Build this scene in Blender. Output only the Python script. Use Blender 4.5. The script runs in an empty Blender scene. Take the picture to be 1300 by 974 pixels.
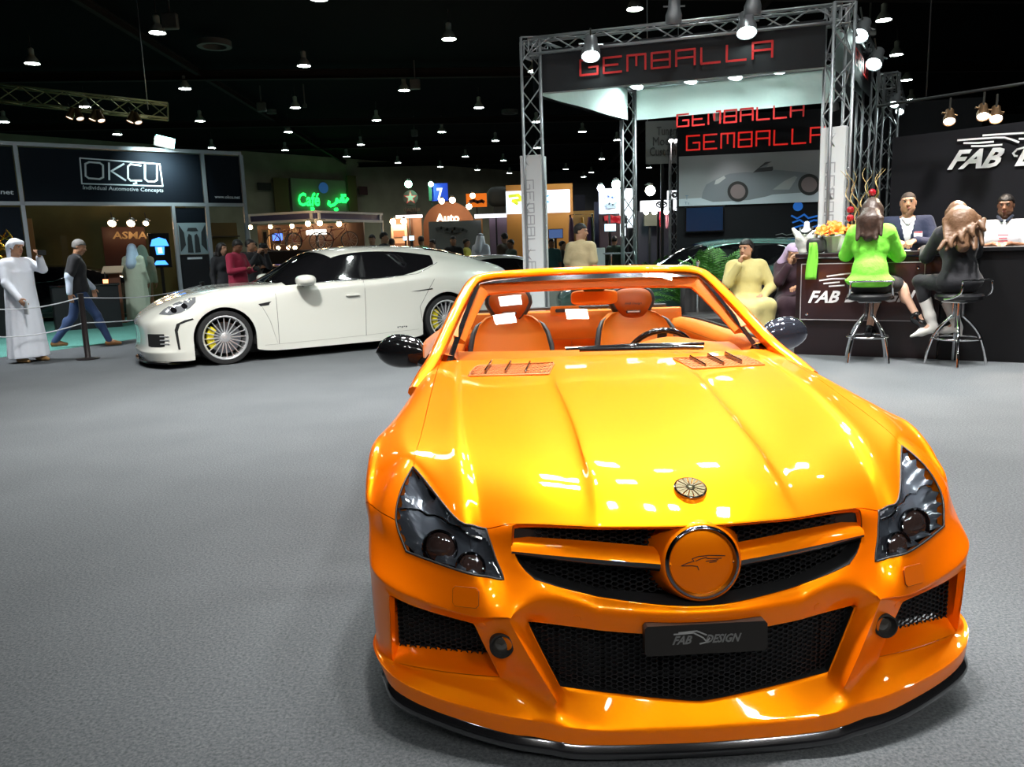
import bpy, math, random
import numpy as np
from mathutils import Vector, Matrix
from math import sin, cos, pi, radians as R
random.seed(7); rng=np.random.default_rng(7)
SC=bpy.context.scene; COL=SC.collection
# ---------------------------------------------------------------- camera numbers
FOC,PITCH,ROLL,CAMZ=998.38,0.167615,0.032209,1.42072
_f=np.array([0,cos(PITCH),-sin(PITCH)]); _u=np.array([0,sin(PITCH),cos(PITCH)]); _r=np.array([1.,0,0])
CR=cos(ROLL)*_r-sin(ROLL)*_u; CU=sin(ROLL)*_r+cos(ROLL)*_u; CF=_f
def ray(px,py): return (px-650)/FOC*CR+(487-py)/FOC*CU+CF
def gnd(px,py,z=0.0):
    d=ray(px,py); t=(z-CAMZ)/d[2]; return Vector((d[0]*t,d[1]*t,z))
def aty(px,py,Y):
    d=ray(px,py); t=Y/d[1]; return Vector((d[0]*t,Y,CAMZ+d[2]*t))
def pix(p):
    d=np.array(p)-np.array([0,0,CAMZ]); z=d@CF; return 650+FOC*(d@CR)/z,487-FOC*(d@CU)/z
# ---------------------------------------------------------------- objects
def tag(o,label=None,cat=None,group=None,kind=None):
    if label: o['label']=label
    if cat: o['category']=cat
    if group: o['group']=group
    if kind: o['kind']=kind
    return o
def empty(name,loc,rz=0,label=None,cat=None,group=None):
    o=bpy.data.objects.new(name,None); COL.objects.link(o); o.location=loc; o.rotation_euler=(0,0,rz)
    o.empty_display_size=.1
    return tag(o,label,cat,group)
def mk(name,V,F,m,parent=None,smooth=False,mi=None,ang=None,loc=None,rz=None):
    me=bpy.data.meshes.new(name)
    me.from_pydata([tuple(map(float,v)) for v in V],[],[tuple(int(i) for i in f) for f in F])
    for x in (m if isinstance(m,(list,tuple)) else [m]): me.materials.append(x)
    if mi is not None: me.polygons.foreach_set('material_index',list(mi))
    me.polygons.foreach_set('use_smooth',[bool(smooth)]*len(me.polygons))
    if smooth and ang: me.set_sharp_from_angle(angle=R(ang))
    me.validate(); me.update()
    o=bpy.data.objects.new(name,me); COL.objects.link(o)
    if parent is not None: o.parent=parent
    if loc is not None: o.location=loc
    if rz is not None: o.rotation_euler=(0,0,rz)
    return o
class MB:
    def __init__(s): s.V=[];s.F=[];s.M=[];s.sm=[]
    def add(s,V,F,m=0,sm=False,T=None):
        b=len(s.V)
        if T is not None: V=[T@Vector(v) for v in V]
        s.V+= [tuple(v) for v in V]; s.F+=[tuple(i+b for i in f) for f in F]; s.M+=[m]*len(F); s.sm+=[sm]*len(F); return s
    def box(s,c,d,m=0,bev=0,T=None,rot=None):
        x,y,z=d[0]/2,d[1]/2,d[2]/2; b=min(bev,x*.9,y*.9,z*.9)
        if b<=0:
            V=[(sx*x,sy*y,sz*z) for sx in(-1,1) for sy in(-1,1) for sz in(-1,1)]
            F=[(0,1,3,2),(4,6,7,5),(0,4,5,1),(2,3,7,6),(0,2,6,4),(1,5,7,3)]
        else:
            V=[];F=[];idx={}
            for sx in(-1,1):
                for sy in(-1,1):
                    for sz in(-1,1):
                        for a in range(3):
                            p=[sx*(x-b),sy*(y-b),sz*(z-b)]; p[a]=[sx*x,sy*y,sz*z][a]
                            idx[(sx,sy,sz,a)]=len(V); V.append(tuple(p))
            for a in range(3):
                u,w=(a+1)%3,(a+2)%3
                for sg in(-1,1):
                    q=[]
                    for (i,j) in((-1,-1),(1,-1),(1,1),(-1,1)):
                        k=[0,0,0];k[a]=sg;k[u]=i;k[w]=j;q.append(idx[(*k,a)])
                    F.append(tuple(q if sg>0 else q[::-1]))
                for i in(-1,1):
                    for j in(-1,1):
                        k0=[0,0,0];k1=[0,0,0];k0[a]=-1;k1[a]=1
                        for k in(k0,k1):k[u]=i;k[w]=j
                        q=(idx[(*k0,u)],idx[(*k1,u)],idx[(*k1,w)],idx[(*k0,w)])
                        F.append(q if i*j>0 else q[::-1])
            for sx in(-1,1):
                for sy in(-1,1):
                    for sz in(-1,1):
                        q=tuple(idx[(sx,sy,sz,a)] for a in range(3)); F.append(q if sx*sy*sz>0 else q[::-1])
        M=Matrix.Translation(Vector(c))
        if rot is not None: M=M@rot.to_4x4()
        if T is not None: M=T@M
        return s.add(V,F,m,False,M)
    def tube(s,pts,r,n=8,m=0,closed=False,caps=True,T=None):
        pts=[Vector(p) for p in pts]; k=len(pts); rs=r if isinstance(r,(list,tuple)) else [r]*k
        V=[];F=[];t0=None
        for i in range(k):
            a=pts[(i-1)%k] if (closed or i>0) else pts[i]; c=pts[(i+1)%k] if (closed or i<k-1) else pts[i]
            t=(c-a); t=t.normalized() if t.length>1e-9 else Vector((0,0,1))
            if t0 is None:
                h=Vector((0,0,1)) if abs(t.z)<.9 else Vector((1,0,0)); u=t.cross(h).normalized()
            else:
                u=(u-t*u.dot(t)); u=u.normalized() if u.length>1e-6 else t.orthogonal().normalized()
            t0=t; w=t.cross(u)
            for j in range(n):
                q=2*pi*j/n; V.append(pts[i]+(u*cos(q)+w*sin(q))*rs[i])
        for i in range(k if closed else k-1):
            for j in range(n):
                a=i*n+j;b=i*n+(j+1)%n;c=((i+1)%k)*n+(j+1)%n;d=((i+1)%k)*n+j
                F.append((a,d,c,b))
        if caps and not closed: F.append(tuple(range(n))); F.append(tuple(range((k-1)*n,k*n))[::-1])
        return s.add(V,F,m,True,T)
    def lathe(s,prof,n=24,m=0,T=None,arc=2*pi):
        # prof list of (r,z) round local z
        V=[];F=[];k=len(prof)
        for j in range(n):
            q=arc*j/n
            for (r,z) in prof: V.append((r*cos(q),r*sin(q),z))
        for j in range(n):
            for i in range(k-1):
                a=j*k+i;b=((j+1)%n)*k+i
                F.append((a,b,b+1,a+1))
        return s.add(V,F,m,True,T)
    def prism(s,poly,h0,h1,m=0,T=None,axis='z',sm=False):
        # poly 2D -> extruded along axis
        n=len(poly)
        def P(p,h):
            return {'z':(p[0],p[1],h),'y':(p[0],h,p[1]),'x':(h,p[0],p[1])}[axis]
        V=[P(p,h0) for p in poly]+[P(p,h1) for p in poly]
        F=[tuple(range(n)),tuple(range(n,2*n))[::-1]]+[(i,i+n,(i+1)%n+n,(i+1)%n) for i in range(n)]
        return s.add(V,F,m,sm,T)
    def grid(s,P,m=0,sm=True,closeu=False,closev=False,T=None,flip=False):
        nu=len(P);nv=len(P[0]);V=[p for r in P for p in r];F=[]
        for i in range(nu if closeu else nu-1):
            for j in range(nv if closev else nv-1):
                a=i*nv+j;b=((i+1)%nu)*nv+j;c=((i+1)%nu)*nv+(j+1)%nv;d=i*nv+(j+1)%nv
                F.append((a,b,c,d) if not flip else (a,d,c,b))
        return s.add(V,F,m,sm,T)
    def build(s,name,m,parent=None,ang=40,loc=None,rz=None,fix=True):
        me=bpy.data.meshes.new(name); me.from_pydata([tuple(v) for v in s.V],[],s.F)
        for x in (m if isinstance(m,(list,tuple)) else [m]): me.materials.append(x)
        me.polygons.foreach_set('material_index',s.M)
        me.polygons.foreach_set('use_smooth',[True]*len(s.F) if ang else s.sm)
        me.validate()
        if fix:
            import bmesh
            b=bmesh.new(); b.from_mesh(me); bmesh.ops.recalc_face_normals(b,faces=b.faces); b.to_mesh(me); b.free()
        if ang: me.set_sharp_from_angle(angle=R(ang))
        me.update()
        o=bpy.data.objects.new(name,me); COL.objects.link(o)
        if parent is not None: o.parent=parent
        if loc is not None: o.location=loc
        if rz is not None: o.rotation_euler=(0,0,rz)
        return o
def copy_tree(o,parent=None):
    c=o.copy(); COL.objects.link(c)
    if parent is not None: c.parent=parent
    for ch in list(KIDS.get(o.name,[])) if False else [x for x in o.children]: copy_tree(ch,c)
    return c
def frame(o,x,z):
    # matrix with local X along x, local Y = z cross x, local Z along z
    z=Vector(z).normalized(); x=Vector(x); x=(x-z*x.dot(z)).normalized(); y=z.cross(x)
    return Matrix(((x.x,y.x,z.x,o[0]),(x.y,y.y,z.y,o[1]),(x.z,y.z,z.z,o[2]),(0,0,0,1)))
def text_geo(s,size=1,depth=.004,shear=0,bold=0,space=1,sx=1,res=2):
    cu=bpy.data.curves.new('t','FONT'); cu.body=s; cu.size=size; cu.extrude=depth/2; cu.shear=shear; cu.offset=bold; cu.space_character=space
    cu.resolution_u=res; cu.align_x='CENTER'; cu.align_y='CENTER'
    o=bpy.data.objects.new('t',cu); COL.objects.link(o); dg=bpy.context.evaluated_depsgraph_get(); dg.update()
    me=bpy.data.meshes.new_from_object(o.evaluated_get(dg))
    V=[(v.co.x*sx,v.co.y,v.co.z) for v in me.vertices]; F=[tuple(p.vertices) for p in me.polygons]
    bpy.data.objects.remove(o); bpy.data.curves.remove(cu); bpy.data.meshes.remove(me)
    return V,F
def fit_text(s,w,h,**k):
    # text scaled to w x h, centred on origin in the XY plane
    V,F=text_geo(s,1,**k); a=np.array(V); lo=a.min(0);hi=a.max(0)
    a[:,0]=(a[:,0]-(lo[0]+hi[0])/2)*w/(hi[0]-lo[0]); a[:,1]=(a[:,1]-(lo[1]+hi[1])/2)*h/(hi[1]-lo[1])
    return [tuple(v) for v in a],F
# ---------------------------------------------------------------- materials
def mat(name,col,rough=.5,metal=0,coat=0,spec=.5,em=None,es=0,alpha=1,noise=None,bump=None,coatr=.03,sheen=0,trans=0,ior=1.45):
    m=bpy.data.materials.new(name); m.use_nodes=True; nt=m.node_tree; b=nt.nodes['Principled BSDF']
    c=(*col,1) if len(col)==3 else col
    b.inputs['Base Color'].default_value=c; b.inputs['Roughness'].default_value=rough; b.inputs['Metallic'].default_value=metal
    b.inputs['Coat Weight'].default_value=coat; b.inputs['Coat Roughness'].default_value=coatr; b.inputs['Specular IOR Level'].default_value=spec
    b.inputs['Sheen Weight'].default_value=sheen; b.inputs['Transmission Weight'].default_value=trans; b.inputs['IOR'].default_value=ior
    if em: b.inputs['Emission Color'].default_value=(*em,1); b.inputs['Emission Strength'].default_value=es
    if alpha<1: b.inputs['Alpha'].default_value=alpha
    if noise or bump:
        tc=nt.nodes.new('ShaderNodeTexCoord'); n=nt.nodes.new('ShaderNodeTexNoise')
        nt.links.new(tc.outputs['Object'],n.inputs['Vector'])
        n.inputs['Scale'].default_value=(noise or bump)[0]; n.inputs['Detail'].default_value=4
        if noise:
            r=nt.nodes.new('ShaderNodeValToRGB'); a=noise[1]
            r.color_ramp.elements[0].position=.35; r.color_ramp.elements[1].position=.65
            r.color_ramp.elements[0].color=(*[x*(1-a) for x in col[:3]],1); r.color_ramp.elements[1].color=(*[min(1,x*(1+a)) for x in col[:3]],1)
            nt.links.new(n.outputs['Fac'],r.inputs['Fac']); nt.links.new(r.outputs['Color'],b.inputs['Base Color'])
        if bump:
            bp=nt.nodes.new('ShaderNodeBump'); bp.inputs['Strength'].default_value=bump[1]; bp.inputs['Distance'].default_value=bump[2] if len(bump)>2 else .01
            if noise:
                n2=nt.nodes.new('ShaderNodeTexNoise'); n2.inputs['Scale'].default_value=bump[0]; nt.links.new(tc.outputs['Object'],n2.inputs['Vector'])
                nt.links.new(n2.outputs['Fac'],bp.inputs['Height'])
            else: nt.links.new(n.outputs['Fac'],bp.inputs['Height'])
            nt.links.new(bp.outputs['Normal'],b.inputs['Normal'])
    return m
def emit(name,col,s):
    m=bpy.data.materials.new(name); m.use_nodes=True; nt=m.node_tree; nt.nodes.remove(nt.nodes['Principled BSDF'])
    e=nt.nodes.new('ShaderNodeEmission'); e.inputs[0].default_value=(*col,1); e.inputs[1].default_value=s
    nt.links.new(e.outputs[0],nt.nodes['Material Output'].inputs[0]); return m
def glassy(name,tint=(1,1,1),refl=.08,rough=.0,ior=1.5):
    m=bpy.data.materials.new(name); m.use_nodes=True; nt=m.node_tree; nt.nodes.remove(nt.nodes['Principled BSDF'])
    t=nt.nodes.new('ShaderNodeBsdfTransparent'); t.inputs[0].default_value=(*tint,1)
    g=nt.nodes.new('ShaderNodeBsdfGlossy'); g.inputs['Roughness'].default_value=rough; g.inputs[0].default_value=(1,1,1,1)
    fr=nt.nodes.new('ShaderNodeFresnel'); fr.inputs[0].default_value=ior
    mx=nt.nodes.new('ShaderNodeMixShader'); nt.links.new(fr.outputs[0],mx.inputs[0]); nt.links.new(t.outputs[0],mx.inputs[1]); nt.links.new(g.outputs[0],mx.inputs[2])
    nt.links.new(mx.outputs[0],nt.nodes['Material Output'].inputs[0]); return m
def img_nodes(m): return m.node_tree.nodes,m.node_tree.links
M={}
def two_lobe(name,c1,c2,f=.5):
    # pearl paint: a deep diffuse pigment under a brighter metallic flake, with clear coat
    m=mat(name,c1,.5,0,.6,spec=.06); nt=m.node_tree; b=nt.nodes['Principled BSDF']; g=nt.nodes.new('ShaderNodeBsdfPrincipled'); g.inputs['Base Color'].default_value=(*c2,1); g.inputs['Metallic'].default_value=1; g.inputs['Roughness'].default_value=.40; g.inputs['Coat Weight'].default_value=.6; g.inputs['Coat Roughness'].default_value=.03
    x=nt.nodes.new('ShaderNodeMixShader'); x.inputs[0].default_value=f; nt.links.new(b.outputs[0],x.inputs[1]); nt.links.new(g.outputs[0],x.inputs[2]); nt.links.new(x.outputs[0],nt.nodes['Material Output'].inputs[0]); return m
M['orange']=two_lobe('orange_paint',(1.0,.16,0),(1.0,.32,0),.45)
M['orange_leather']=mat('orange_leather',(.72,.19,.010),.45,bump=(180,.15,.003))
M['orange_seatdk']=mat('orange_leather_quilt',(.55,.13,.01),.5)
M['black_leather']=mat('black_leather',(.035,.033,.035),.45)
M['blackgloss']=mat('gloss_black',(.008,.008,.009),.12,0,1.0)
M['chrome']=mat('chrome',(.75,.75,.76),.08,1)
M['dchrome']=mat('dark_chrome',(.25,.25,.27),.12,1)
M['blackplastic']=mat('black_plastic',(.012,.012,.013),.45)
M['black']=mat('matt_black',(.006,.006,.006),.8)
M['meshblk']=mat('black_mesh',(.009,.009,.010),.3,.1,spec=.4)
M['rubber']=mat('tyre_rubber',(.015,.015,.016),.6)
M['lens']=glassy('lamp_lens',(.93,.95,.97),ior=1.35)
M['glass']=glassy('windscreen_glass',(.93,.96,.95),ior=1.25)
M['platebl']=mat('plate_black',(.012,.010,.009),.4)
M['greytext']=mat('grey_lettering',(.24,.24,.24),.5)
M['whitep']=mat('white_lettering',(.85,.85,.86),.5)
M['bluechrome']=mat('mirror_shell',(.13,.14,.19),.08,.75,1)
# ================================================================ ORANGE CAR
CX0,CY0,CYAW=0.501315,1.983037,0.040215
car=empty('sports_car',(CX0,CY0,0),CYAW,'orange open-top sports car with wide arches, orange leather seats and a round grille badge','car')
def carxy(x,y,z):   # car -> world
    c,s=cos(CYAW),sin(CYAW); return Vector((CX0+c*x-s*y,CY0+s*x+c*y,z))
def cpix(px,py,ax,val): # point on the pixel ray where car coordinate ax == val
    d=ray(px,py); c,s=cos(CYAW),sin(CYAW)
    o=np.array([-CX0,-CY0,CAMZ]); Rm=np.array([[c,s,0],[-s,c,0],[0,0,1]]); o=Rm@o; d=Rm@d; t=(val-o[ax])/d[ax]
    return Vector(o+t*d)
ROWS=[
# tail -> front ; 11 columns each: centre .. outward .. down the side
('T3',[(0,4.52,.28),(.12,4.52,.28),(.27,4.52,.28),(.45,4.51,.28),(.58,4.49,.28),(.68,4.46,.28),(.77,4.42,.28),(.86,4.32,.28),(.92,4.2,.28),(.95,4.1,.27),(.93,3.9,.26)]),
('T2',[(0,4.56,.52),(.12,4.56,.52),(.27,4.56,.52),(.45,4.55,.52),(.58,4.53,.52),(.68,4.5,.52),(.77,4.45,.52),(.86,4.36,.52),(.93,4.2,.52),(.96,4.02,.45),(.93,3.8,.3)]),
('T1',[(0,4.54,.80),(.12,4.54,.80),(.27,4.54,.80),(.45,4.53,.80),(.58,4.5,.79),(.68,4.46,.78),(.76,4.4,.77),(.84,4.3,.75),(.92,4.15,.72),(.97,3.98,.62),(.95,3.75,.32)]),
('T0',[(0,4.45,.92),(.12,4.45,.92),(.27,4.44,.92),(.45,4.42,.92),(.58,4.38,.91),(.67,4.33,.90),(.74,4.25,.885),(.82,4.15,.85),(.91,4.02,.80),(.98,3.85,.72),(.96,3.68,.33)]),
('D2',[(0,4.1,.945),(.12,4.1,.945),(.27,4.1,.945),(.45,4.08,.945),(.58,4.05,.94),(.67,4.0,.93),(.745,3.95,.915),(.84,3.88,.88),(.93,3.75,.82),(1.0,3.65,.72),(.96,3.6,.33)]),
('D1',[(0,3.55,.955),(.12,3.55,.955),(.27,3.55,.955),(.45,3.55,.955),(.58,3.55,.95),(.67,3.5,.945),(.755,3.5,.93),(.85,3.5,.89),(.94,3.5,.82),(1.0,3.48,.71),(.96,3.5,.33)]),
('D0',[(0,3.08,.95),(.12,3.08,.95),(.27,3.08,.95),(.45,3.07,.95),(.58,3.05,.95),(.67,3.02,.95),(.765,3.1,.94),(.84,3.12,.90),(.91,3.14,.80),(.93,3.12,.50),(.90,3.08,.22)]),
('C2',[(0,2.95,.95),(.12,2.95,.95),(.27,2.95,.95),(.45,2.93,.95),(.58,2.9,.95),(.68,2.8,.95),(.77,2.75,.94),(.83,2.75,.91),(.87,2.75,.80),(.88,2.75,.5),(.86,2.75,.22)]),
('C1',[(0,2.2,.94),(.12,2.2,.94),(.27,2.2,.94),(.45,2.2,.94),(.58,2.2,.94),(.69,2.2,.94),(.775,2.2,.935),(.83,2.2,.90),(.87,2.2,.79),(.875,2.2,.5),(.86,2.2,.22)]),
('R0',[(0,1.52,.943),(.12,1.525,.943),(.27,1.54,.941),(.48,1.575,.936),(.66,1.61,.932),(.715,1.625,.93),(.765,1.63,.928),(.82,1.63,.90),(.865,1.63,.80),(.87,1.63,.5),(.86,1.63,.22)]),
('R1',[(0,1.2,.912),(.12,1.2,.912),(.272,1.2,.908),(.46,1.2,.902),(.655,1.2,.895),(.72,1.2,.89),(.775,1.2,.885),(.845,1.22,.86),(.905,1.28,.78),(.945,1.36,.55),(.92,1.4,.22)]),
('R2',[(0,.85,.868),(.12,.85,.868),(.27,.85,.864),(.44,.86,.860),(.645,.87,.855),(.72,.9,.845),(.785,.95,.842),(.862,.93,.825),(.937,.90,.78),(.99,.88,.73),(.965,.92,.335)]),
('R3',[(0,.5,.812),(.12,.5,.812),(.265,.5,.808),(.43,.52,.80),(.625,.55,.785),(.712,.6,.785),(.795,.72,.80),(.868,.74,.792),(.942,.74,.755),(.99,.74,.705),(.965,.88,.345)]),
('R4',[(0,.25,.757),(.12,.25,.757),(.26,.26,.75),(.44,.31,.738),(.602,.36,.715),(.698,.43,.725),(.808,.60,.770),(.875,.65,.762),(.945,.66,.725),(.988,.67,.67),(.965,.86,.34)]),
('R5',[(0,.12,.708),(.12,.125,.708),(.258,.15,.702),(.472,.235,.690),(.590,.275,.665),(.690,.345,.685),(.812,.565,.755),(.878,.61,.742),(.946,.625,.705),(.987,.63,.65),(.965,.84,.335)]),
('H', [(0,.05,.668),(.11,.055,.668),(.26,.085,.664),(.495,.185,.650),(.583,.222,.624),(.680,.280,.645),(.814,.545,.747),(.880,.58,.725),(.946,.60,.685),(.986,.61,.635),(.965,.82,.33)]),
('H2',[(0,.05,.63),(.11,.055,.63),(.26,.085,.63),(.507,.176,.625),(.570,.200,.590),(.674,.245,.618),(.847,.450,.702),(.895,.52,.69),(.948,.56,.66),(.983,.58,.62),(.965,.80,.33)]),
('I', [(0,.05,.57),(.11,.055,.57),(.26,.09,.57),(.503,.165,.572),(.556,.172,.550),(.666,.200,.575),(.866,.365,.615),(.915,.43,.622),(.950,.50,.622),(.978,.56,.60),(.965,.78,.33)]),
('J', [(0,.018,.455),(.11,.03,.457),(.27,.078,.466),(.452,.118,.508),(.537,.146,.502),(.650,.150,.530),(.826,.292,.545),(.900,.37,.552),(.944,.45,.56),(.966,.54,.55),(.965,.76,.33)]),
('K', [(0,.004,.43),(.11,.012,.43),(.27,.052,.435),(.430,.092,.456),(.523,.078,.415),(.640,.118,.412),(.800,.200,.438),(.905,.285,.465),(.950,.39,.49),(.962,.52,.49),(.965,.74,.33)]),
('L', [(0,.022,.368),(.11,.026,.369),(.27,.056,.375),(.474,.125,.381),(.522,.088,.392),(.628,.150,.370),(.790,.205,.400),(.874,.245,.425),(.943,.37,.42),(.958,.51,.42),(.965,.72,.33)]),
('Mm',[(0,.035,.26),(.11,.038,.26),(.26,.064,.27),(.431,.112,.285),(.462,.052,.285),(.596,.148,.290),(.75,.205,.290),(.880,.262,.300),(.943,.37,.31),(.955,.51,.31),(.965,.70,.33)]),
('N', [(0,.042,.158),(.11,.049,.168),(.25,.070,.181),(.388,.097,.193),(.403,.026,.185),(.559,.139,.207),(.72,.20,.198),(.880,.28,.195),(.940,.37,.215),(.950,.50,.215),(.965,.68,.33)]),
('O', [(0,.002,.100),(.11,.003,.101),(.25,.006,.106),(.36,.010,.117),(.420,.018,.130),(.56,.055,.140),(.72,.120,.155),(.870,.215,.178),(.945,.34,.205),(.955,.48,.20),(.960,.64,.2)]),
('P', [(0,.000,.056),(.11,.001,.057),(.25,.004,.06),(.36,.008,.066),(.420,.018,.075),(.56,.055,.085),(.72,.125,.105),(.865,.215,.13),(.915,.32,.155),(.925,.48,.155),(.93,.62,.155)]),
]
NC=11; rn=[r[0] for r in ROWS]; RI={n:i for i,n in enumerate(rn)}
def cage_part(i,j):
    r=rn[i]; # face between row i and i+1, col j and j+1
    a=i
    if a<RI['D0']: return 'rear_body'
    if a<RI['R0']:
        return None if j<6 else 'door_panel'
    if a<RI['H']:
        return 'hood' if j<6 else ('front_fender')
    if a<RI['J']:
        if j<3: return 'OPEN_grille'
        if 4<=j<6: return 'LAMP'
        if j==3: return 'bumper'
        return 'front_fender' if a<RI['I'] else 'bumper'
    if RI['L']<=a<RI['N']:
        if j<3: return 'OPEN_low'
        if 5<=j<7: return 'OPEN_side'
    return 'bumper'
PID=['rear_body','door_panel','hood','front_fender','bumper','OPEN_grille','OPEN_low','OPEN_side','LAMP']
CPOS=[0,1,2,2.35,3,4,4.45,5,6,7,8,9,10]
def expand():
    out=[]
    for n,r in ROWS:
        r=[np.array(p,float) for p in r]; i=RI[n]; onh=RI['R0']<=i<RI['R5']; k={'R0':.25,'R1':.7,'R2':1,'R3':1,'R4':1}.get(n,0)
        if RI['R0']<=i<=RI['R5']:
            kk=k if n!='R5' else .35
            r[2][2]+=.009*kk; r[1][2]+=.010*kk; r[0][2]+=.010*kk; r[5][2]+=.006*kk; r[4][2]-=.003*kk
            c=r[2]+(r[3]-r[2])*.22; c[2]-=.010*kk
            d=r[4]+(r[5]-r[4])*.45; d[2]+=.008*kk
        else:
            kk=0; c=r[2]+(r[3]-r[2])*.22; d=r[4]+(r[5]-r[4])*.45
        out.append(r[:3]+[c]+r[3:5]+[d]+r[5:])
    return out
XR=expand(); NX=len(CPOS)
def subdiv_cage():
    nr=len(ROWS); V=[];vid={}
    def gid(i,j,s):
        k=(i,j,0 if j==0 else s)
        if k not in vid:
            x,y,z=XR[i][j]; vid[k]=len(V); V.append((s*x if j else 0,y,z))
        return vid[k]
    F=[];P=[];CE={};CV={}
    for s in(1,-1):
        for i in range(nr-1):
            for j in range(NX-1):
                p=cage_part(i,CPOS[j])
                if p is None: continue
                q=[gid(i,j,s),gid(i+1,j,s),gid(i+1,j+1,s),gid(i,j+1,s)]
                if s<0:q=q[::-1]
                F.append(tuple(q));P.append(PID.index(p))
        J=lambda c: CPOS.index(c)
        def row(r,c0,c1,w):
            for j in range(J(c0),J(c1)): CE[frozenset((gid(RI[r],j,s),gid(RI[r],j+1,s)))]=w
        def col(c,r0,r1,w):
            for i in range(RI[r0],RI[r1]): CE[frozenset((gid(i,J(c),s),gid(i+1,J(c),s)))]=w
        row('K',4,8,.9); col(4,'K','N',1); col(4,'J','K',.4); row('O',0,9,.85); col(0,'N','P',.4)
        col(2,'R1','R4',.45); col(4,'R0','H',.5); row('H',0,3,.9); row('J',0,3,.85); col(3,'H','J',.8)
        row('L',0,3,1); row('N',0,3,1); col(3,'L','N',1); row('L',5,7,1); row('N',5,7,1); col(5,'L','N',1); col(7,'L','N',1)
        col(8,'R2','I',.4)
        for r,c,w in (('L',3,1),('N',3,1),('L',5,1),('N',5,1),('L',7,.7),('N',7,.7),('N',4,.9),('K',4,.8),('H',3,.35),('J',3,.1)): CV[gid(RI[r],J(c),s)]=w
    me=bpy.data.meshes.new('cage'); me.from_pydata(V,[],F)
    for k in range(len(PID)): me.materials.append(None)
    me.polygons.foreach_set('material_index',P)
    at=me.attributes.new('crease_edge','FLOAT','EDGE')
    for e in me.edges:
        w=CE.get(frozenset(e.vertices))
        if w: at.data[e.index].value=w
    av=me.attributes.new('crease_vert','FLOAT','POINT')
    for k,w in CV.items(): av.data[k].value=w
    o=bpy.data.objects.new('cage',me); COL.objects.link(o)
    md=o.modifiers.new('s','SUBSURF'); md.render_levels=3; md.levels=2; md.boundary_smooth='PRESERVE_CORNERS'
    T0=np.array(V); Pc=T0.copy(); n0=len(V)
    lock=np.zeros(n0,bool)
    for (i,j,s_),k in vid.items():
        if CPOS[j]==10: lock[k]=True
    def ev():
        dg=bpy.context.evaluated_depsgraph_get(); dg.update(); m=bpy.data.meshes.new_from_object(o.evaluated_get(dg)); return m
    for it in range(3):
        m=ev(); B=np.empty(len(m.vertices)*3); m.vertices.foreach_get('co',B); B=B.reshape(-1,3)[:n0]; bpy.data.meshes.remove(m)
        d=(T0-B); d[lock]=0
        if it==0: print('cage dev',np.abs(d).max(0),np.linalg.norm(d,axis=1).mean())
        ln=np.linalg.norm(d,axis=1,keepdims=True); d*=np.minimum(1,.03/np.maximum(ln,1e-9))
        Pc=Pc+d*.75; me.vertices.foreach_set('co',Pc.ravel()); me.update()
    print('cage dev end',np.linalg.norm(T0-B,axis=1).mean())
    md.levels=3; ev=ev()
    n=len(ev.vertices); A=np.empty(n*3); ev.vertices.foreach_get('co',A); A=A.reshape(-1,3)
    Fs=[tuple(p.vertices) for p in ev.polygons]; mi=np.array([p.material_index for p in ev.polygons])
    bpy.data.objects.remove(o)
    return A,Fs,mi
A,FS,MI=subdiv_cage()
FS=np.array(FS)
# wheel arches
WF,WR=(.925,.338),(3.60,.345)
for (wy,wz),rr in ((WF,.383),(WR,.392)):
    cen=A[FS].mean(1); d=np.hypot(cen[:,1]-wy,cen[:,2]-wz)
    kill=(d<rr)&(np.abs(cen[:,0])>.8)
    # also the stuff below the arch
    kill|=(np.abs(cen[:,1]-wy)<rr*.985)&(cen[:,2]<wz)&(np.abs(cen[:,0])>.8)
    keep=~kill; kv=np.unique(FS[kill]); bv=np.intersect1d(kv,np.unique(FS[keep]))
    for v in bv:
        y,z=A[v,1]-wy,A[v,2]-wz; q=math.hypot(y,z)
        if z>-.02:
            A[v,1]=wy+y/q*rr; A[v,2]=wz+z/q*rr
        else: A[v,1]=wy+math.copysign(rr,y)
    FS=FS[keep]; MI=MI[keep]
# vertex normals of the whole skin
fn=np.cross(A[FS[:,2]]-A[FS[:,0]],A[FS[:,3]]-A[FS[:,1]])
VN=np.zeros_like(A)
for k in range(4): np.add.at(VN,FS[:,k],fn)
VN/=np.maximum(np.linalg.norm(VN,axis=1,keepdims=True),1e-12)
def orient():
    # outward check: the hood must point up
    s=VN[(A[:,1]<1.2)&(A[:,1]>.5)&(np.abs(A[:,0])<.4)&(A[:,2]>.75)][:,2].mean(); return s>0
if not orient(): FS=FS[:,::-1]; VN=-VN
def submesh(part,gap=.0016,depth=.02,side=0):
    f=FS[MI==PID.index(part)]
    if side: f=f[A[f].mean(1)[:,0]*side>0]
    u,inv=np.unique(f,return_inverse=True); inv=inv.reshape(f.shape); P=A[u].copy(); N=VN[u]
    ed={}
    for q in inv:
        for k in range(4):
            e=(q[k],q[(k+1)%4]); ed[e]=1
    bd=[e for e in ed if (e[1],e[0]) not in ed]
    bset=set(i for e in bd for i in e)
    cen=P[inv].mean(1); acc={i:np.zeros(3) for i in bset}
    for q,c in zip(inv,cen):
        for k in q:
            if k in acc: acc[k]+=c-P[k]
    for i in bset:
        d=acc[i]; l=np.linalg.norm(d)
        if l>0: P[i]=P[i]+d/l*gap
    V=list(map(tuple,P)); F=[tuple(q) for q in inv]; nn=[N[i] for i in range(len(P))]
    m={}
    for i in bset: m[i]=len(V); V.append(tuple(P[i]-N[i]*depth)); nn.append(N[i])
    for a,b in bd: F.append((b,a,m[a],m[b]))
    return V,F,nn,len(inv),bd,P,N
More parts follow.
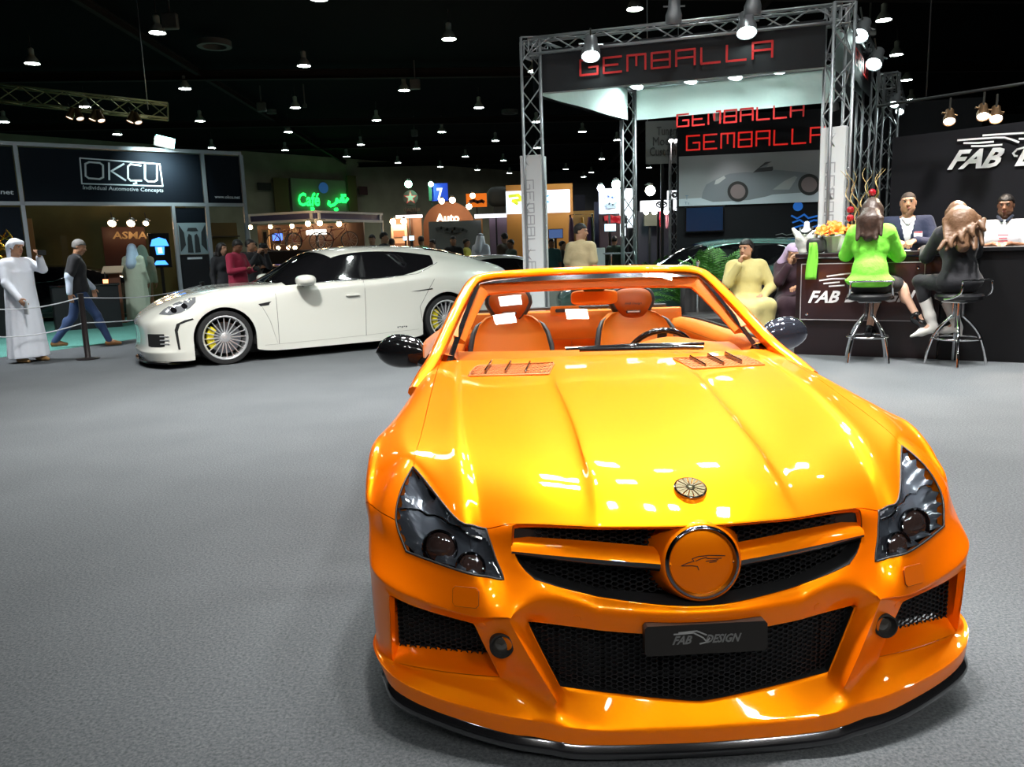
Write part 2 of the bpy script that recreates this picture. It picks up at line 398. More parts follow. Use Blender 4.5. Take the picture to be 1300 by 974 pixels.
def panel(name,part,mt,parent,label=None,side=0,**k):
    V,F,nn,nf,bd,P,N=submesh(part,side=side,**k)
    o=mk(name,V,F,mt,parent,smooth=True)
    me=o.data
    ln=[]; inv_=F[:nf]; PP_=np.array(V[:len(nn)]); fa=np.array(inv_); fnn=np.cross(PP_[fa[:,2]]-PP_[fa[:,0]],PP_[fa[:,3]]-PP_[fa[:,1]]); fnu=fnn/np.maximum(np.linalg.norm(fnn,axis=1,keepdims=True),1e-12)
    adj={}
    for i_,q in enumerate(inv_):
        for v_ in q: adj.setdefault(v_,[]).append(i_)
    hard={v_ for v_,l_ in adj.items() if len(l_)>1 and (fnu[l_]@fnu[l_].T).min()<.88}
    for p in me.polygons:
        for li in p.loop_indices:
            vi=me.loops[li].vertex_index
            if p.index>=nf: ln.append(tuple(p.normal))
            elif vi in hard:
                l_=adj[vi]; w_=(fnu[l_]@fnu[p.index])>.88; v_=fnn[l_][w_].sum(0); ln.append(tuple(v_/max(np.linalg.norm(v_),1e-12)))
            else: ln.append(tuple(nn[vi]))
    me.normals_split_custom_set(ln)
    if label:o['label']=label
    return o
hood=panel('hood','hood',M['orange'],car)
bumper=panel('front_bumper','bumper',M['orange'],car)
for s_ in(1,-1): panel('front_fender','front_fender',M['orange'],car,depth=.03,side=s_); panel('door_panel','door_panel',M['orange'],car,depth=.03,side=s_)
rear=panel('rear_body','rear_body',M['orange'],car,depth=.03)
def loops(part,side=0):
    f=FS[MI==PID.index(part)]
    if side: f=f[(A[f].mean(1)[:,0]*side)>0]
    ed={}
    for q in f:
        for k in range(4): ed[(q[k],q[(k+1)%4])]=1
    nx={a:b for a,b in ed if (b,a) not in ed}
    s=next(iter(nx)); L=[s]
    while nx[L[-1]]!=s: L.append(nx[L[-1]])
    return L
def duct(name,L,vec,shrink,mt,parent,push=.0,squash=(1,1,1)):
    P=A[L]; c=P.mean(0); n=len(L); V=list(map(tuple,P+VN[L]*-.001))
    steps=4
    for s in range(1,steps+1):
        t=s/steps; Q=c+(P-c)*(1-(1-np.array(shrink))*t); Q=Q+np.array(vec)*t; V+=list(map(tuple,Q))
    F=[]
    for s in range(steps):
        for k in range(n):
            a=s*n+k;b=s*n+(k+1)%n; F.append((b,a,a+n,b+n))
    mk(name,V,F,mt,parent,smooth=True,ang=40)
    return np.array(V[-n:])
def inpoly(x,z,poly):
    r=False;n=len(poly);j=n-1
    for i in range(n):
        xi,zi=poly[i];xj,zj=poly[j]
        if (zi>z)!=(zj>z) and x<(xj-xi)*(z-zi)/(zj-zi)+xi: r=not r
        j=i
    return r
def honey(poly,yf,cell,w,flat=1.0,dep=.006):
    # honeycomb wires on the surface y=yf(x,z) inside poly (x,z)
    mb=MB(); xs=[p[0] for p in poly];zs=[p[1] for p in poly]
    dx=cell*1.5;dz=cell*math.sqrt(3)*flat; done=set()
    i0=int(min(xs)/dx)-1;i1=int(max(xs)/dx)+1
    for i in range(i0,i1+1):
        for j in range(int(min(zs)/dz)-1,int(max(zs)/dz)+2):
            cx=i*dx;cz=j*dz+(dz/2 if i%2 else 0)
            H=[(cx+cell*cos(k*pi/3),cz+cell*sin(k*pi/3)*flat) for k in range(6)]
            for k in range(6):
                a,b=H[k],H[(k+1)%6]; mkx=((a[0]+b[0])/2,(a[1]+b[1])/2); key=(round(mkx[0],4),round(mkx[1],4))
                if key in done or not inpoly(*mkx,poly): continue
                done.add(key)
                dxx,dzz=b[0]-a[0],b[1]-a[1];l=math.hypot(dxx,dzz) or 1;nx,nz=-dzz/l*w/2,dxx/l*w/2
                ya,yb=yf(*a),yf(*b)
                V=[(a[0]+nx,ya,a[1]+nz),(b[0]+nx,yb,b[1]+nz),(b[0]-nx,yb,b[1]-nz),(a[0]-nx,ya,a[1]-nz),
                   (a[0]+nx,ya+dep,a[1]+nz),(b[0]+nx,yb+dep,b[1]+nz),(b[0]-nx,yb+dep,b[1]-nz),(a[0]-nx,ya+dep,a[1]-nz)]
                mb.add(V,[(0,1,2,3),(0,4,5,1),(2,6,7,3)])
    return mb
# lower intake
Lp=loops('OPEN_low'); E_=duct('intake_duct',Lp,(0,.09,0),(1,1,1),M['blackplastic'],car)
low=[(p[0],p[2]) for p in E_]
yl=lambda x,z:.052+.42*x*x
mg=honey(low,yl,.0105,.0028,.8,.006).build('intake_mesh',M['meshblk'],car,ang=None,fix=False)
mk('intake_backing',*(lambda L:(L,[tuple(range(len(L)))]))([(p[0],.16,p[2]) for p in E_]),M['black'],car)
# grille
Lg=loops('OPEN_grille'); E_=duct('grille_duct',Lg,(0,.07,0),(1.0,1,1.0),M['blackplastic'],car)
gp=[(p[0],p[2]) for p in E_]
yg=lambda x,z:.112+.40*x*x+(z-.55)*.12
honey([(x*.999,z) for x,z in gp],yg,.0115,.003,.7,.008).build('grille_mesh',M['meshblk'],car,ang=None,fix=False)
mk('grille_backing',[(p[0],.2,p[2]) for p in E_],[tuple(range(len(E_)))],M['black'],car)
# side intakes
for s in(1,-1):
    L=loops('OPEN_side',s)
    P=A[L]; c=P.mean(0); n=len(L)
    inner=P.copy(); inner[:,1]=.30+.0*inner[:,1]; 
    # outer wall runs straight back, floor climbs a little
    inner[:,0]=s*np.minimum(np.abs(P[:,0]),.862); inner[:,2]=np.maximum(P[:,2]-.0,.235)-.02*(P[:,2]>.35)
    inner[:,1]=.235+.30*np.maximum(np.abs(inner[:,0])-.6,0)
    V=list(map(tuple,P))+list(map(tuple,(P+inner)/2))+list(map(tuple,inner)); F=[]
    for q in range(2):
        for k in range(n):
            a=q*n+k;b=q*n+(k+1)%n;F.append((b,a,a+n,b+n))
    mk('side_duct',V,F,M['orange'],car,smooth=True,ang=35)
    poly=[(p[0],p[2]) for p in inner]
    honey(poly,lambda x,z:.225+.30*max(abs(x)-.6,0),.0105,.0028,.8,.006).build('side_mesh',M['meshblk'],car,ang=None,fix=False)
    mk('side_backing',[(p[0],p[1]+.03,p[2]) for p in inner],[tuple(range(n))],M['black'],car)
# head lamps
for s in(1,-1):
    f=FS[MI==PID.index('LAMP')]; f=f[(A[f].mean(1)[:,0]*s)>0]
    u,inv=np.unique(f,return_inverse=True); inv=inv.reshape(f.shape); P=A[u]; N=VN[u]
    lens=mk('headlight',P+N*.001,inv,M['lens'],car,smooth=True)
    L=loops('LAMP',s); c=A[L].mean(0); 
    # dark seal round the lens
    sb=MB(); sb.tube([tuple(A[i]+VN[i]*.0) for i in L],.0035,6,closed=True); sb.build('seal',M['blackplastic'],lens,ang=None)
    # bucket: boundary stays, inside sinks
    bs=set(L); dist=np.array([min(np.linalg.norm(p-A[i]) for i in L[::3]) for p in P])
    dep=np.minimum(dist*1.3,.055)
    Q=P-N*(dep[:,None]+.004)
    top=Q[:,2]>(.60+.17*np.clip((np.abs(Q[:,0])-.6)/.2,-.2,1.5))
    fm=[1 if top[list(q)].mean()>.5 else 0 for q in inv]
    mk('lamp_bucket',Q,inv,[mat('lamp_dark',(.09,.10,.12),.22,.3,.6),mat('lamp_reflector',(.85,.87,.92),.28,.3,bump=(45,.7,.012))],lens,smooth=True,mi=fm)
    for (px,rr,dy) in ((.745,.052,0),(.615,.042,0)):
        # projector lamps sit inside the bucket
        zc=.582 if px>.7 else .562; k=np.argmin((np.abs(P[:,0])-px)**2+(P[:,2]-zc)**2); o=P[k]-N[k]*.050
        d=Vector((-s*-.0,-1,.12)).normalized(); T=frame(o,(1,0,0),(s*.25,-1,.15))
        pb=MB(); pb.lathe([(rr*.2,.0),(rr,.004),(rr*1.08,.018),(rr*.98,.022),(rr*.92,.012)],28,0,T)
        pb.build('lamp_ring',M['dchrome'],lens)
        pb=MB(); pb.lathe([(rr*.9*cos(a),.008+rr*.42*sin(a)) for a in np.linspace(0,pi/2,8)],28,0,T)
        pb.build('projector_lens',mat('projector',(.06,.035,.03),.04,0,1,spec=1),lens)
    # chrome eyebrow dividing the lamp
    pts=[]
    for t in np.linspace(0,1,12):
        x=.60+.25*t; z=.602+.075*t+.012*sin(pi*t)-.03*t*t; k=np.argmin((np.abs(P[:,0])-x)**2+(P[:,2]-z)**2)
        pts.append(tuple(P[k]-N[k]*.016))
    eb=MB(); eb.tube(pts,.0045,6); eb.build('chrome_divider',M['chrome'],lens)
# splitter
def rowpts(name,dx=0,dy=0,z=None,upto=8):
    r=ROWS[RI[name]][1][:upto+1]
    # catmull-rom resample
    P=[np.array(p) for p in r]; P=[P[1]*[-1,1,1]]+P+[2*P[-1]-P[-2]]; out=[]
    for i in range(1,len(P)-2):
        for t in np.linspace(0,1,6)[:-1]:
            a,b,c,d=P[i-1],P[i],P[i+1],P[i+2]
            out.append(.5*((2*b)+(-a+c)*t+(2*a-5*b+4*c-d)*t*t+(-a+3*b-3*c+d)*t**3))
    out.append(P[-2]); return out
rp=rowpts('P'); full=[p*[-1,1,1] for p in rp[:0:-1]]+rp
G=[]
for p in full:
    x,y,z=p; ow=np.array([x*.5,-1,0]); ow/=np.linalg.norm(ow); t=abs(x)/.9
    zt=z+.012
    sec=[(-.02,zt),(-.003,zt-.004),(.002,zt-.014),(.012,zt-.024),(.016,zt-.034),(.012,zt-.046),(-.15,zt-.050)]
    G.append([(x+ow[0]*a,y+ow[1]*a,max(zz,.012)) for a,zz in sec])
mb=MB(); mb.grid(G); mb.build('splitter',M['blackgloss'],car,ang=60)['label']='gloss black splitter under the bumper'
# grille bar: orange upper, black lower
for s in(1,-1):
    pts=[]
    for x in np.linspace(.085,.512,14):
        t=(x-.107)/(.503-.107); y=.082+(.186-.082)*t+.02*0-.012*sin(pi*min(max(t,0),1))*1; zu=.592+(.600-.592)*t+.004*sin(pi*t); zl=.567+(.577-.567)*t
        y=.044+(.160-.044)*t-.006*sin(pi*min(max(t,0),1))
        pts.append((x,y,zu,zl))
    G=[[(s*x,y+.055,zu+.004),(s*x,y+.030,zu+.001),(s*x,y+.012,zu-.006),(s*x,y+.0,zl),(s*x,y+.02,zl-.003)] for x,y,zu,zl in pts]
    mb=MB(); mb.grid(G); mb.build('grille_bar',M['orange'],car,ang=70)
    G=[[(s*x,y+.002,zl-.001),(s*x,y+.004,zl-.014),(s*x,y+.012,zl-.026*(1-.35*i/14)),(s*x,y+.04,zl-.030)] for i,(x,y,zu,zl) in enumerate(pts)]
    mb=MB(); mb.grid(G); mb.build('bar_underside',M['blackgloss'],car,ang=70)
# round badge in its housing
T=frame((0,.055,.568),(1,0,0),(0,-1,.12))@Matrix.Scale(.94,4)
mb=MB(); mb.lathe([(.150,-.10),(.128,-.03),(.118,.010),(.112,.020),(.1085,.022)],64,0,T); bh=mb.build('badge_housing',M['orange'],car,ang=60)
mb=MB(); mb.lathe([(.1085,.020),(.105,.028),(.099,.029),(.0945,.022),(.094,.012)],64,0,T); mb.build('badge_ring',M['dchrome'],car,ang=60)
mb=MB(); mb.lathe([(.095,.014),(.07,.020),(.035,.023),(0.0001,.024)],64,0,T); bd=mb.build('badge_disc',M['orange'],car,ang=60)
# line drawing of a car silhouette on the disc (local x,y of the disc)
def strokes(S,w,T,m,name,parent,z=.0245,dep=.0008):
    mb=MB()
    for L in S:
        for (a,b) in zip(L[:-1],L[1:]):
            d=Vector((b[0]-a[0],b[1]-a[1])); l=d.length
            if l==0: continue
            n=Vector((-d.y,d.x))/l*w/2; e=d/l*w*.3
            P=[(a[0]-e.x+n.x,a[1]-e.y+n.y),(b[0]+e.x+n.x,b[1]+e.y+n.y),(b[0]+e.x-n.x,b[1]+e.y-n.y),(a[0]-e.x-n.x,a[1]-e.y-n.y)]
            mb.prism(P,z,z+dep,0,T)
    return mb.build(name,m,parent,ang=None)
S=[[(-.062,-.006),(-.045,.001),(-.025,.006),(-.030,.013),(-.012,.019),(.02,.021),(.066,.018)],[(-.062,-.006),(-.03,-.007),(-.015,-.010),(-.012,-.02)],
   [(-.02,.006),(-.004,.012),(.012,.016)],[(.012,.012),(.055,.011)],[(.01,.004),(.045,.007)],[(.02,.0),(.04,.002)]]
strokes(S,.0022,T,M['blackplastic'],'emblem_lines',bd)
# hood emblem
e=Vector((0,.160,.741)); T=frame(e,(1,0,0),(0,-.42,1))
mb=MB(); mb.lathe([(.046,-.003),(.046,.003),(.043,.005),(.041,.004)],40,0,T); he=mb.build('hood_emblem',M['dchrome'],car)
mb=MB()
for k in range(16):
    a0=2*pi*(k+.08)/16;a1=2*pi*(k+.92)/16
    mb.prism([(.006*cos((a0+a1)/2),.006*sin((a0+a1)/2)),(.041*cos(a0),.041*sin(a0)),(.041*cos(a1),.041*sin(a1))],.002,.0055 if k%2 else .0045,0,T)
mb.lathe([(.012,.003),(.012,.0065),(0.0001,.0075)],20,0,T); mb.build('emblem_rays',mat('emblem_metal',(.22,.19,.11),.25,.9),he,ang=None)
# plate
pt=MB(); cpt=Vector((0,-.002,.353)); T=frame((0,-.010,.372),(1,0,0),(0,-1,.06))@Matrix.Diagonal((.88,.93,1,1))
w,h_,c=.19,.045,.008
pt.prism([(-w+c,-h_),(w-c,-h_),(w,-h_+c),(w,h_-c),(w-c,h_),(-w+c,h_),(-w,h_-c),(-w,-h_+c)],-.03,.0,0,T)
plate=pt.build('number_plate',M['platebl'],car,ang=30)
mb=MB(); V,F=fit_text('DESIGN',.115,.026,shear=.45,bold=.035,depth=.02); mb.add([(v[0]+.052,v[1],v[2]*.0) for v in V],F,0,False,T@Matrix.Translation((0,0,.0012)))
V,F=fit_text('FAB',.062,.026,shear=.45,bold=.035,depth=.02); mb.add([(v[0]-.075,v[1],v[2]*.0) for v in V],F,0,False,T@Matrix.Translation((0,0,.0012)))
mb.build('plate_lettering',M['greytext'],plate,ang=None,fix=False)
strokes([[(-.10,.018),(-.04,.020),(-.01,.004),(.0,-.008)],[(-.085,.022),(-.03,.025),(0,.012)],[(-.02,-.014),(.0,-.010),(.01,.002)]],.004,T,M['greytext'],'plate_emblem',plate,.0005,.001)
# fog lamps, washer caps, sensors
def onskin(x,z,part='bumper',front=True):
    f=FS[MI==PID.index(part)]; u=np.unique(f); P=A[u]; d=(P[:,0]-x)**2+(P[:,2]-z)**2+(0.02*P[:,1])**2
    k=u[np.argmin(d)]; return A[k],VN[k]
for s in(1,-1):
    p,n=onskin(s*.552,.330); T=frame(tuple(p+np.array([0,-.016,0])),(1,0,0),(s*.0,-1,.12))
    mb=MB(); mb.lathe([(.034,-.05),(.034,.004),(.030,.006),(.024,-.008),(.018,-.016)],28,0,T); fg=mb.build('fog_lamp',M['black'],car)
    mb=MB(); mb.lathe([(.022,-.010),(.014,-.006),(.0001,-.004)],24,0,T); mb.build('fog_lens',mat('fog_glass',(.10,.09,.08),.1,.6,1),fg)
    # washer cap: shallow rounded tile outline
    p,n=onskin(s*.64,.458); T=frame(tuple(p),(1,.25*s,0),tuple(n))
    ww,hh,c=.040,.027,.008; o=[(-ww+c,-hh),(ww-c,-hh),(ww,-hh+c),(ww,hh-c),(ww-c,hh),(-ww+c,hh),(-ww,hh-c),(-ww,-hh+c),(-ww+c,-hh)]
    mb=MB(); mb.prism(o[:-1],-.006,.0015,0,T); mb.build('washer_cap',M['orange'],car,ang=30)
    mb=MB(); mb.tube([T@Vector((a*1.02,b*1.03,-.0005)) for a,b in o[:-1]],.0011,4,closed=True); mb.build('cap_gap',mat('gap_dark',(.25,.06,.0),.6),car,ang=None)
    for (x,z) in ((.60,.375),(.34,.402)):
        p,n=onskin(s*x,z); T=frame(tuple(p),(1,0,0),tuple(n)); mb=MB(); mb.lathe([(.012,-.001),(.0115,.0012),(.0001,.0016)],18,0,T); mb.build('parking_sensor',M['orange'],car)
    # hood vents: a recessed mesh with three fins
    def onhood(x,y,o=0):
        f=np.unique(FS[MI==PID.index('hood')]); d=(A[f,0]-x)**2+(A[f,1]-y)**2; k=f[np.argsort(d)[:4]]; w=1/(np.sqrt((A[k,0]-x)**2+(A[k,1]-y)**2)+.004); w/=w.sum(); return Vector((x,y,(A[k,2]*w).sum()+o))
    q0=Vector((s*.277,1.318,.925)); q1=Vector((s*.617,1.395,.912)); ax=(q1-q0); L_=ax.length; mid=(q0+q1)/2; axn=ax.normalized() if s>0 else -ax.normalized(); T=frame(tuple(onhood(mid.x,mid.y,.001)),axn,(0,-.16,1))
    out=[(-L_/2*.97,-.088),(L_/2*.93,-.092),(L_/2,-.03),(L_/2*.98,.05),(L_/2*.9,.085),(-L_/2*.96,.090),(-L_/2*1.0,.05)]
    if s<0: out=[(-a,b) for a,b in out][::-1]
    def V_(a,b,o): p=T@Vector((a,b,0)); return onhood(p.x,p.y,o)
    mb=MB(); nn=24; G=[]
    ys_=lambda x:(min(b for a,b in out)+.002,max(b for a,b in out)-.002)
    for i in range(nn+1):
        x=min(a for a,b in out)+(max(a for a,b in out)-min(a for a,b in out))*(i/nn); G.append([V_(x,y,.0012) for y in np.linspace(-.085,.085,9)])
    mb.grid(G); vt=mb.build('hood_vent',mat('vent_back',(.07,.018,.003),.7),car,ang=60)
    hb=MB()
    for i in range(-14,15):
        for sg in(-1,1):
            x0=i*.02; pl=[]
            for t in np.linspace(-.09,.09,17):
                x=x0+sg*t
                if inpoly(x,t,out): pl.append(V_(x,t,.004))
            if len(pl)>1: hb.tube(pl,.0018,4)
    hb.tube([V_(a*1.01,b*1.02,.003) for a,b in out],.004,6,closed=True)
    hb.build('vent_mesh',M['orange_seatdk'],vt,ang=None)
    for x in(-.10,-.015,.07):
        fb=MB(); fb.box((x,0,.012),(.008,.14,.022),0,.002,T); fb.build('vent_fin',M['dchrome'],vt,ang=None)
# ---------------------------------------------------------------- windscreen, cockpit
def crv(a,b,c,n=14):  # quadratic through a, mid b, c
    a,b,c=map(Vector,(a,b,c)); out=[]
    for t in np.linspace(0,1,n):
        out.append(a*(1-t)*(1-2*t)+b*4*t*(1-t)+c*t*(2*t-1))
    return out
HT=1.288
base=crv((-.735,1.645,.925),(0,1.53,.935),(.735,1.645,.925),21)
head=crv((-.575,2.125,HT-.012),(0,2.06,HT),(.575,2.125,HT-.012),21)
G=[[base[i].lerp(head[i],t)+Vector((0,-.012*sin(pi*t),.012*sin(pi*t))) for t in np.linspace(0,1,10)] for i in range(21)]
mb=MB(); mb.grid([[tuple(p) for p in r] for r in G]); ws=mb.build('windscreen',M['glass'],car)
# black border on the glass: thin strips just inside its rim
def strip(P,Q,m,name,parent,th=.004,lift=.0015):
    mb=MB(); mb.grid([[tuple(Vector(p)+Vector((0,-.6,.8))*lift),tuple(Vector(q)+Vector((0,-.6,.8))*lift)] for p,q in zip(P,Q)]); return mb.build(name,m,parent)
Lft=G[0];Rgt=G[-1]
hd2=[G[i][-1].lerp(G[i][-2],.62) for i in range(21)]
strip([g[-1] for g in G],hd2,M['blackgloss'],'glass_border',ws)
for cidx in (0,-1):
    nb=1 if cidx==0 else -2
    strip(G[cidx],[G[cidx][k].lerp(G[nb][k],.38) for k in range(10)],M['blackgloss'],'glass_border',ws)
# A pillars and header: one orange frame of swept section, black rubber inside edge
def sweep(path,secf,m,name,parent,closed=True,ang=50):
    P=[Vector(p) for p in path];G=[]
    for i,p in enumerate(P):
        t=(P[min(i+1,len(P)-1)]-P[max(i-1,0)]).normalized()
        n=Vector((0,-.62,.78)); n=(n-t*n.dot(t)).normalized(); b=t.cross(n)
        G.append([tuple(p+b*u+n*w) for u,w in secf(i/(len(P)-1))])
    mb=MB(); mb.grid(G,closev=closed); 
    if closed: mb.add(G[0],[tuple(range(len(G[0])))]); mb.add(G[-1],[tuple(range(len(G[0])))[::-1]])
    return mb.build(name,m,parent,ang=ang)
path=[]
pl=[(-.86,1.36,.845),(-.83,1.47,.893),(-.800,1.56,.93),(-.772,1.65,.975),(-.735,1.76,1.045),(-.690,1.89,1.130),(-.645,2.01,1.205),(-.612,2.08,1.252),(-.580,2.118,1.278),(-.52,2.128,1.292),(-.40,2.118,1.299),(-.2,2.105,1.304),(0,2.10,1.306)]
pl=pl+[(-x,y,z) for x,y,z in pl[-2::-1]]
def cr_path(P,k=4):
    P=[np.array(p,float) for p in P]; P=[2*P[0]-P[1]]+P+[2*P[-1]-P[-2]]; o=[]
    for i in range(1,len(P)-2):
        for t in np.linspace(0,1,k+1)[:-1]:
            a,b,c,d=P[i-1],P[i],P[i+1],P[i+2]; o.append(.5*((2*b)+(-a+c)*t+(2*a-5*b+4*c-d)*t*t+(-a+3*b-3*c+d)*t**3))
    o.append(P[-2]); return o
sec=lambda t:[(-.026,.010),(-.010,.020),(.012,.018),(.030,.004),(.034,-.02),(.018,-.04),(-.012,-.042),(-.028,-.022)]
def outersec(t):
    return [(u if True else -u,w) for u,w in sec(t)]
fr=sweep(cr_path(pl),lambda t:[(-u,w) for u,w in sec(t)],M['orange'],'windscreen_frame',car)
tr=[p for p in cr_path(pl) if p[1]>1.755]
sweep(tr,lambda t:[(.034,-.006),(.060,-.012),(.092,-.034),(.088,-.050),(.040,-.055)],M['orange_leather'],'pillar_trim',car)
# rear view mirror and its console
def superell(c,rx,ry,rz,n=24,e=.6,T=None):
    V=[]
    sg=lambda v,p: math.copysign(abs(v)**p,v)
    G=[]
    for i in range(n+1):
        a=-pi/2+pi*i/n; r=[]
        for j in range(n):
            b=2*pi*j/n; r.append((c[0]+rx*sg(cos(a),e)*sg(cos(b),e),c[1]+ry*sg(cos(a),e)*sg(sin(b),e),c[2]+rz*sg(sin(a),e)))
        G.append(r)
    return G
c0=cpix(754,362,1,2.16); mb=MB()
mb.prism([(-.105,.035),(.105,.035),(.085,.0),(.05,-.045),(-.05,-.045),(-.085,0)],-.02,.03,0,frame((c0.x,2.16,c0.z+.015),(1,0,0),(0,-1,.35))); mb.build('mirror_console',M['blackplastic'],car,ang=30)
c1=cpix(755,377,1,2.20); mb=MB(); mb.grid(superell((c1.x,2.22,c1.z-.004),.125,.018,.040,20,.45),closev=True); im=mb.build('interior_mirror',M['orange_leather'],car)
mb=MB(); mb.grid(superell((c1.x,2.235,c1.z-.004),.115,.008,.034,20,.45),closev=True); mb.build('mirror_glass',M['dchrome'],im)
# wiper
w0=cpix(717,453,1,1.60);w1=cpix(893,445,1,1.62)
mb=MB(); a=Vector((w0.x,1.575,.972));b=Vector((w1.x,1.61,.968)); m1=(a+b)/2+Vector((0,-.012,.004))
mb.tube([a,m1,b],[.007,.011,.007],8); mb.tube([a+Vector((.06,-.028,-.004)),b+Vector((-.1,-.05,-.008)),b+Vector((-.02,-.06,-.012))],.009,8)
mb.box(tuple((a+b)/2+Vector((-.02,-.02,.002))),(.05,.03,.02),0,.005); mb.build('wiper',M['blackgloss'],car)
# cowl trim under the glass (orange leather dash top behind it)
def swirl(): pass
dash=[]
for x in np.linspace(-.70,.70,29):
    yy=1.60+.10*(x/.7)**2; hump=.045*math.exp(-((x-.36)/.17)**2)
    dash.append([(x,yy,.905),(x,yy+.06,.915),(x,yy+.16,.925+hump*.6),(x,yy+.26,.93+hump),(x,yy+.31,.915+hump*.9),(x,yy+.33,.86),(x,yy+.30,.74),(x,yy+.26,.60)])
mb=MB(); mb.grid(dash); mb.build('dashboard',M['orange_leather'],car,ang=50)
mb=MB()
mb.box((.36,2.0,.86),(.30,.02,.10),0,.01); mb.build('instrument_cluster',M['black'],car)
# cockpit tub
mb=MB(); mb.grid([[(x,y,z) for x,z in ((-.80,.90),(-.775,.80),(-.76,.55),(-.72,.38),(-.3,.33),(.3,.33),(.72,.38),(.76,.55),(.775,.80),(.80,.90))] for y in (1.62,2.0,2.4,2.75,3.0)])
mb.build('cockpit_tub',M['orange_leather'],car,ang=30)
mb=MB(); mb.box((0,2.2,.45),(.22,1.1,.24),0,.04); mb.box((0,2.62,.60),(.20,.36,.10),0,.03); mb.build('centre_console',M['orange_leather'],car)
mb=MB(); mb.box((0,1.62,.45),(1.5,.03,.86),0); mb.build('firewall',M['black'],car)
# door caps: padded orange rail with a black inner trim
for s in(1,-1):
    P=cr_path([(s*.80,1.66,.935),(s*.80,2.0,.945),(s*.79,2.4,.95),(s*.775,2.75,.955),(s*.73,3.0,.955)],5)
    G=[]
    for p in P:
        G.append([(p[0]+s*.01,p[1],p[2]-.012),(p[0],p[1],p[2]+.008),(p[0]-s*.05,p[1],p[2]+.022),(p[0]-s*.10,p[1],p[2]+.012),(p[0]-s*.125,p[1],p[2]-.03),(p[0]-s*.12,p[1],p[2]-.09),(p[0]-s*.06,p[1],p[2]-.11)])
    mb=MB(); mb.grid(G); mb.build('door_cap',M['orange_leather'],car,ang=70)
    mb=MB(); mb.tube([(p[0]-s*.004,p[1],p[2]+.016) for p in P],.009,8); mb.build('window_seal',M['blackplastic'],car)
    mb=MB(); mb.tube([(p[0]-s*.118,p[1],p[2]-.035) for p in P[4:]],.007,8); mb.build('door_piping',M['black_leather'],car)
# rear bulkhead
mb=MB(); mb.grid([[(x,y,z) for x in np.linspace(-.70,.70,15)] for y,z in ((3.14,.95),(3.08,1.02),(3.00,1.035),(2.955,1.03),(2.945,1.0),(2.96,.80),(2.92,.60),(2.80,.40))])
bk=mb.build('rear_bulkhead',M['orange_leather'],car,ang=50)
mb=MB(); mb.box((0,2.945,.86),(1.25,.012,.004),0); mb.box((0,2.94,.74),(.004,.012,.22),0);mb.box((-.12,2.94,.74),(.004,.012,.22),0); mb.build('bulkhead_seam',M['orange_seatdk'],bk,ang=None)
sp=cpix(717,394,1,2.935); mb=MB(); mb.prism([(-.085,-.026),(.085,-.026),(.093,0),(.085,.026),(-.085,.026),(-.093,0)],0,.012,0,frame((sp.x,2.94,sp.z),(1,0,0),(0,-1,0))); bz=mb.build('speaker_bezel',M['orange_leather'],car,ang=30)
mb=MB(); mb.prism([(-.055,-.011),(.055,-.011),(.062,0),(.055,.011),(-.055,.011),(-.062,0)],0,.016,0,frame((sp.x,2.94,sp.z),(1,0,0),(0,-1,0))); mb.build('speaker_slot',M['black_leather'],bz,ang=30)
# deck rail (folded wind deflector)
mb=MB(); mb.tube([(-.62,3.04,1.045),(-.3,3.02,1.05),(.3,3.02,1.05),(.62,3.04,1.045)],.010,8); mb.build('deflector_bar',M['black_leather'],car)
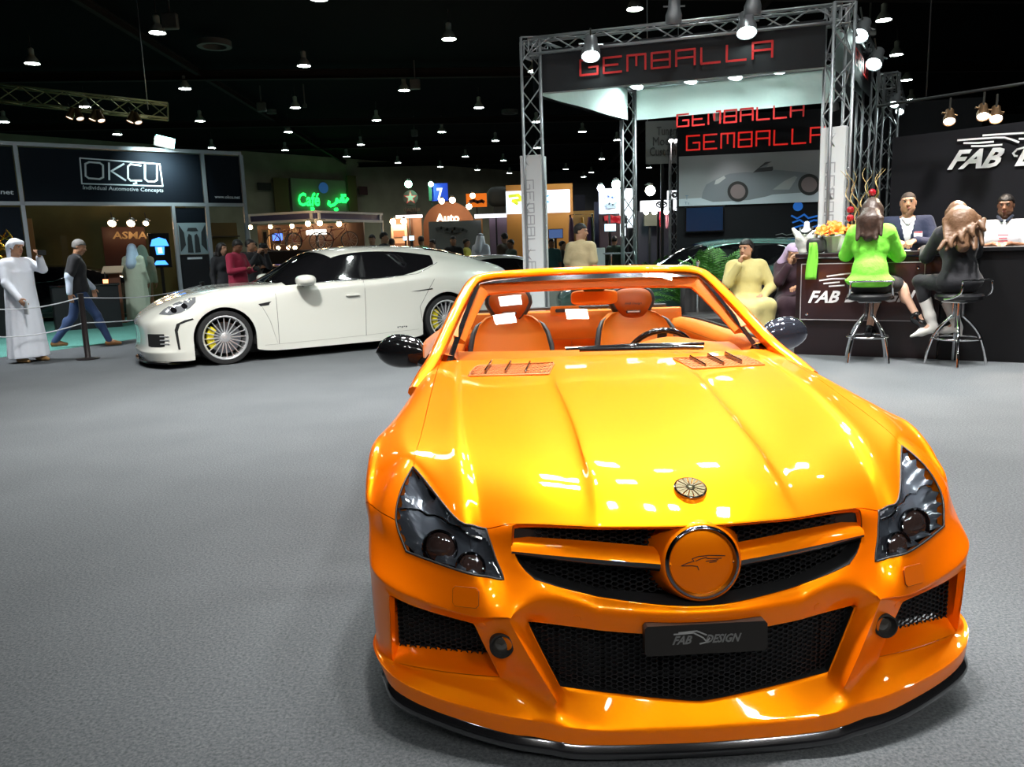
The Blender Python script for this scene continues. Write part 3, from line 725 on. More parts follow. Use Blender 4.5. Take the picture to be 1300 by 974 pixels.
# seats
def seat(xc,hx,hz,name='seat'):
    st=MB(); yb=2.62
    # backrest: rounded body
    G=[]
    for k,(z,w,d,y) in enumerate([(.50,.225,.07,2.46),(.62,.235,.09,2.50),(.74,.236,.09,2.55),(.86,.232,.085,2.60),(.94,.215,.075,2.635),(1.0,.185,.062,2.66),(1.035,.14,.05,2.675),(1.05,.08,.03,2.685),(1.053,.0,.0,2.685)]):
        r=[]
        for j in range(28):
            a=2*pi*j/28; c_,s_=cos(a),sin(a); e=.55
            X=math.copysign(abs(c_)**e,c_)*w; Y=math.copysign(abs(s_)**.8,s_)*d
            if s_<0: Y=-d*(.45+.85*(abs(X)/max(w,.01))**3) if abs(X)<w*.97 else Y   # bolsters come forward
            r.append((xc+X,y+Y,z))
        G.append(r)
    st.grid(G,closev=True)
    root=st.build('seat',M['orange_leather'],car,ang=60)
    # cushion
    mb=MB(); mb.grid(superell((xc,2.28,.44),.26,.27,.10,20,.55),closev=True); mb.build('seat_cushion',M['orange_leather'],root)
    # black edging along both bolsters
    for s in(1,-1):
        mb=MB(); mb.tube([(xc+s*.220,2.36,.52),(xc+s*.233,2.43,.64),(xc+s*.235,2.485,.77),(xc+s*.230,2.53,.88),(xc+s*.213,2.57,.95),(xc+s*.192,2.605,.99),(xc+s*.165,2.63,1.01)],[.010,.017,.018,.018,.016,.012,.006],8)
        mb.build('bolster_trim',M['black_leather'],root)
    # quilted centre: diamond welts
    mb=MB()
    def yc(z): return 2.455+(z-.5)*.46-.034
    for sg in(1,-1):
        for i in range(-8,9):
            a=[]
            for t in np.linspace(-.20,.2,21):
                x=i*.052+sg*t*.9; z=.74+t
                if abs(x)<.135 and .56<z<.86: a.append((xc+x,yc(z)-.006,z))
            if len(a)>1: mb.tube([a[0],a[-1]],.005,4)
    mb.build('quilting',M['orange_seatdk'],root,ang=None)
    # head restraint: black shell with an orange pad
    hr=MB(); yh=2.70
    def shield(wt,wb,ht,hb,n=40):
        o=[]
        for j in range(n):
            a=2*pi*j/n; c_,s_=cos(a),sin(a); e=.62
            X=math.copysign(abs(c_)**e,c_); Z=math.copysign(abs(s_)**e,s_)
            w=wt if Z>0 else wt+(wb-wt)*(-Z); o.append((X*w*(1-.06*max(Z,0)),Z*(ht if Z>0 else hb)))
        return o
    T=frame((hx,yh,hz),(1,0,0),(0,-1,.15))
    o=shield(.142,.082,.095,.13); G=[]
    for (sc,zz) in((.0,-.05),(.7,-.05),(.95,-.03),(1,.0),(.97,.03),(.88,.045),(.80,.042)): G.append([tuple(T@Vector((a*sc,b*sc,zz))) for a,b in o])
    hr.grid(G,closev=True); h=hr.build('headrest',M['black_leather'],root,ang=70)
    mb=MB(); G=[]
    for (sc,zz) in((.84,.038),(.80,.050),(.5,.058),(.0,.060)): G.append([tuple(T@Vector((a*sc,b*sc,zz))) for a,b in o])
    mb.grid(G,closev=True); hp=mb.build('headrest_pad',mat('pad_orange',(.42,.09,.008),.45),h,ang=70)
    mb=MB(); V,F=fit_text('FAB Design',.10,.016,shear=.3,bold=.01,depth=.001); mb.add(V,F,0,False,T@Matrix.Translation((0,-.015,.0615))); mb.build('headrest_lettering',M['black_leather'],h,ang=None,fix=False)
    mb=MB(); mb.box((0,-.062,.058),(.085,.017,.008),0,.003,T); mb.box((0,-.062,.0625),(.07,.008,.004),1,0,T); mb.build('headrest_slot',[M['black_leather'],M['whitep']],h,ang=None)
ph=cpix(646,386,1,2.66); seat(ph.x,ph.x,ph.z)
ph2=cpix(803,384,1,2.66); seat(ph2.x,ph2.x,ph2.z)
# steering wheel
cw=cpix(838,452,1,2.14); T=frame((cw.x,2.14,cw.z-.03),(1,0,0),(0,.94,.36))
mb=MB(); mb.tube([T@Vector((.185*cos(a),.185*sin(a),0)) for a in np.linspace(0,2*pi,41)[:-1]],.016,10,closed=True)
sw=mb.build('steering_wheel',M['blackgloss'],car)
mb=MB(); mb.box((0,-.0,.01),(.34,.04,.02),0,.008,T); mb.box((0,-.09,.01),(.05,.17,.02),0,.008,T); mb.build('wheel_spoke',M['black_leather'],sw)
mb=MB(); mb.lathe([(.075,0),(.07,.03),(.0001,.04)],24,0,T); mb.build('wheel_hub',M['orange_leather'],sw)
# door mirrors
for s,px,py,m_,lab in((-1,508,447,M['blackgloss'],'gloss black mirror shell'),(1,998,424,M['bluechrome'],'dark blue-grey chromed mirror shell')):
    c=cpix(px,py,1,1.88); x0=c.x; z0=c.z
    G=[]
    for i,t in enumerate(np.linspace(0,1,13)):
        # t: inner to outer
        x=x0+s*(-.115+.235*t); hgt=.040+.050*sin(pi*min(t*.62+.16,1))**1.0; hgt*= (1-t**6*.75) ; zz=z0-.012*(1-t)+.004*sin(pi*t)
        wd=.075*(1-.75*t**5)*(.75+.25*min(t*3,1)); 
        if t==0: hgt*=.75
        if t==1: hgt*=.3; wd*=.4
        r=[]
        for j in range(20):
            a=2*pi*j/20; cc,ss=cos(a),sin(a)
            yy=1.88+.03*t+ (cc*wd if cc<0 else cc*.035)
            r.append((x,yy,zz+math.copysign(abs(ss)**.8,ss)*hgt*(1.0 if ss>0 else .88)))
        G.append(r)
    mb=MB(); mb.grid(G,closev=True); mb.add(G[0],[tuple(range(20))]); mb.add(G[-1],[tuple(range(20))]); mr=mb.build('door_mirror',m_,car,ang=60); mr['label']=lab
    mb=MB(); mb.tube([(s*.80,1.76,.93),(s*.83,1.80,z0-.055),(x0-s*.08,1.88,z0-.045)],[.03,.028,.022],8); mb.build('mirror_foot',M['blackgloss'],mr)
    mb=MB(); mb.lathe([(.06,0),(.0001,.004)],24,0,frame((x0,1.918,z0),(1,0,0),(0,1,0))@Matrix.Diagonal((1.35,.9,1,1))); mb.build('mirror_glass',M['dchrome'],mr)
# wheels
def wheel(mname,R0,Rr,wd,spokes,mrim,parent,loc,side,caliper=None,lip=.02):
    # axis along x ; side=+1 outer face towards +x
    T=Matrix.Translation(Vector(loc))@Matrix.Rotation(side*pi/2,4,'Y')
    mb=MB(); mb.lathe([(Rr,-wd),(Rr+.02,-wd-.004),(R0-.015,-wd-.002),(R0,-wd+.02),(R0,-.02),(R0-.012,0),(Rr+.02,.004),(Rr,0)],56,0,T); w=mb.build('wheel',M['rubber'],parent,ang=50)
    mb=MB(); mb.lathe([(Rr+.004,.003),(Rr-.004,.006),(Rr-lip,-.012),(Rr-lip-.006,-.05),(Rr-lip-.01,-wd+.01)],56,0,T); mb.build('rim',mrim,w,ang=50)
    mb=MB()
    for k in range(spokes):
        for off in (-.07,.07) if spokes<=12 else (0,):
            a=2*pi*k/spokes+off; b=2*pi*k/spokes+off*.35
            p0=(.045*cos(b),.045*sin(b)); p1=((Rr-lip)*cos(a),(Rr-lip)*sin(a))
            d=Vector((p1[0]-p0[0],p1[1]-p0[1])).normalized(); n=Vector((-d.y,d.x))
            for (q0,q1,h0,h1,ww0,ww1) in ((p0,p1,-.035,-.012,.011,.007),):
                V=[]
                for (q,h,ww) in((q0,h0,ww0),(q1,h1,ww1)):
                    V+=[(q[0]+n.x*ww,q[1]+n.y*ww,h-.02),(q[0]+n.x*ww*.6,q[1]+n.y*ww*.6,h),(q[0]-n.x*ww*.6,q[1]-n.y*ww*.6,h),(q[0]-n.x*ww,q[1]-n.y*ww,h-.02)]
                mb.add(V,[(0,1,5,4),(1,2,6,5),(2,3,7,6),(3,0,4,7)],0,False,T)
    mb.build('spokes',mrim,w,ang=None)
    mb=MB(); mb.lathe([(.07,-.05),(.062,-.03),(.05,-.026),(.034,-.024),(.03,-.018),(.0001,-.014)],28,0,T); mb.build('wheel_cap',mrim,w)
    mb=MB(); mb.lathe([(.0001,-.06),(Rr*.72,-.06),(Rr*.72,-.085),(.0001,-.085)],40,0,T); mb.build('brake_disc',M['dchrome'],w)
    if caliper:
        V0=[];a0,a1=caliper[1]
        mb=MB(); G=[]
        for a in np.linspace(a0,a1,9):
            G.append([(r*cos(a),r*sin(a),z) for r,z in ((Rr*.50,-.045),(Rr*.78,-.045),(Rr*.80,-.055),(Rr*.80,-.095),(Rr*.5,-.095))])
        mb.grid(G,T=T,closev=True); mb.add(G[0],[(0,1,2,3,4)],0,False,T); mb.add(G[-1],[(0,1,2,3,4)],0,False,T); mb.build('brake_caliper',caliper[0],w,ang=30)
    return w
for s in(1,-1):
    for (wy,wz),r0 in((WF,.335),(WR,.343)):
        wheel('wheel',r0,.255,.25,10,M['dchrome'],car,(s*.955,wy,r0),s)
        # inner arch liner
        mb=MB(); G=[[(s*x,wy+(r0+.062)*cos(a),wz+(r0+.062)*sin(a)) for x in(.55,.97)] for a in np.linspace(-.3,pi+.3,26)]; mb.grid(G)
        mb.add([(s*.55,wy+(r0+.062)*cos(a),wz+(r0+.062)*sin(a)) for a in np.linspace(-.3,pi+.3,26)],[tuple(range(26))])
        mb.build('arch_liner',M['black'],car)
mb=MB(); mb.box((0,2.3,.20),(1.5,3.9,.10),0,.03); mb.build('underbody',M['black'],car)
# tail lamps and exhausts (rear, out of the main view)
for s in(1,-1):
    mb=MB(); mb.grid(superell((s*.70,4.44,.70),.12,.05,.06,16,.6),closev=True); mb.build('tail_lamp',mat('tail_red',(.5,.01,.01),.1,0,1),car)
    mb=MB(); mb.lathe([(.04,-.1),(.045,.0),(.038,.0),(.036,-.08)],20,0,frame((s*.45,4.55,.30),(1,0,0),(0,1,0))); mb.build('exhaust_pipe',M['chrome'],car)
# ================================================================ generic loft cage and the white saloon
def cage_mesh(rows,parts,partfn,creases=(),level=3,iters=2,lockcols=()):
    nr=len(rows);nc=len(rows[0]);V=[];vid={}
    def gid(i,j,s):
        k=(i,j,0 if j==0 else s)
        if k not in vid:
            x,y,z=rows[i][j]; vid[k]=len(V); V.append((s*x if j else 0,y,z))
        return vid[k]
    F=[];P=[];CE={}
    for s in(1,-1):
        for i in range(nr-1):
            for j in range(nc-1):
                p=partfn(i,j)
                if p is None: continue
                q=[gid(i,j,s),gid(i+1,j,s),gid(i+1,j+1,s),gid(i,j+1,s)]
                if s<0:q=q[::-1]
                F.append(tuple(q));P.append(parts.index(p))
        for (i0,j0,i1,j1,w) in creases:
            n=max(abs(i1-i0),abs(j1-j0)); di=(i1-i0)//n;dj=(j1-j0)//n
            for k in range(n): CE[frozenset((gid(i0+di*k,j0+dj*k,s),gid(i0+di*(k+1),j0+dj*(k+1),s)))]=w
    me=bpy.data.meshes.new('cage'); me.from_pydata(V,[],F)
    for k in parts: me.materials.append(None)
    me.polygons.foreach_set('material_index',P)
    at=me.attributes.new('crease_edge','FLOAT','EDGE')
    for e in me.edges:
        w=CE.get(frozenset(e.vertices))
        if w: at.data[e.index].value=w
    o=bpy.data.objects.new('cage',me); COL.objects.link(o)
    md=o.modifiers.new('s','SUBSURF'); md.levels=2; md.render_levels=2; md.boundary_smooth='PRESERVE_CORNERS'
    T0=np.array(V);Pc=T0.copy()
    lock=np.zeros(len(V),bool)
    for (i,j,s_),k in vid.items():
        if j in lockcols: lock[k]=True
    def ev():
        dg=bpy.context.evaluated_depsgraph_get(); dg.update(); return bpy.data.meshes.new_from_object(o.evaluated_get(dg))
    for it in range(iters):
        m=ev(); B=np.empty(len(m.vertices)*3); m.vertices.foreach_get('co',B); B=B.reshape(-1,3)[:len(V)]; bpy.data.meshes.remove(m)
        d=T0-B; d[lock]=0; ln=np.linalg.norm(d,axis=1,keepdims=True); d*=np.minimum(1,.03/np.maximum(ln,1e-9)); Pc=Pc+d*.75; me.vertices.foreach_set('co',Pc.ravel()); me.update()
    md.levels=level; m=ev()
    A=np.empty(len(m.vertices)*3); m.vertices.foreach_get('co',A); A=A.reshape(-1,3)
    FS=np.array([tuple(p.vertices) for p in m.polygons]); MI=np.array([p.material_index for p in m.polygons])
    bpy.data.objects.remove(o)
    return A,FS,MI
class Skin:
    def __init__(s,A,FS,MI,parts,arches=(),up=None,xmin=.8):
        s.parts=parts
        for (wy,wz,rr) in arches:
            cen=A[FS].mean(1); d=np.hypot(cen[:,1]-wy,cen[:,2]-wz)
            kill=(d<rr)&(np.abs(cen[:,0])>xmin); kill|=(np.abs(cen[:,1]-wy)<rr*.985)&(cen[:,2]<wz)&(np.abs(cen[:,0])>xmin)
            bv=np.intersect1d(np.unique(FS[kill]),np.unique(FS[~kill]))
            for v in bv:
                y,z=A[v,1]-wy,A[v,2]-wz;q=math.hypot(y,z)
                if z>-.02: A[v,1]=wy+y/q*rr;A[v,2]=wz+z/q*rr
                else: A[v,1]=wy+math.copysign(rr,y)
            FS=FS[~kill];MI=MI[~kill]
        fn=np.cross(A[FS[:,2]]-A[FS[:,0]],A[FS[:,3]]-A[FS[:,1]]); VN=np.zeros_like(A)
        for k in range(4): np.add.at(VN,FS[:,k],fn)
        VN/=np.maximum(np.linalg.norm(VN,axis=1,keepdims=True),1e-12)
        cen=A[FS].mean(1); t=np.argsort(-cen[:,2])[:20]
        if fn[t,2].sum()<0: FS=FS[:,::-1];VN=-VN
        s.A,s.FS,s.MI,s.VN=A,FS,MI,VN
    def panel(s,name,part,mt,parent,gap=.0016,depth=.02,label=None,side=0):
        f=s.FS[s.MI==s.parts.index(part)]
        if side: f=f[s.A[f].mean(1)[:,0]*side>0]
        u,inv=np.unique(f,return_inverse=True); inv=inv.reshape(f.shape); P=s.A[u].copy();N=s.VN[u]
        ed={(q[k],q[(k+1)%4]) for q in inv for k in range(4)}; bd=[e for e in ed if (e[1],e[0]) not in ed]; bset={i for e in bd for i in e}
        cen=P[inv].mean(1);acc={i:np.zeros(3) for i in bset}
        for q,c in zip(inv,cen):
            for k in q:
                if k in acc: acc[k]+=c-P[k]
        for i in bset:
            l=np.linalg.norm(acc[i]); 
            if l>0: P[i]+=acc[i]/l*gap
        V=list(map(tuple,P));F=[tuple(q) for q in inv];nn=[tuple(x) for x in N];m={}
        for i in bset: m[i]=len(V);V.append(tuple(P[i]-N[i]*depth));nn.append(tuple(N[i]))
        for a,b in bd:F.append((b,a,m[a],m[b]))
        o=mk(name,V,F,mt,parent,smooth=True);me=o.data;nf=len(inv);ln=[]
        for p in me.polygons:
            for li in p.loop_indices: ln.append(nn[me.loops[li].vertex_index] if p.index<nf else tuple(p.normal))
        me.normals_split_custom_set(ln)
        if label:o['label']=label
        return o
    def side(s,y,z,sg=1,off=.0):
        m=s.A[:,0]*sg>.3; idx=np.nonzero(m)[0]; d=(s.A[idx,1]-y)**2+(s.A[idx,2]-z)**2
        k=idx[np.argsort(d)[:4]]; w=1/(np.sqrt((s.A[k,1]-y)**2+(s.A[k,2]-z)**2)+.003); w/=w.sum()
        p=(s.A[k]*w[:,None]).sum(0); n=(s.VN[k]*w[:,None]).sum(0); return Vector((p[0],y,z))+Vector(n)*off
    def line(s,pts,r,m,name,parent,sg=1,n=8,off=0,close=False):
        P=[]
        for (a,b) in zip(pts[:-1],pts[1:]):
            for t in np.linspace(0,1,n)[:-1]: P.append(s.side(a[0]+(b[0]-a[0])*t,a[1]+(b[1]-a[1])*t,sg,off))
        P.append(s.side(*pts[-1],sg,off)); mb=MB(); mb.tube(P,r,6,closed=close); return mb.build(name,m,parent,ang=60)
    def patch(s,poly,m,name,parent,sg=1,off=.003,cell=.03):
        # thin sheet following the skin inside the (y,z) outline
        from mathutils.geometry import delaunay_2d_cdt
        ys=[p[0] for p in poly];zs=[p[1] for p in poly]; pts=[];k=len(poly)
        for i in range(k):
            a,b=poly[i],poly[(i+1)%k];n=max(1,int(math.dist(a,b)/cell))
            for t in range(n): pts.append(Vector((a[0]+(b[0]-a[0])*t/n,a[1]+(b[1]-a[1])*t/n)))
        nb=len(pts);E=[(i,(i+1)%nb) for i in range(nb)]
        y=min(ys)
        while y<max(ys):
            z=min(zs)
            while z<max(zs):
                if inpoly(y,z,poly) and min(math.dist((y,z),q) for q in pts[:nb])>cell*.5: pts.append(Vector((y,z)))
                z+=cell
            y+=cell
        vo,eo,fo,_,_,_=delaunay_2d_cdt(pts,E,[],1,1e-6)
        V=[s.side(v[0],v[1],sg,off) for v in vo]; mb=MB(); mb.add(V,[tuple(f) for f in fo],0,True)
        return mb.build(name,m,parent,ang=60)
PF=1.0
def pr(*t): return [tuple(p) for p in t]
PR=[
 pr((0,-.96,.10),(.3,-.955,.10),(.56,-.92,.10),(.70,-.86,.10),(.82,-.77,.10),(.90,-.66,.10),(.945,-.56,.10),(.965,-.47,.10),(.965,-.30,.12)),
 pr((0,-1.0,.22),(.3,-.995,.22),(.58,-.95,.22),(.73,-.88,.22),(.85,-.78,.22),(.92,-.66,.22),(.96,-.55,.22),(.975,-.45,.22),(.965,-.2,.25)),
 pr((0,-.97,.30),(.3,-.965,.30),(.57,-.925,.30),(.72,-.86,.30),(.83,-.76,.30),(.91,-.65,.31),(.955,-.54,.32),(.975,-.44,.32),(.965,-.15,.3)),
 pr((0,-.965,.47),(.3,-.96,.47),(.57,-.92,.47),(.72,-.86,.47),(.83,-.75,.47),(.905,-.64,.47),(.955,-.53,.47),(.975,-.43,.45),(.965,-.1,.35)),
 pr((0,-.975,.60),(.3,-.97,.60),(.58,-.91,.61),(.72,-.85,.61),(.83,-.75,.62),(.905,-.62,.62),(.955,-.50,.60),(.98,-.40,.56),(.965,-.05,.36)),
 pr((0,-.88,.73),(.3,-.87,.73),(.56,-.81,.72),(.70,-.77,.715),(.82,-.69,.71),(.905,-.55,.71),(.96,-.42,.68),(.985,-.34,.62),(.965,0,.36)),
 pr((0,-.66,.85),(.3,-.65,.86),(.56,-.62,.855),(.70,-.60,.85),(.815,-.53,.83),(.90,-.45,.80),(.96,-.34,.745),(.985,-.26,.68),(.965,.02,.36)),
 pr((0,-.34,.965),(.3,-.33,.975),(.56,-.32,.97),(.69,-.33,.955),(.81,-.33,.935),(.90,-.28,.89),(.965,-.22,.82),(.99,-.15,.74),(.965,.04,.36)),
 pr((0,.08,1.035),(.3,.08,1.04),(.56,.08,1.04),(.70,.08,1.035),(.82,.08,1.01),(.905,.06,.95),(.965,.04,.87),(.99,.03,.77),(.965,.06,.35)),
 pr((0,.5,1.06),(.3,.5,1.062),(.56,.5,1.062),(.70,.48,1.055),(.82,.46,1.03),(.905,.44,.96),(.96,.40,.86),(.985,.42,.66),(.96,.42,.13)),
 pr((0,.72,1.07),(.3,.74,1.07),(.56,.80,1.07),(.71,.88,1.065),(.845,.92,1.035),(.92,.92,.96),(.945,.9,.84),(.965,.9,.5),(.96,.9,.13)),
 pr((0,1.13,1.30),(.3,1.15,1.295),(.55,1.21,1.255),(.70,1.27,1.225),(.865,1.32,1.045),(.93,1.33,.965),(.945,1.33,.84),(.955,1.33,.5),(.96,1.33,.13)),
 pr((0,1.52,1.50),(.3,1.54,1.495),(.52,1.60,1.455),(.665,1.66,1.40),(.87,1.72,1.052),(.935,1.72,.975),(.945,1.72,.84),(.955,1.72,.5),(.96,1.72,.13)),
 pr((0,2.1,1.562),(.3,2.1,1.555),(.52,2.1,1.525),(.665,2.09,1.47),(.875,2.06,1.062),(.937,2.06,.985),(.945,2.06,.84),(.955,2.05,.5),(.96,2.05,.13)),
 pr((0,2.75,1.56),(.3,2.75,1.553),(.52,2.75,1.52),(.65,2.75,1.46),(.885,2.7,1.085),(.945,2.7,1.01),(.955,2.7,.84),(.96,2.68,.5),(.96,2.66,.13)),
 pr((0,3.3,1.53),(.3,3.3,1.52),(.51,3.3,1.48),(.635,3.36,1.375),(.845,3.36,1.275),(.965,3.1,1.08),(.99,3.02,.88),(.985,2.98,.55),(.96,2.96,.13)),
 pr((0,3.6,1.49),(.3,3.6,1.48),(.51,3.6,1.43),(.62,3.55,1.365),(.76,3.50,1.29),(.96,3.42,1.10),(1.01,3.4,.90),(1.01,3.4,.78),(.965,3.4,.36)),
 pr((0,4.0,1.41),(.3,4.0,1.40),(.51,3.98,1.36),(.63,3.93,1.30),(.76,3.88,1.22),(.93,3.80,1.06),(.995,3.72,.88),(1.005,3.66,.74),(.965,3.44,.35)),
 pr((0,4.45,1.27),(.3,4.45,1.26),(.53,4.43,1.23),(.67,4.38,1.18),(.79,4.30,1.11),(.90,4.15,.99),(.965,4.0,.84),(.99,3.85,.62),(.965,3.5,.34)),
 pr((0,4.78,1.16),(.3,4.78,1.155),(.56,4.74,1.12),(.70,4.66,1.06),(.81,4.55,.98),(.89,4.40,.86),(.945,4.22,.72),(.965,4.0,.5),(.965,3.62,.25)),
 pr((0,4.86,1.0),(.3,4.86,1.0),(.56,4.82,.97),(.70,4.75,.92),(.81,4.65,.85),(.89,4.48,.74),(.94,4.3,.6),(.96,4.08,.42),(.965,3.75,.2)),
 pr((0,4.84,.55),(.3,4.84,.55),(.56,4.80,.55),(.70,4.74,.54),(.81,4.64,.52),(.885,4.5,.48),(.93,4.32,.42),(.955,4.1,.32),(.965,3.82,.17)),
 pr((0,4.78,.16),(.3,4.78,.16),(.56,4.74,.16),(.70,4.68,.16),(.81,4.58,.16),(.885,4.46,.15),(.93,4.3,.15),(.955,4.12,.14),(.96,3.9,.14)),
]
PP=['body','windscreen','side_window','rear_window','lamp','open']
def ppart(i,j):
    if 10<=i<12 and j<3: return 'windscreen'
    if 10<=i<15 and j==3: return 'side_window'
    if 15<=i<18 and j<2: return 'rear_window'
    if i==2 and (j in(2,3)): return 'open'
    return 'body'
cr=[(10,3,15,3,.6),(10,4,15,4,.7),(10,0,10,3,.5),(9,5,16,5,.25),(1,0,1,8,.5),(2,2,2,4,.9),(3,2,3,4,.9)]
A2,F2,M2=cage_mesh(PR,PP,ppart,cr,3,2,(8,))
PW=((0.0,.37),(3.40,.38))
sk=Skin(A2,F2,M2,PP,arches=((0.0,.37,.415),(3.40,.38,.43)),xmin=.82)
M['white']=mat('white_paint',(.66,.66,.60),.25,0,1.0)
M['darkglass']=mat('tinted_glass',(.006,.006,.007),.04,0,1,spec=1)
M['silver']=mat('polished_alloy',(.82,.82,.83),.28,.75)
M['yellow']=mat('yellow_caliper',(.75,.62,.02),.4)
PTH=R(32); _u2=(cos(PTH),sin(PTH)); PO=(-4.39370191,11.52374519)
pan=empty('saloon_car',(PO[0],PO[1],0),PTH-pi/2,'white low four-door saloon car seen from its side, yellow brake caliper in the front wheel','car')
def white_car(root,sk,full=True,body=None):
    body=body or M['white']
    b=sk.panel('body',"body",body,root,depth=.03)
    sk.panel('windscreen','windscreen',M['darkglass'],root); [sk.panel('side_window','side_window',M['darkglass'],root,side=q) for q in(1,-1)]; sk.panel('rear_window','rear_window',M['darkglass'],root)
    lc_=mat('lamp_cluster',(.28,.29,.31),.1,.5,1); [(sk.panel('air_intake','open',M['black'],root,depth=.06,side=q),) for q in(1,-1)]
    for (wy,wz) in PW:
        for s in((1,-1)):
            a=(-2.35,-.95)
            w=wheel('wheel',wz,.298,.28,20,M['silver'],root,(s*.965,wy,wz),s,(M['yellow'],a) ,.022)
            mb=MB(); rr=wz+.05; G=[[(s*x,wy+rr*cos(q),wz+rr*sin(q)) for x in(.55,.95)] for q in np.linspace(-.3,pi+.3,24)]; mb.grid(G); mb.add([g[0] for g in G],[tuple(range(24))]); mb.build('arch_liner',M['black'],root)
    mb=MB(); mb.box((0,1.9,.20),(1.6,5.2,.16),0,.03); mb.build('underbody',M['black'],root)
    mb=MB(); G=[[(x,-1.0+.30*abs(x)**2.5-(0 if abs(x)<.9 else 0)+dy,z) for dy,z in((0.03,.10),(-.012,.095),(-.015,.075),(.2,.06))] for x in np.linspace(-.93,.93,31)]; mb.grid(G); mb.build('front_splitter',M['blackgloss'],root)
    if not full: return
    for s in(1,-1):
        hl=sk.patch([(-.77,.725),(-.70,.79),(-.56,.865),(-.42,.915),(-.31,.935),(-.33,.87),(-.41,.80),(-.52,.745),(-.66,.715)],lc_,'headlight',root,s,off=.004,cell=.025)
        for (a,b,r_) in((-.60,.775,.035),(-.47,.825,.034)): sk.patch([(a+r_*cos(t),b+r_*sin(t)) for t in np.linspace(0,2*pi,13)[:-1]],M['darkglass'],'lamp_projector',hl,s,off=.007,cell=.02)
        for k in range(3): sk.line([(-.80,.34+k*.05),(-.70,.34+k*.05)],.008,M['silver'],'intake_slat',root,s,n=5,off=.004)
        sk.line([(.73,.93),(.725,.5),(.72,.22)],.0028,M['black'],'door_gap',root,s)
        sk.line([(2.06,1.05),(2.05,.6),(2.03,.23)],.0028,M['black'],'door_gap',root,s)
        sk.line([(.52,.22),(1.2,.225),(2.0,.235),(2.9,.26)],.0028,mat('sill_line_grey',(.35,.34,.32),.5),'sill_gap',root,s)  # sill line in a grey darker than the paint
        sk.line([(2.97,.36),(2.93,.6),(3.1,.88),(3.2,1.02)],.0028,M['black'],'door_gap',root,s)
        # shut pillar between the side windows
        mb=MB(); p0=sk.side(2.02,1.09,s,.004);p1=sk.side(2.12,1.09,s,.004);p2=sk.side(2.14,1.44,s,.004);p3=sk.side(2.04,1.44,s,.004); mb.add([p0,p1,p2,p3],[(0,1,2,3)]); mb.build('door_pillar',M['blackgloss'],root,ang=None)
        sk.line([(1.10,1.055),(1.6,1.057),(2.3,1.07),(2.95,1.11),(3.35,1.27)],.005,M['chrome'],'window_trim',root,s)
        sk.patch([(.47,.80),(.66,.825),(.63,.80),(.62,.775),(.50,.765)],M['black'],'fender_vent',root,s)
        sk.line([(.52,.77),(.62,.55),(.70,.24)],.005,mat('vent_edge',(.5,.49,.46),.5),'fender_crease',root,s)
        sk.patch([(2.79,.845),(3.15,.88),(3.16,.862),(2.95,.845)],M['black'],'quarter_vent',root,s)
        sk.patch([(-.40,.665),(-.50,.645),(-.60,.60),(-.63,.52),(-.61,.26),(-.585,.26),(-.595,.50),(-.56,.59),(-.48,.62),(-.39,.645)],M['black'],'bumper_slot',root,s,cell=.02)
        for yy in(1.86,2.86):
            if yy>2: continue
            p=sk.side(yy,.845,s,.012); mb=MB(); mb.grid(superell((p.x,yy,.845),.018,.11,.016,16,.6),closev=True); mb.build('door_handle',body,root)
        p=sk.side(2.63,.31,s,.003); mb=MB()
        for k in range(5): mb.box((p.x,2.55+k*.035,.315+.006*(k%2)),(.003,.02,.012+.008*((k+1)%2)),0)
        mb.build('side_script',M['dchrome'],root,ang=None)
        # mirror
        mb=MB(); G=superell((s*1.04,1.14,1.095),.15,.14,.082,20,.8); mb.grid(G,closev=True); mr=mb.build('door_mirror',body,root)
        mb=MB(); mb.tube([(s*.90,1.14,1.03),(s*.97,1.15,1.05)],[.035,.02],8); mb.build('mirror_foot',M['blackgloss'],mr)
white_car(pan,sk)
# ================================================================ THE HALL
def noise_floor(name,c1,c2,sc=90,rough=.95):
    m=bpy.data.materials.new(name); m.use_nodes=True; nt=m.node_tree; b=nt.nodes['Principled BSDF']; L=nt.links
    tc=nt.nodes.new('ShaderNodeTexCoord'); n=nt.nodes.new('ShaderNodeTexNoise'); n.inputs['Scale'].default_value=sc; n.inputs['Detail'].default_value=6; n.inputs['Roughness'].default_value=.75
    n2=nt.nodes.new('ShaderNodeTexNoise'); n2.inputs['Scale'].default_value=1.1; n2.inputs['Detail'].default_value=5
    r=nt.nodes.new('ShaderNodeValToRGB'); r.color_ramp.elements[0].position=.36; r.color_ramp.elements[1].position=.66; r.color_ramp.elements[0].color=(*c1,1); r.color_ramp.elements[1].color=(*c2,1)
    mx=nt.nodes.new('ShaderNodeMix'); mx.data_type='RGBA'; mx.blend_type='MULTIPLY'; mx.inputs[0].default_value=.35
    L.new(tc.outputs['Object'],n.inputs['Vector']); L.new(tc.outputs['Object'],n2.inputs['Vector']); L.new(n.outputs['Fac'],r.inputs['Fac']); L.new(r.outputs['Color'],mx.inputs[6]); L.new(n2.outputs['Fac'],mx.inputs[7])
    L.new(mx.outputs[2],b.inputs['Base Color']); b.inputs['Roughness'].default_value=rough; b.inputs['Specular IOR Level'].default_value=.15
    bp=nt.nodes.new('ShaderNodeBump'); bp.inputs['Strength'].default_value=.5; bp.inputs['Distance'].default_value=.004; L.new(n.outputs['Fac'],bp.inputs['Height']); L.new(bp.outputs['Normal'],b.inputs['Normal'])
    return m
def st(o): o['kind']='structure'; return o
CEIL=9.7
st(mk('floor',[(-75,-14,0),(34,-14,0),(34,96,0),(-75,96,0)],[(0,1,2,3)],noise_floor('grey_carpet',(.062,.068,.074),(.165,.175,.186))))
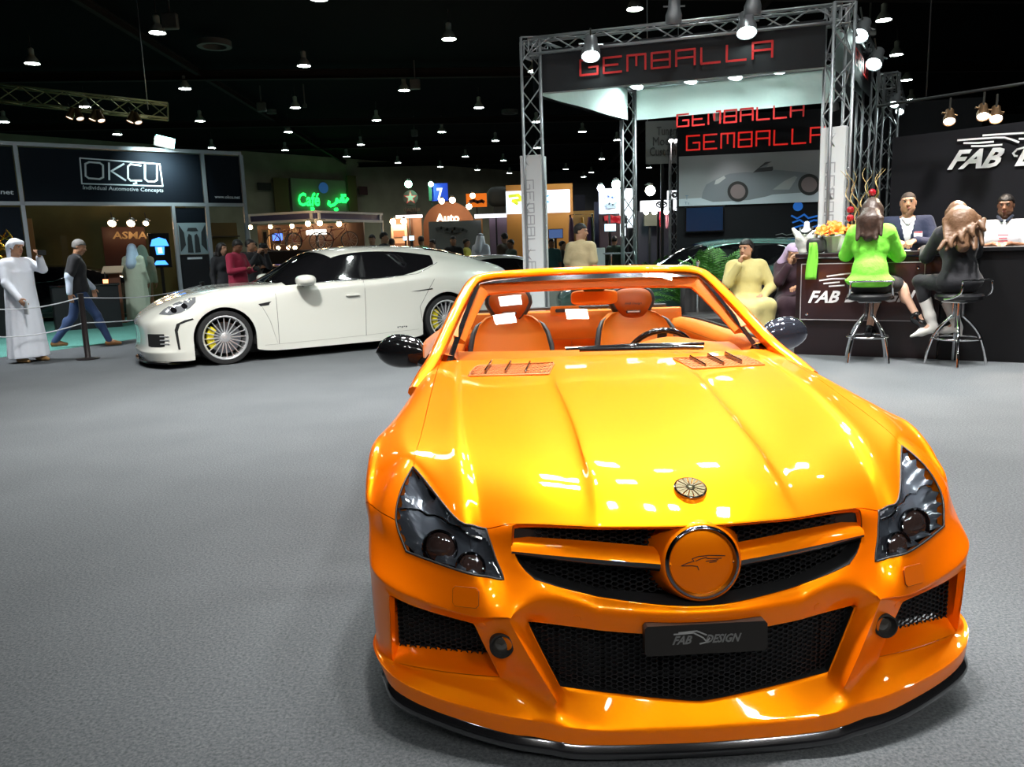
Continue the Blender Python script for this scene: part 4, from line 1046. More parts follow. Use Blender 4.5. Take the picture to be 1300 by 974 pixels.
tp=[gnd(-260,478),gnd(-60,462),gnd(130,437),gnd(250,418),gnd(420,395),gnd(440,352),gnd(-200,365)]
mb=MB(); mb.prism([(p.x,p.y) for p in tp],.0005,.006); o=mb.build('floor_aisle',noise_floor('teal_carpet',(.06,.20,.17),(.16,.42,.36)),ang=None); st(o)
mb=MB(); mb.box((-20,41,CEIL+.1),(110,110,.2)); st(mb.build('ceiling',mat('ceiling_black',(.004,.004,.005),.95,spec=.1),ang=None))
wallm=mat('hall_wall',(.34,.29,.20),.8,noise=(.35,.2))
def wallseg(name,a,b,h,m,th=.3,z0=0):
    a=Vector((a[0],a[1],0));b=Vector((b[0],b[1],0));d=b-a;mb=MB(); mb.box((0,0,(h+z0)/2),(d.length,th,h-z0)); o=mb.build(name,m,ang=None,loc=((a.x+b.x)/2,(a.y+b.y)/2,0),rz=math.atan2(d.y,d.x)); return st(o)
wallseg('wall_back',(-60,22),(3,88),CEIL,wallm)
wallseg('wall_far',(3,88),(34,88),CEIL,mat('wall_dark',(.05,.045,.05),.9))
wallseg('wall_right',(34,88),(34,-14),CEIL,mat('wall_dark2',(.03,.03,.035),.9))
wallseg('wall_front',(34,-14),(-75,-14),CEIL,mat('wall_dark3',(.03,.03,.035),.9))
wallseg('wall_left',(-75,-14),(-60,22),CEIL,mat('wall_dark4',(.04,.035,.03),.9))
# roof steel: a few beams and ducts, slightly warm brown, per the photo rising to the right
steel=mat('roof_steel',(.018,.012,.011),.8,spec=.2)
for k,(a,b,w) in enumerate((((-60,18),(30,30),.35),((-60,31),(34,40),.35),((-50,44),(34,52),.35),((-40,57),(34,64),.35),((-25,70),(34,76),.35),((-55,8),(25,20),.3),((-12,-5),(-14,80),.25),((8,-5),(10,85),.25),((-34,-5),(-34,60),.25))):
    a=Vector((*a,0));b=Vector((*b,0));d=b-a;mb=MB(); L_=d.length
    mb.box((0,0,0),(L_,.05,w)); mb.box((0,0,w/2),(L_,w*.8,.04)); mb.box((0,0,-w/2),(L_,w*.8,.04))
    st(mb.build('trim_%d'%(k+1),steel,ang=None,loc=((a.x+b.x)/2,(a.y+b.y)/2,CEIL-.35-.12*(k%3)),rz=math.atan2(d.y,d.x)))
# ---------------------------------------------------------------- high bay lamps
LZ=8.7
lampglow=emit('lamp_disc',(.85,1.0,.97),42)
lampbody=mat('lamp_body',(.05,.05,.045),.5,.3)
def hb_proto(n,loc,lab):
    root=empty('pendant_lamp',loc,0,lab,'ceiling lamp','high bay lamps under the hall ceiling')
    mb=MB(); mb.lathe([(.26,0),(.25,.05),(.20,.16),(.13,.26),(.10,.30),(.10,.52),(.05,.56),(.0001,.56)],20); s=mb.build('lamp_shade',mat('shade_grey',(.45,.46,.40),.5,.2),root)
    mb=MB(); mb.lathe([(.0001,.01),(.235,.01)],20); mb.build('diffuser',lampglow,root)
    mb=MB(); mb.tube([(0,0,.5),(0,0,CEIL-LZ)],.02,6); mb.build('cord',lampbody,root); return root
LP=[(200,42),(41,81),(235,113),(570,50),(386,84),(375,137),(108,136),(5,155),(254,154),(269,188),(149,171),(478,153),(513,115),(608,137),(366,168),(362,191),(458,184),(440,199),(505,207),(529,189),(561,168),(629,179),(591,199),(559,212),(606,216),(639,204),(647,220),
(806,12),(678,91),(681,155),(739.5,167.5),(783.5,178),(764,202),(718.5,215),(751,219),(741,230),(824,213),(682,188),(1122,26),(1138,70),(1151,102),(1156.5,127),(1164,142),(1169,156),(1174,168),(405,-1)]
hp=None; LPOS=[]
def lamp_at(p,i,lab):
    global hp
    if hp is None: hp=hb_proto('x',p,lab); r=hp
    else:
        r=copy_tree(hp); r.location=p; r['label']=lab
    return r
ang=lambda p: math.atan2(p[0],p[1])
pts=[gnd(px,py,LZ) for px,py in LP]
L0='round high bay ceiling lamp glowing white over the hall'
for i,p in enumerate(pts):
    if p.y>86: p=p*(84/p.y); p.z=LZ
    lamp_at(p,i,L0); LPOS.append(p)
# lamps of the same grid above and behind the viewer
for p in ((-9,12),(-3.5,10),(2.5,9),(8,8),(-7,3.5),(-1.5,2.5),(4,1.5),(10,.5),(-5,-4),(1,-5),(6.5,-6)):
    LPOS.append(Vector((*p,LZ))); lamp_at(Vector((*p,LZ)),99,L0)
for i,p in enumerate(LPOS):
    l=bpy.data.lights.new('lamp_light','SPOT'); l.energy=(260 if p.y>14 else (330 if p.x>0 else 150) if p.y>6 else (130 if p.x>2 else 38)) ; l.spot_size=R(130); l.spot_blend=.6; l.shadow_soft_size=.22; l.color=(.93,1.0,.97)
    o=bpy.data.objects.new('lamp_light',l); o.location=(p.x,p.y,LZ-.02); COL.objects.link(o); o['kind']='helper'
# roof boxes and ring vents
boxm=mat('speaker_box_grey',(.10,.09,.085),.7)
for i,(px,py,w) in enumerate(((216,27,18),(527,107,12),(332,136,11),(387,134,5),(526,169,8),(1104,38,14))):
    p=gnd(px,py,LZ); mb=MB(); s=w*p.y/998; mb.box((0,0,0),(s,s*.5,s),0,.03); mb.box((0,0,(CEIL-LZ)/2+s/4),(.05,.05,CEIL-LZ-s/2),0)
    tag(mb.build('ceiling_speaker',boxm,ang=30,loc=p),'small grey box hanging from the dark ceiling','speaker','grey boxes hung from the ceiling')
for i,(px,py,w) in enumerate(((272,56,40),(345*1.,142,12),(647,142,20),(655,144,15))[:3]):
    p=gnd(px,py,9.3); r=w*p.y/998/2; mb=MB(); mb.lathe([(r,-.1),(r,.1),(r*.7,.1),(r*.7,-.1),(r,-.1)],32)
    tag(mb.build('ceiling_vent',boxm,loc=p),['large round ring vent in the ceiling near the brightest lamps','small round ring vent in the ceiling above the cafe sign','round ring vent beside the tall truss post'][i],'vent')
# ---------------------------------------------------------------- overhead lights of the orange car's stand, mirrored and added ones
alu=mat('truss_aluminium',(.42,.43,.45),.35,.8)
def truss_mesh(a,b,w,bay=None,rod=.022,br=.010,up=None):
    a=Vector(a);b=Vector(b);d=(b-a);L_=d.length;t=d.normalized(); h=Vector((0,0,1)) if abs(t.z)<.8 else Vector((0,1,0))
    if up is not None: h=Vector(up)
    u=t.cross(h).normalized();v=t.cross(u)
    C=[a+u*sx*w/2+v*sy*w/2 for sx,sy in((-1,-1),(1,-1),(1,1),(-1,1))]
    mb=MB()
    for c in C: mb.tube([c,c+d],rod,6)
    n=max(1,round(L_/(bay or w)))
    for f in range(4):
        p,q=C[f],C[(f+1)%4]
        for k in range(n):
            s0=p+d*(k/n);s1=q+d*((k+1)/n); s2=q+d*(k/n); 
            if (k+f)%2: s0,s1=q+d*(k/n),p+d*((k+1)/n)
            mb.tube([s0,s1],br,4,caps=False)
        for k in (0,n): mb.tube([p+d*(k/n),q+d*(k/n)],br*1.3,4,caps=False)
    return mb
def area(loc,size,energy,rot=(0,0,0),col=(1,1,1),sy=None,spread=105):
    l=bpy.data.lights.new('lamp_light','AREA'); l.energy=energy; l.spread=R(spread); l.size=size; l.color=col
    if sy: l.shape='RECTANGLE'; l.size_y=sy
    o=bpy.data.objects.new('lamp_light',l); o.location=loc; o.rotation_euler=rot; COL.objects.link(o); o['kind']='helper'; return o
ot=empty('lighting_truss',(0,5.3,6.2),0,'aluminium lighting truss hung above the orange car','truss')
truss_mesh((-4,0,.35),(6,0,.35),.3).build('truss_beam',alu,ot,ang=None)
ot2=empty('lighting_truss',(0,2.9,6.2),0,'unseen aluminium truss added to carry the floods for the hood','truss')  # unseen truss, added for the hood floods
truss_mesh((-4,0,.35),(6,0,.35),.3).build('truss_beam',alu,ot2,ang=None)
ot3=empty('lighting_truss',(0,7.4,6.2),0,'unseen aluminium truss added to carry the floods for floor and bar','truss')  # unseen truss, added for the floor and bar floods
truss_mesh((-4,0,.35),(6,0,.35),.3).build('truss_beam',alu,ot3,ang=None)
for t_,yy in((ot,5.3),(ot2,2.9),(ot3,7.4)):
    mb=MB()
    for x in(-3,5): mb.tube([(x,0,.5),(x,0,CEIL-6.2)],.01,5)
    mb.build('hanging_cable',alu,t_,ang=None)
fl_em=emit('flood_face',(1,.99,.95),14)
for i,(x,y,e) in enumerate(((-.75,5.3,18),(-.55,6.1,15),(.72,5.3,30),(-2.6,7.4,60),(.7,7.4,70),(2.6,7.4,150),(5.0,7.4,230),(2.6,2.9,35))):  # first few match the windscreen reflections; the others are unseen lamps added for light
    f=empty('flood_light',(x,y,6.2),0,'square white flood lamp, one of the mirrored and added floods above the orange car','lamp','square floods above the orange car')
    mb=MB(); mb.box((0,0,.10),(.5,.5,.16),0,.02); mb.tube([(0,0,.15),(0,0,.4)],.02,6); mb.build('lamp_body',lampbody,f,ang=30)
    mb=MB(); mb.box((0,0,.01),(.44,.44,.012)); mb.build('diffuser',fl_em,f,ang=None)
    area((x,y,6.18),.45,e,(0,0,0),(1,.985,.95))
for i,(x,y,e) in enumerate(((-.2,2.9,9),(.75,2.9,15),(1.5,3.1,15))):  # narrow beams added so the hood brightens while the floor stays dark
    f=empty('flood_light',(x,y,6.2),0,'square white flood lamp, one of the mirrored and added floods above the orange car','lamp','square floods above the orange car')
    mb=MB(); mb.box((0,0,.10),(.3,.3,.16),0,.02); mb.tube([(0,0,.15),(0,0,.4)],.02,6); mb.build('lamp_body',lampbody,f,ang=30)
    mb=MB(); mb.box((0,0,.01),(.26,.26,.012)); mb.build('diffuser',fl_em,f,ang=None)
    area((x,y,6.18),.25,e,(0,0,0),(1,.985,.95),spread=36)
ot4=empty('lighting_truss',(0,-4.6,5.6),0,'unseen aluminium truss added behind the viewer to carry the floods for the nose','truss'); truss_mesh((-4,0,.35),(6,0,.35),.3).build('truss_beam',alu,ot4,ang=None)  # out of view, put in to hold the bumper floods
mb=MB()
for x in(-3,5): mb.tube([(x,0,.5),(x,0,CEIL-5.6)],.01,5)
mb.build('hanging_cable',alu,ot4,ang=None)
for i,(x,e) in enumerate(((-1.6,3.2),(1.2,4.5),(3.8,8))):  # fill floods added behind the viewer to brighten the bumper
    p=Vector((x,-4.6,5.6)); d=(Vector((.75,2.7,.5))-p).normalized(); T=frame((0,0,0),(1,0,0),-d)
    f=empty('flood_light',tuple(p),0,'unseen square flood lamp added behind the viewer to brighten the orange car nose','lamp','floods added behind the viewer')
    mb=MB(); mb.box((0,0,.10),(.4,.4,.16),0,.02,T); mb.tube([(0,.03,.12),(0,0,.4)],.02,6); mb.build('lamp_body',lampbody,f,ang=30); mb=MB(); mb.box((0,0,.01),(.34,.34,.012),0,0,T); mb.build('diffuser',fl_em,f,ang=None)
    o=area((0,0,0),.34,e,col=(1,.985,.95),spread=44); o.matrix_world=Matrix.Translation(p+d*.03)@frame((0,0,0),(1,0,0),-d)
# ================================================================ TRUSS STAND of the silver car poster
A_=Vector((.42,12.0,0));B_=Vector((2.25,14.8,0));C_=Vector((4.40,10.8,0));D_=Vector((5.92,13.35,0)); TZ=4.41; TW=.27
ts=empty('truss_stand',tuple(A_),0,'four-post aluminium truss frame with white boxed post feet and black fascia','truss')
def rel(p): return Vector(p)-A_
for P_ in(A_,B_,C_,D_): truss_mesh(rel((P_.x,P_.y,.0)),rel((P_.x,P_.y,TZ)),TW*(.85 if P_ in(B_,D_) else 1),.34,up=(0,1,0)).build('truss_post',alu,ts,ang=None)
for P_,Q_ in((A_,C_),(C_,D_),(B_,D_),(A_,B_)): truss_mesh(rel((P_.x,P_.y,TZ-.12)),rel((Q_.x,Q_.y,TZ-.12)),TW*.8,.34).build('truss_beam',alu,ts,ang=None)
# fascia: dark printed cloth outside, white inside
dkf=mat('fascia_dark',(.008,.009,.012),.6,bump=(1.2,.5,.06)); whf=mat('fascia_white',(.72,.86,.83),.8,bump=(1.5,.6,.08)); redt=mat('red_lettering',(.55,.02,.02),.45)
FZ0,FZ1=3.65,4.24
def inset(P,Q,d):
    t=(Q-P).normalized(); return P+t*d,Q-t*d
def segletters(s,w,h,th):
    # boxy segmented letters, returned as stroke lists on the unit cell
    G={'G':[[(1,1),(0,1),(0,0),(1,0),(1,.5),(.5,.5)]],'E':[[(1,1),(0,1),(0,0),(1,0)],[(0,.5),(.8,.5)]],'M':[[(0,0),(0,1),(.5,1),(.5,.3)],[(.5,1),(1,1),(1,0)]],'B':[[(0,0),(0,1),(1,1),(1,.5),(0,.5)],[(0,0),(1,0),(1,.5)]],
       'A':[[(0,0),(0,1),(1,1),(1,0)],[(0,.5),(1,.5)]],'L':[[(0,1),(0,0),(1,0)]],'U':[[(0,1),(0,0),(1,0),(1,1)]],'R':[[(0,0),(0,1),(1,1),(1,.5),(0,.5)],[(.5,.5),(1,0)]],'T':[[(0,1),(1,1)],[(.5,1),(.5,0)]],'S':[[(1,1),(0,1),(0,.5),(1,.5),(1,0),(0,0)]]}
    n=len(s);cw=w/n;S=[]
    for i,ch in enumerate(s):
        for L in G[ch]: S.append([(-w/2+i*cw+x*cw*.74,-h/2+y*h) for x,y in L])
    return S
def fascia(P,Q,text=None,name='fascia_banner',lab='',z0=FZ0,z1=FZ1,inward=None,tw=.6,white=True):
    d=Q-P; c=(P+Q)/2; L_=d.length-.35; an=math.atan2(d.y,d.x); r=empty(name,(c.x,c.y,z0),an,lab,'banner')
    G=[[(x,-.06+.012*sin(x*3),z) for z in np.linspace(0,z1-z0,5)] for x in np.linspace(-L_/2,L_/2,30)]; mb=MB(); mb.grid(G); mb.build('banner_cloth',dkf,r)
    if white:
        G=[[(x,.06+.015*sin(x*4+1),z) for z in np.linspace(0,z1-z0,5)] for x in np.linspace(-L_/2,L_/2,30)]; mb=MB(); mb.grid(G); mb.build('white_lining',whf,r)
    if text: strokes(segletters(text,L_*tw,.20,0),.028,frame((0,-.085,(z1-z0)*.48),(1,0,0),(0,-1,0)),redt,'banner_lettering',r,0,.004)
    return r
fascia(A_,C_,'GEMBALLA',lab='long black fascia with red angular lettering across the front of the truss frame',tw=.7)
fascia(B_,D_,'GEMBALLA',lab='rear fascia of the truss frame, bright white on its inner side')
# the rear and left fascias show their white side to the viewer: turn the left one
fascia(B_,A_,None,lab='left fascia of the truss frame, white lining facing the lights')
fascia(C_,D_,'GEMBALLA',lab='right fascia of the truss frame, black with red lettering')
for o in list(bpy.data.objects):
    if o.name.startswith('fascia_banner') and o.get('label','').startswith('rear'): 
        for c in o.children:
            if 'white' in c.name: c.location.y=-.14
            if 'lettering' in c.name: c.location=(0,0,-.36)
# white boxed feet
wb=mat('white_board',(.62,.64,.65),.6); gl=mat('grey_print',(.33,.34,.36),.5)
def footbox(P,h0,h1,yaw,lab,w=.315):
    r=empty('post_box',(P.x,P.y,0),yaw,lab,'post box'); mb=MB(); mb.box((0,0,h1/2+h0/2),(w,w,h1-h0),0,.004); mb.build('box_body',wb,r,ang=30)
    S=segletters('GEMBALLA',1.35,.11,0); T=frame((-.02,-w/2-.001,1.75),(0,0,-1),(0,-1,0)); strokes(S,.014,T,gl,'box_lettering',r,0,.002)
    T=frame((w/2+.001,0,1.75),(0,0,-1),(1,0,0)); strokes(S,.014,T,gl,'box_lettering',r,0,.002); return r
footbox(A_,0,2.78,R(-17),'tall white box around the front left truss post, grey vertical lettering')
footbox(C_,0,2.88,R(-36),'tall white box around the right truss post beside the flowers, grey vertical lettering')
# spots on the truss
def par(loc,aim,lab,grp,name='spot_light',r=.10,em=60,energy=0,col=(1,1,1),parent=None,bodym=None,L_=.28,spot=60):
    d=(Vector(aim)-Vector(loc)).normalized(); T=frame((0,0,0),Vector((1,.01,0)) if abs(d.x)<.9 else (0,1,0),-d)
    root=empty(name,loc,0,lab,'lamp',grp)
    mb=MB(); mb.lathe([(r,0),(r,L_*.35),(r*.75,L_*.6),(r*.7,L_),(.0001,L_)],16,0,T); mb.box((0,0,L_*.7),(r*2.6,.02,.02),0,0,T); mb.build('lamp_body',bodym or mat('spot_silver',(.35,.36,.38),.3,.7),root)
    mb=MB(); mb.lathe([(.0001,.012),(r*.9,.012)],16,0,T); mb.build('lamp_face',emit('spot_face',col,em),root,ang=None)
    mb=MB(); mb.tube([T@Vector((0,0,L_*.7)),(0,0,L_*.9+.12)],.012,5); mb.build('clamp',lampbody,root)
    if energy:
        l=bpy.data.lights.new('lamp_light','SPOT'); l.energy=energy; l.spot_size=R(spot); l.spot_blend=.7; l.shadow_soft_size=r; l.color=col
        o=bpy.data.objects.new('lamp_light',l); o.matrix_world=Matrix.Translation(Vector(loc)+d*.03)@frame((0,0,0),(1,0.01,0),-d); COL.objects.link(o); o['kind']='helper'
    return root
def onAC(px,py): # point near the front beam
    d=ray(px,py); t=(A_.y-.25)/(d[1]-d[0]*(C_.y-A_.y)/(C_.x-A_.x)*1.0) if True else 0
    # solve (t d).y = A.y-.25 + slope*((t d).x-A.x)
    sl=(C_.y-A_.y)/(C_.x-A_.x); t=(A_.y-.28-sl*A_.x)/(d[1]-sl*d[0]); return Vector((d[0]*t,d[1]*t,CAMZ+d[2]*t))
cw=(.80,1.0,.95)
for i,(px,py) in enumerate(((750,72),(948,42))): par(onAC(px,py),Vector(onAC(px,py))+Vector((-.2,-1.3,-3)),['cool white spotlight under the left part of the front truss beam','cool white spotlight under the right part of the front truss beam'][i],None,em=22,energy=170,col=cw,r=.13)
for i,(px,py) in enumerate(((855,30),(955,19))):
    p=onAC(px,py); par(p,p+Vector((0,.2,-1)),['unlit silver lamp can on the front truss beam above the fascia','unlit silver lamp can near the right end of the front truss beam'][i],None,em=.2,r=.11,L_=.3)
def onBD(px,py,off=-.35):
    sl=(D_.y-B_.y)/(D_.x-B_.x); d=ray(px,py); t=(B_.y+off-sl*B_.x)/(d[1]-sl*d[0]); return Vector((d[0]*t,d[1]*t,CAMZ+d[2]*t))
for i,(px,py) in enumerate(((808,110),(876,103),(933,98),(988,90))):
    p=onBD(px,py,-.6); par(p,p+Vector((-.25,-.2,-1)),'glaring cool white spotlight in front of the white fascia lining','spots along the rear truss beam',em=45,energy=80,col=cw,r=.12,spot=140)
    # wash on the lining
    l=bpy.data.lights.new('lamp_light','POINT'); l.energy=11; l.shadow_soft_size=.1; l.color=(.7,1,.92); o=bpy.data.objects.new('lamp_light',l); o.location=p+Vector((0,.05,.1)); COL.objects.link(o); o['kind']='helper'
for i,(px,py) in enumerate(((1091,46),(1109,82),(1135,133),(1142,142))):
    d=ray(px,py); Y=11.4+i*.9; p=aty(px,py,Y); par(p,p+Vector((-.6,-.6,-1)),['cool spotlight high on the right truss edge nearest the viewer','cool spotlight lower on the right truss edge','small bright spot on the far right truss corner','small spot just below the far right truss corner'][i],None,em=14,energy=0,col=cw,r=.12 if i<2 else .07)
for i,(px,py) in enumerate(((912,152),(1059,140))):
    p=onBD(px,py,.2); par(p,p+Vector((.3,.3,-1)),['small white spot shining on the silver car poster wall, left','small white spot by the upper right of the poster wall'][i],None,em=16,energy=22,col=(1,1,1),r=.08)
# second truss frame beyond, to the right
E1=aty(1128,100,14.2);E1.z=0
ts2=empty('truss_stand',tuple(E1),0,'narrow aluminium truss frame beyond the right post, with a white lined fascia','truss')
truss_mesh((0,0,0),(0,0,4.2),.26,.3,up=(0,1,0)).build('truss_post',alu,ts2,ang=None)
q=aty(1143,100,17.5)-E1; q.z=0
truss_mesh((0,0,4.1),(q.x,q.y,4.1),.26,.3).build('truss_beam',alu,ts2,ang=None)
truss_mesh((q.x,q.y,0),(q.x,q.y,4.1),.26,.3,up=(0,1,0)).build('truss_post',alu,ts2,ang=None)
r=empty('fascia_banner',tuple(aty(1105,170,16.0)),R(-20),'pale fascia band between the far truss posts','banner'); mb=MB(); mb.box((0,0,.22),(1.5,.04,.50)); mb.build('banner_cloth',whf,r,ang=None)
# ---------------------------------------------------------------- poster wall
w0=aty(859,300,15.3);w1=aty(1052,300,14.6); wd=(w1-w0);wd.z=0; wl=wd.length; wang=math.atan2(wd.y,wd.x)
def onW(px,py):
    sl=wd.y/wd.x; d=ray(px,py); t=(w0.y-sl*w0.x)/(d[1]-sl*d[0]); p=Vector((d[0]*t,d[1]*t,CAMZ+d[2]*t)); q=p-Vector((w0.x,w0.y,0)); return (q.x*cos(wang)+q.y*sin(wang),p.z)
zt=onW(870,150)[1]
pw=empty('display_wall',(w0.x,w0.y,0),wang,'dark display wall behind the truss frame with red lettering and a blue emblem','display wall')
mb=MB(); mb.box((wl/2+1.2,.06,zt/2),(wl+2.4,.10,zt),0); mb.build('wall_panel',mat('wall_charcoal',(.008,.008,.010),.6,spec=.2),pw,ang=None)
def place_strokes(S,a,b,w,m,name,parent,th=.004): # S in unit square mapped on pixel box a(top left) b(bottom right)
    (x0,z0),(x1,z1)=onW(*a),onW(*b); T=frame((0,0,0),(1,0,0),(0,-1,0)); SS=[[(x0+(x1-x0)*u,z1+(z0-z1)*v) for u,v in L] for L in S]
    return strokes(SS,w,T,m,name,parent,.002,th)
def unit(S):
    xs=[p[0] for L in S for p in L];ys=[p[1] for L in S for p in L]; return [[((x-min(xs))/(max(xs)-min(xs)),(y-min(ys))/(max(ys)-min(ys))) for x,y in L] for L in S]
redglow=mat('red_sign',(.7,.02,.02),.4,em=(1,.03,.02),es=.3)
place_strokes(unit(segletters('GEMBALLA',8,1,0)),(872,173),(1046,180),.030,redglow,'sign_lettering',pw)
# the poster with a silver car in side view
pr_=empty('car_poster',(w0.x,w0.y,0),wang,'wide grey poster of a silver open sports car on the dark wall','poster')
def q2(px,py): return onW(px,py)
c=[q2(862,199),q2(1049,190),q2(1049,256),q2(862,262)]
postm=mat('poster_grey',(.30,.30,.31),.5)
mb=MB(); mb.add([(x,-.015,z) for x,z in c],[(0,1,2,3)]); 
fl_=[q2(862,253),q2(960,247),q2(1049,243),q2(1049,256),q2(862,262)]; mb.add([(x,-.018,z) for x,z in fl_],[tuple(range(5))],1); mb.build('poster_sheet',[postm,mat('poster_floor',(.50,.55,.60),.5)],pr_,ang=None,fix=False)
def shape(pix_,dep,m,name,parent):
    P=[q2(*p) for p in pix_]; mb=MB(); mb.add([(x,dep,z) for x,z in P],[tuple(range(len(P)))]); return mb.build(name,m,parent,ang=None,fix=False)
Z=lambda a,b:(640+a/2.865,b/2.865) # zoomed crop coordinates
Z2=lambda a,b:(960+a/2.865,b/2.865)
shape([Z(718,722),Z(722,700),Z(735,672),Z(775,650),Z(820,632),Z(880,626),Z(905,628),Z(950,590),Z(962,600),Z(940,622),Z(974,624),Z2(20,620),Z2(70,618),Z2(120,622),Z2(180,628),Z2(225,640),Z2(235,662),Z2(225,690),Z2(180,700),Z2(60,708),Z(950,716),Z(890,728),Z(760,735)],-.020,mat('print_silver',(.20,.215,.235),.4),'printed_body',pr_)
shape([Z(905,628),Z(950,590),Z(974,588),Z2(10,612),Z2(60,606),Z2(62,616),Z(974,622)],-.022,mat('print_dark',(.05,.05,.055),.4),'printed_cabin',pr_)
shape([Z(770,655),Z(800,640),Z(806,648),Z(780,668),Z(765,672)],-.023,mat('print_light',(.5,.5,.5),.4),'printed_lamp',pr_)
shape([Z2(60,690),Z2(100,660),Z2(140,640),Z2(150,645),Z2(120,690)],-.023,mat('print_light2',(.33,.34,.35),.4),'printed_flank',pr_)
for (a,b,r_,zf) in ((850,697,38,Z),(192,672,40,Z2)):
    shape([zf(a+r_*cos(t),b+r_*.98*sin(t)) for t in np.linspace(0,2*pi,25)[:-1]],-.024,mat('print_tyre',(.03,.03,.03),.4),'printed_tyre',pr_)
    shape([zf(a+r_*.72*cos(t),b+r_*.7*sin(t)) for t in np.linspace(0,2*pi,25)[:-1]],-.026,mat('print_rim',(.22,.17,.17),.4),'printed_rim',pr_)
mb=MB()
for t,yy in(('T',0),('Ts',1)): pass
V,F=fit_text('T',.06,.08); x,z=q2(872,251); mb.add([(v[0]+x,-.02,v[1]+z) for v in V],F)
V,F=fit_text('Ts',.09,.05); x,z=q2(872,258); mb.add([(v[0]+x,-.02,v[1]+z) for v in V],F); mb.build('poster_lettering',mat('print_blue',(.12,.2,.3),.5),pr_,ang=None,fix=False)
# flat screen and blue emblem with script
x0,z0=q2(870,263);x1,z1=q2(919,294)
s_=empty('flat_screen',(w0.x,w0.y,0),wang,'faintly glowing blue flat screen on the dark wall under the poster','screen'); mb=MB(); mb.box(((x0+x1)/2,-.03,(z0+z1)/2),(x1-x0,.05,z0-z1),0,.01); mb.build('screen_case',M['blackgloss'],s_,ang=30)
mb=MB(); mb.box(((x0+x1)/2,-.056,(z0+z1)/2),((x1-x0)*.94,.004,(z0-z1)*.9)); mb.build('screen_panel',mat('screen_blue',(.006,.015,.04),.2,em=(.02,.08,.2),es=.06),s_,ang=None)  # panel given a faint blue glow of its own
blue=mat('blue_print',(.02,.14,.5),.4,em=(.02,.15,.6),es=.25)
cx,cz=q2(1013,262); mb=MB(); mb.lathe([(.0001,0),(.085,0),(.085,-.004)],28,0,frame((cx,-.004,cz),(1,0,0),(0,-1,0))); mb.build('round_emblem',blue,pw)
place_strokes([[(0,.9),(.2,.7),(.45,.95),(.6,.7),(1,.85)],[(.05,.45),(.3,.6),(.5,.35),(.8,.55),(1,.5)],[(.1,.1),(.4,.25),(.7,.05),(.95,.2)]],(1005,272),(1040,290),.03,blue,'emblem_script',pw)
place_strokes([[(0,.7),(.3,.9),(.5,.6),(.8,.8),(1,.7)],[(0,.2),(.25,.3),(.5,.15),(1,.25)]],(985,296),(1012,303),.012,M['greytext'],'wall_script',pw)
# ================================================================ PEOPLE : smooth union fields meshed with surface nets
def _smin(a,b,k):
    h=np.clip(.5+.5*(b-a)/k,0,1); return b+(a-b)*h-k*h*(1-h)
def f_cone(P,a,b,ra,rb):
    a=np.array(a,float);b=np.array(b,float);ab=b-a;l2=max(ab@ab,1e-9); t=np.clip(((P-a)@ab)/l2,0,1)
    return np.linalg.norm(P-a-t[...,None]*ab,axis=-1)-(ra+(rb-ra)*t)
def f_ell(P,c,r,rot=None):
    q=P-np.array(c,float)
    if rot is not None: q=q@np.array(rot)
    r=np.array(r,float); k0=np.linalg.norm(q/r,axis=-1); k1=np.linalg.norm(q/(r*r),axis=-1); return k0*(k0-1)/np.maximum(k1,1e-6)
def field(prims,P):
    D=None
    for p in prims:
        k=p.get('k',.03); t=p['t']
        if t=='c': d=f_cone(P,p['a'],p['b'],p['ra'],p['rb'])
        elif t=='e': d=f_ell(P,p['c'],p['r'],p.get('rot'))
        elif t=='f': d=p['f'](P)
        op=p.get('op','u')
        if D is None: D=d
        elif op=='u': D=_smin(D,d,k)
        elif op=='s': D=-_smin(-D,d,k)
        elif op=='i': D=-_smin(-D,-d,k)
    return D
def C(a,b,ra,rb=None,k=.03): return dict(t='c',a=tuple(a),b=tuple(b),ra=ra,rb=ra if rb is None else rb,k=k)
def E(c,r,k=.03,op='u',rot=None): return dict(t='e',c=tuple(c),r=r,k=k,op=op,rot=rot)
def FN(f,op='i',k=.008): return dict(t='f',f=f,op=op,k=k)
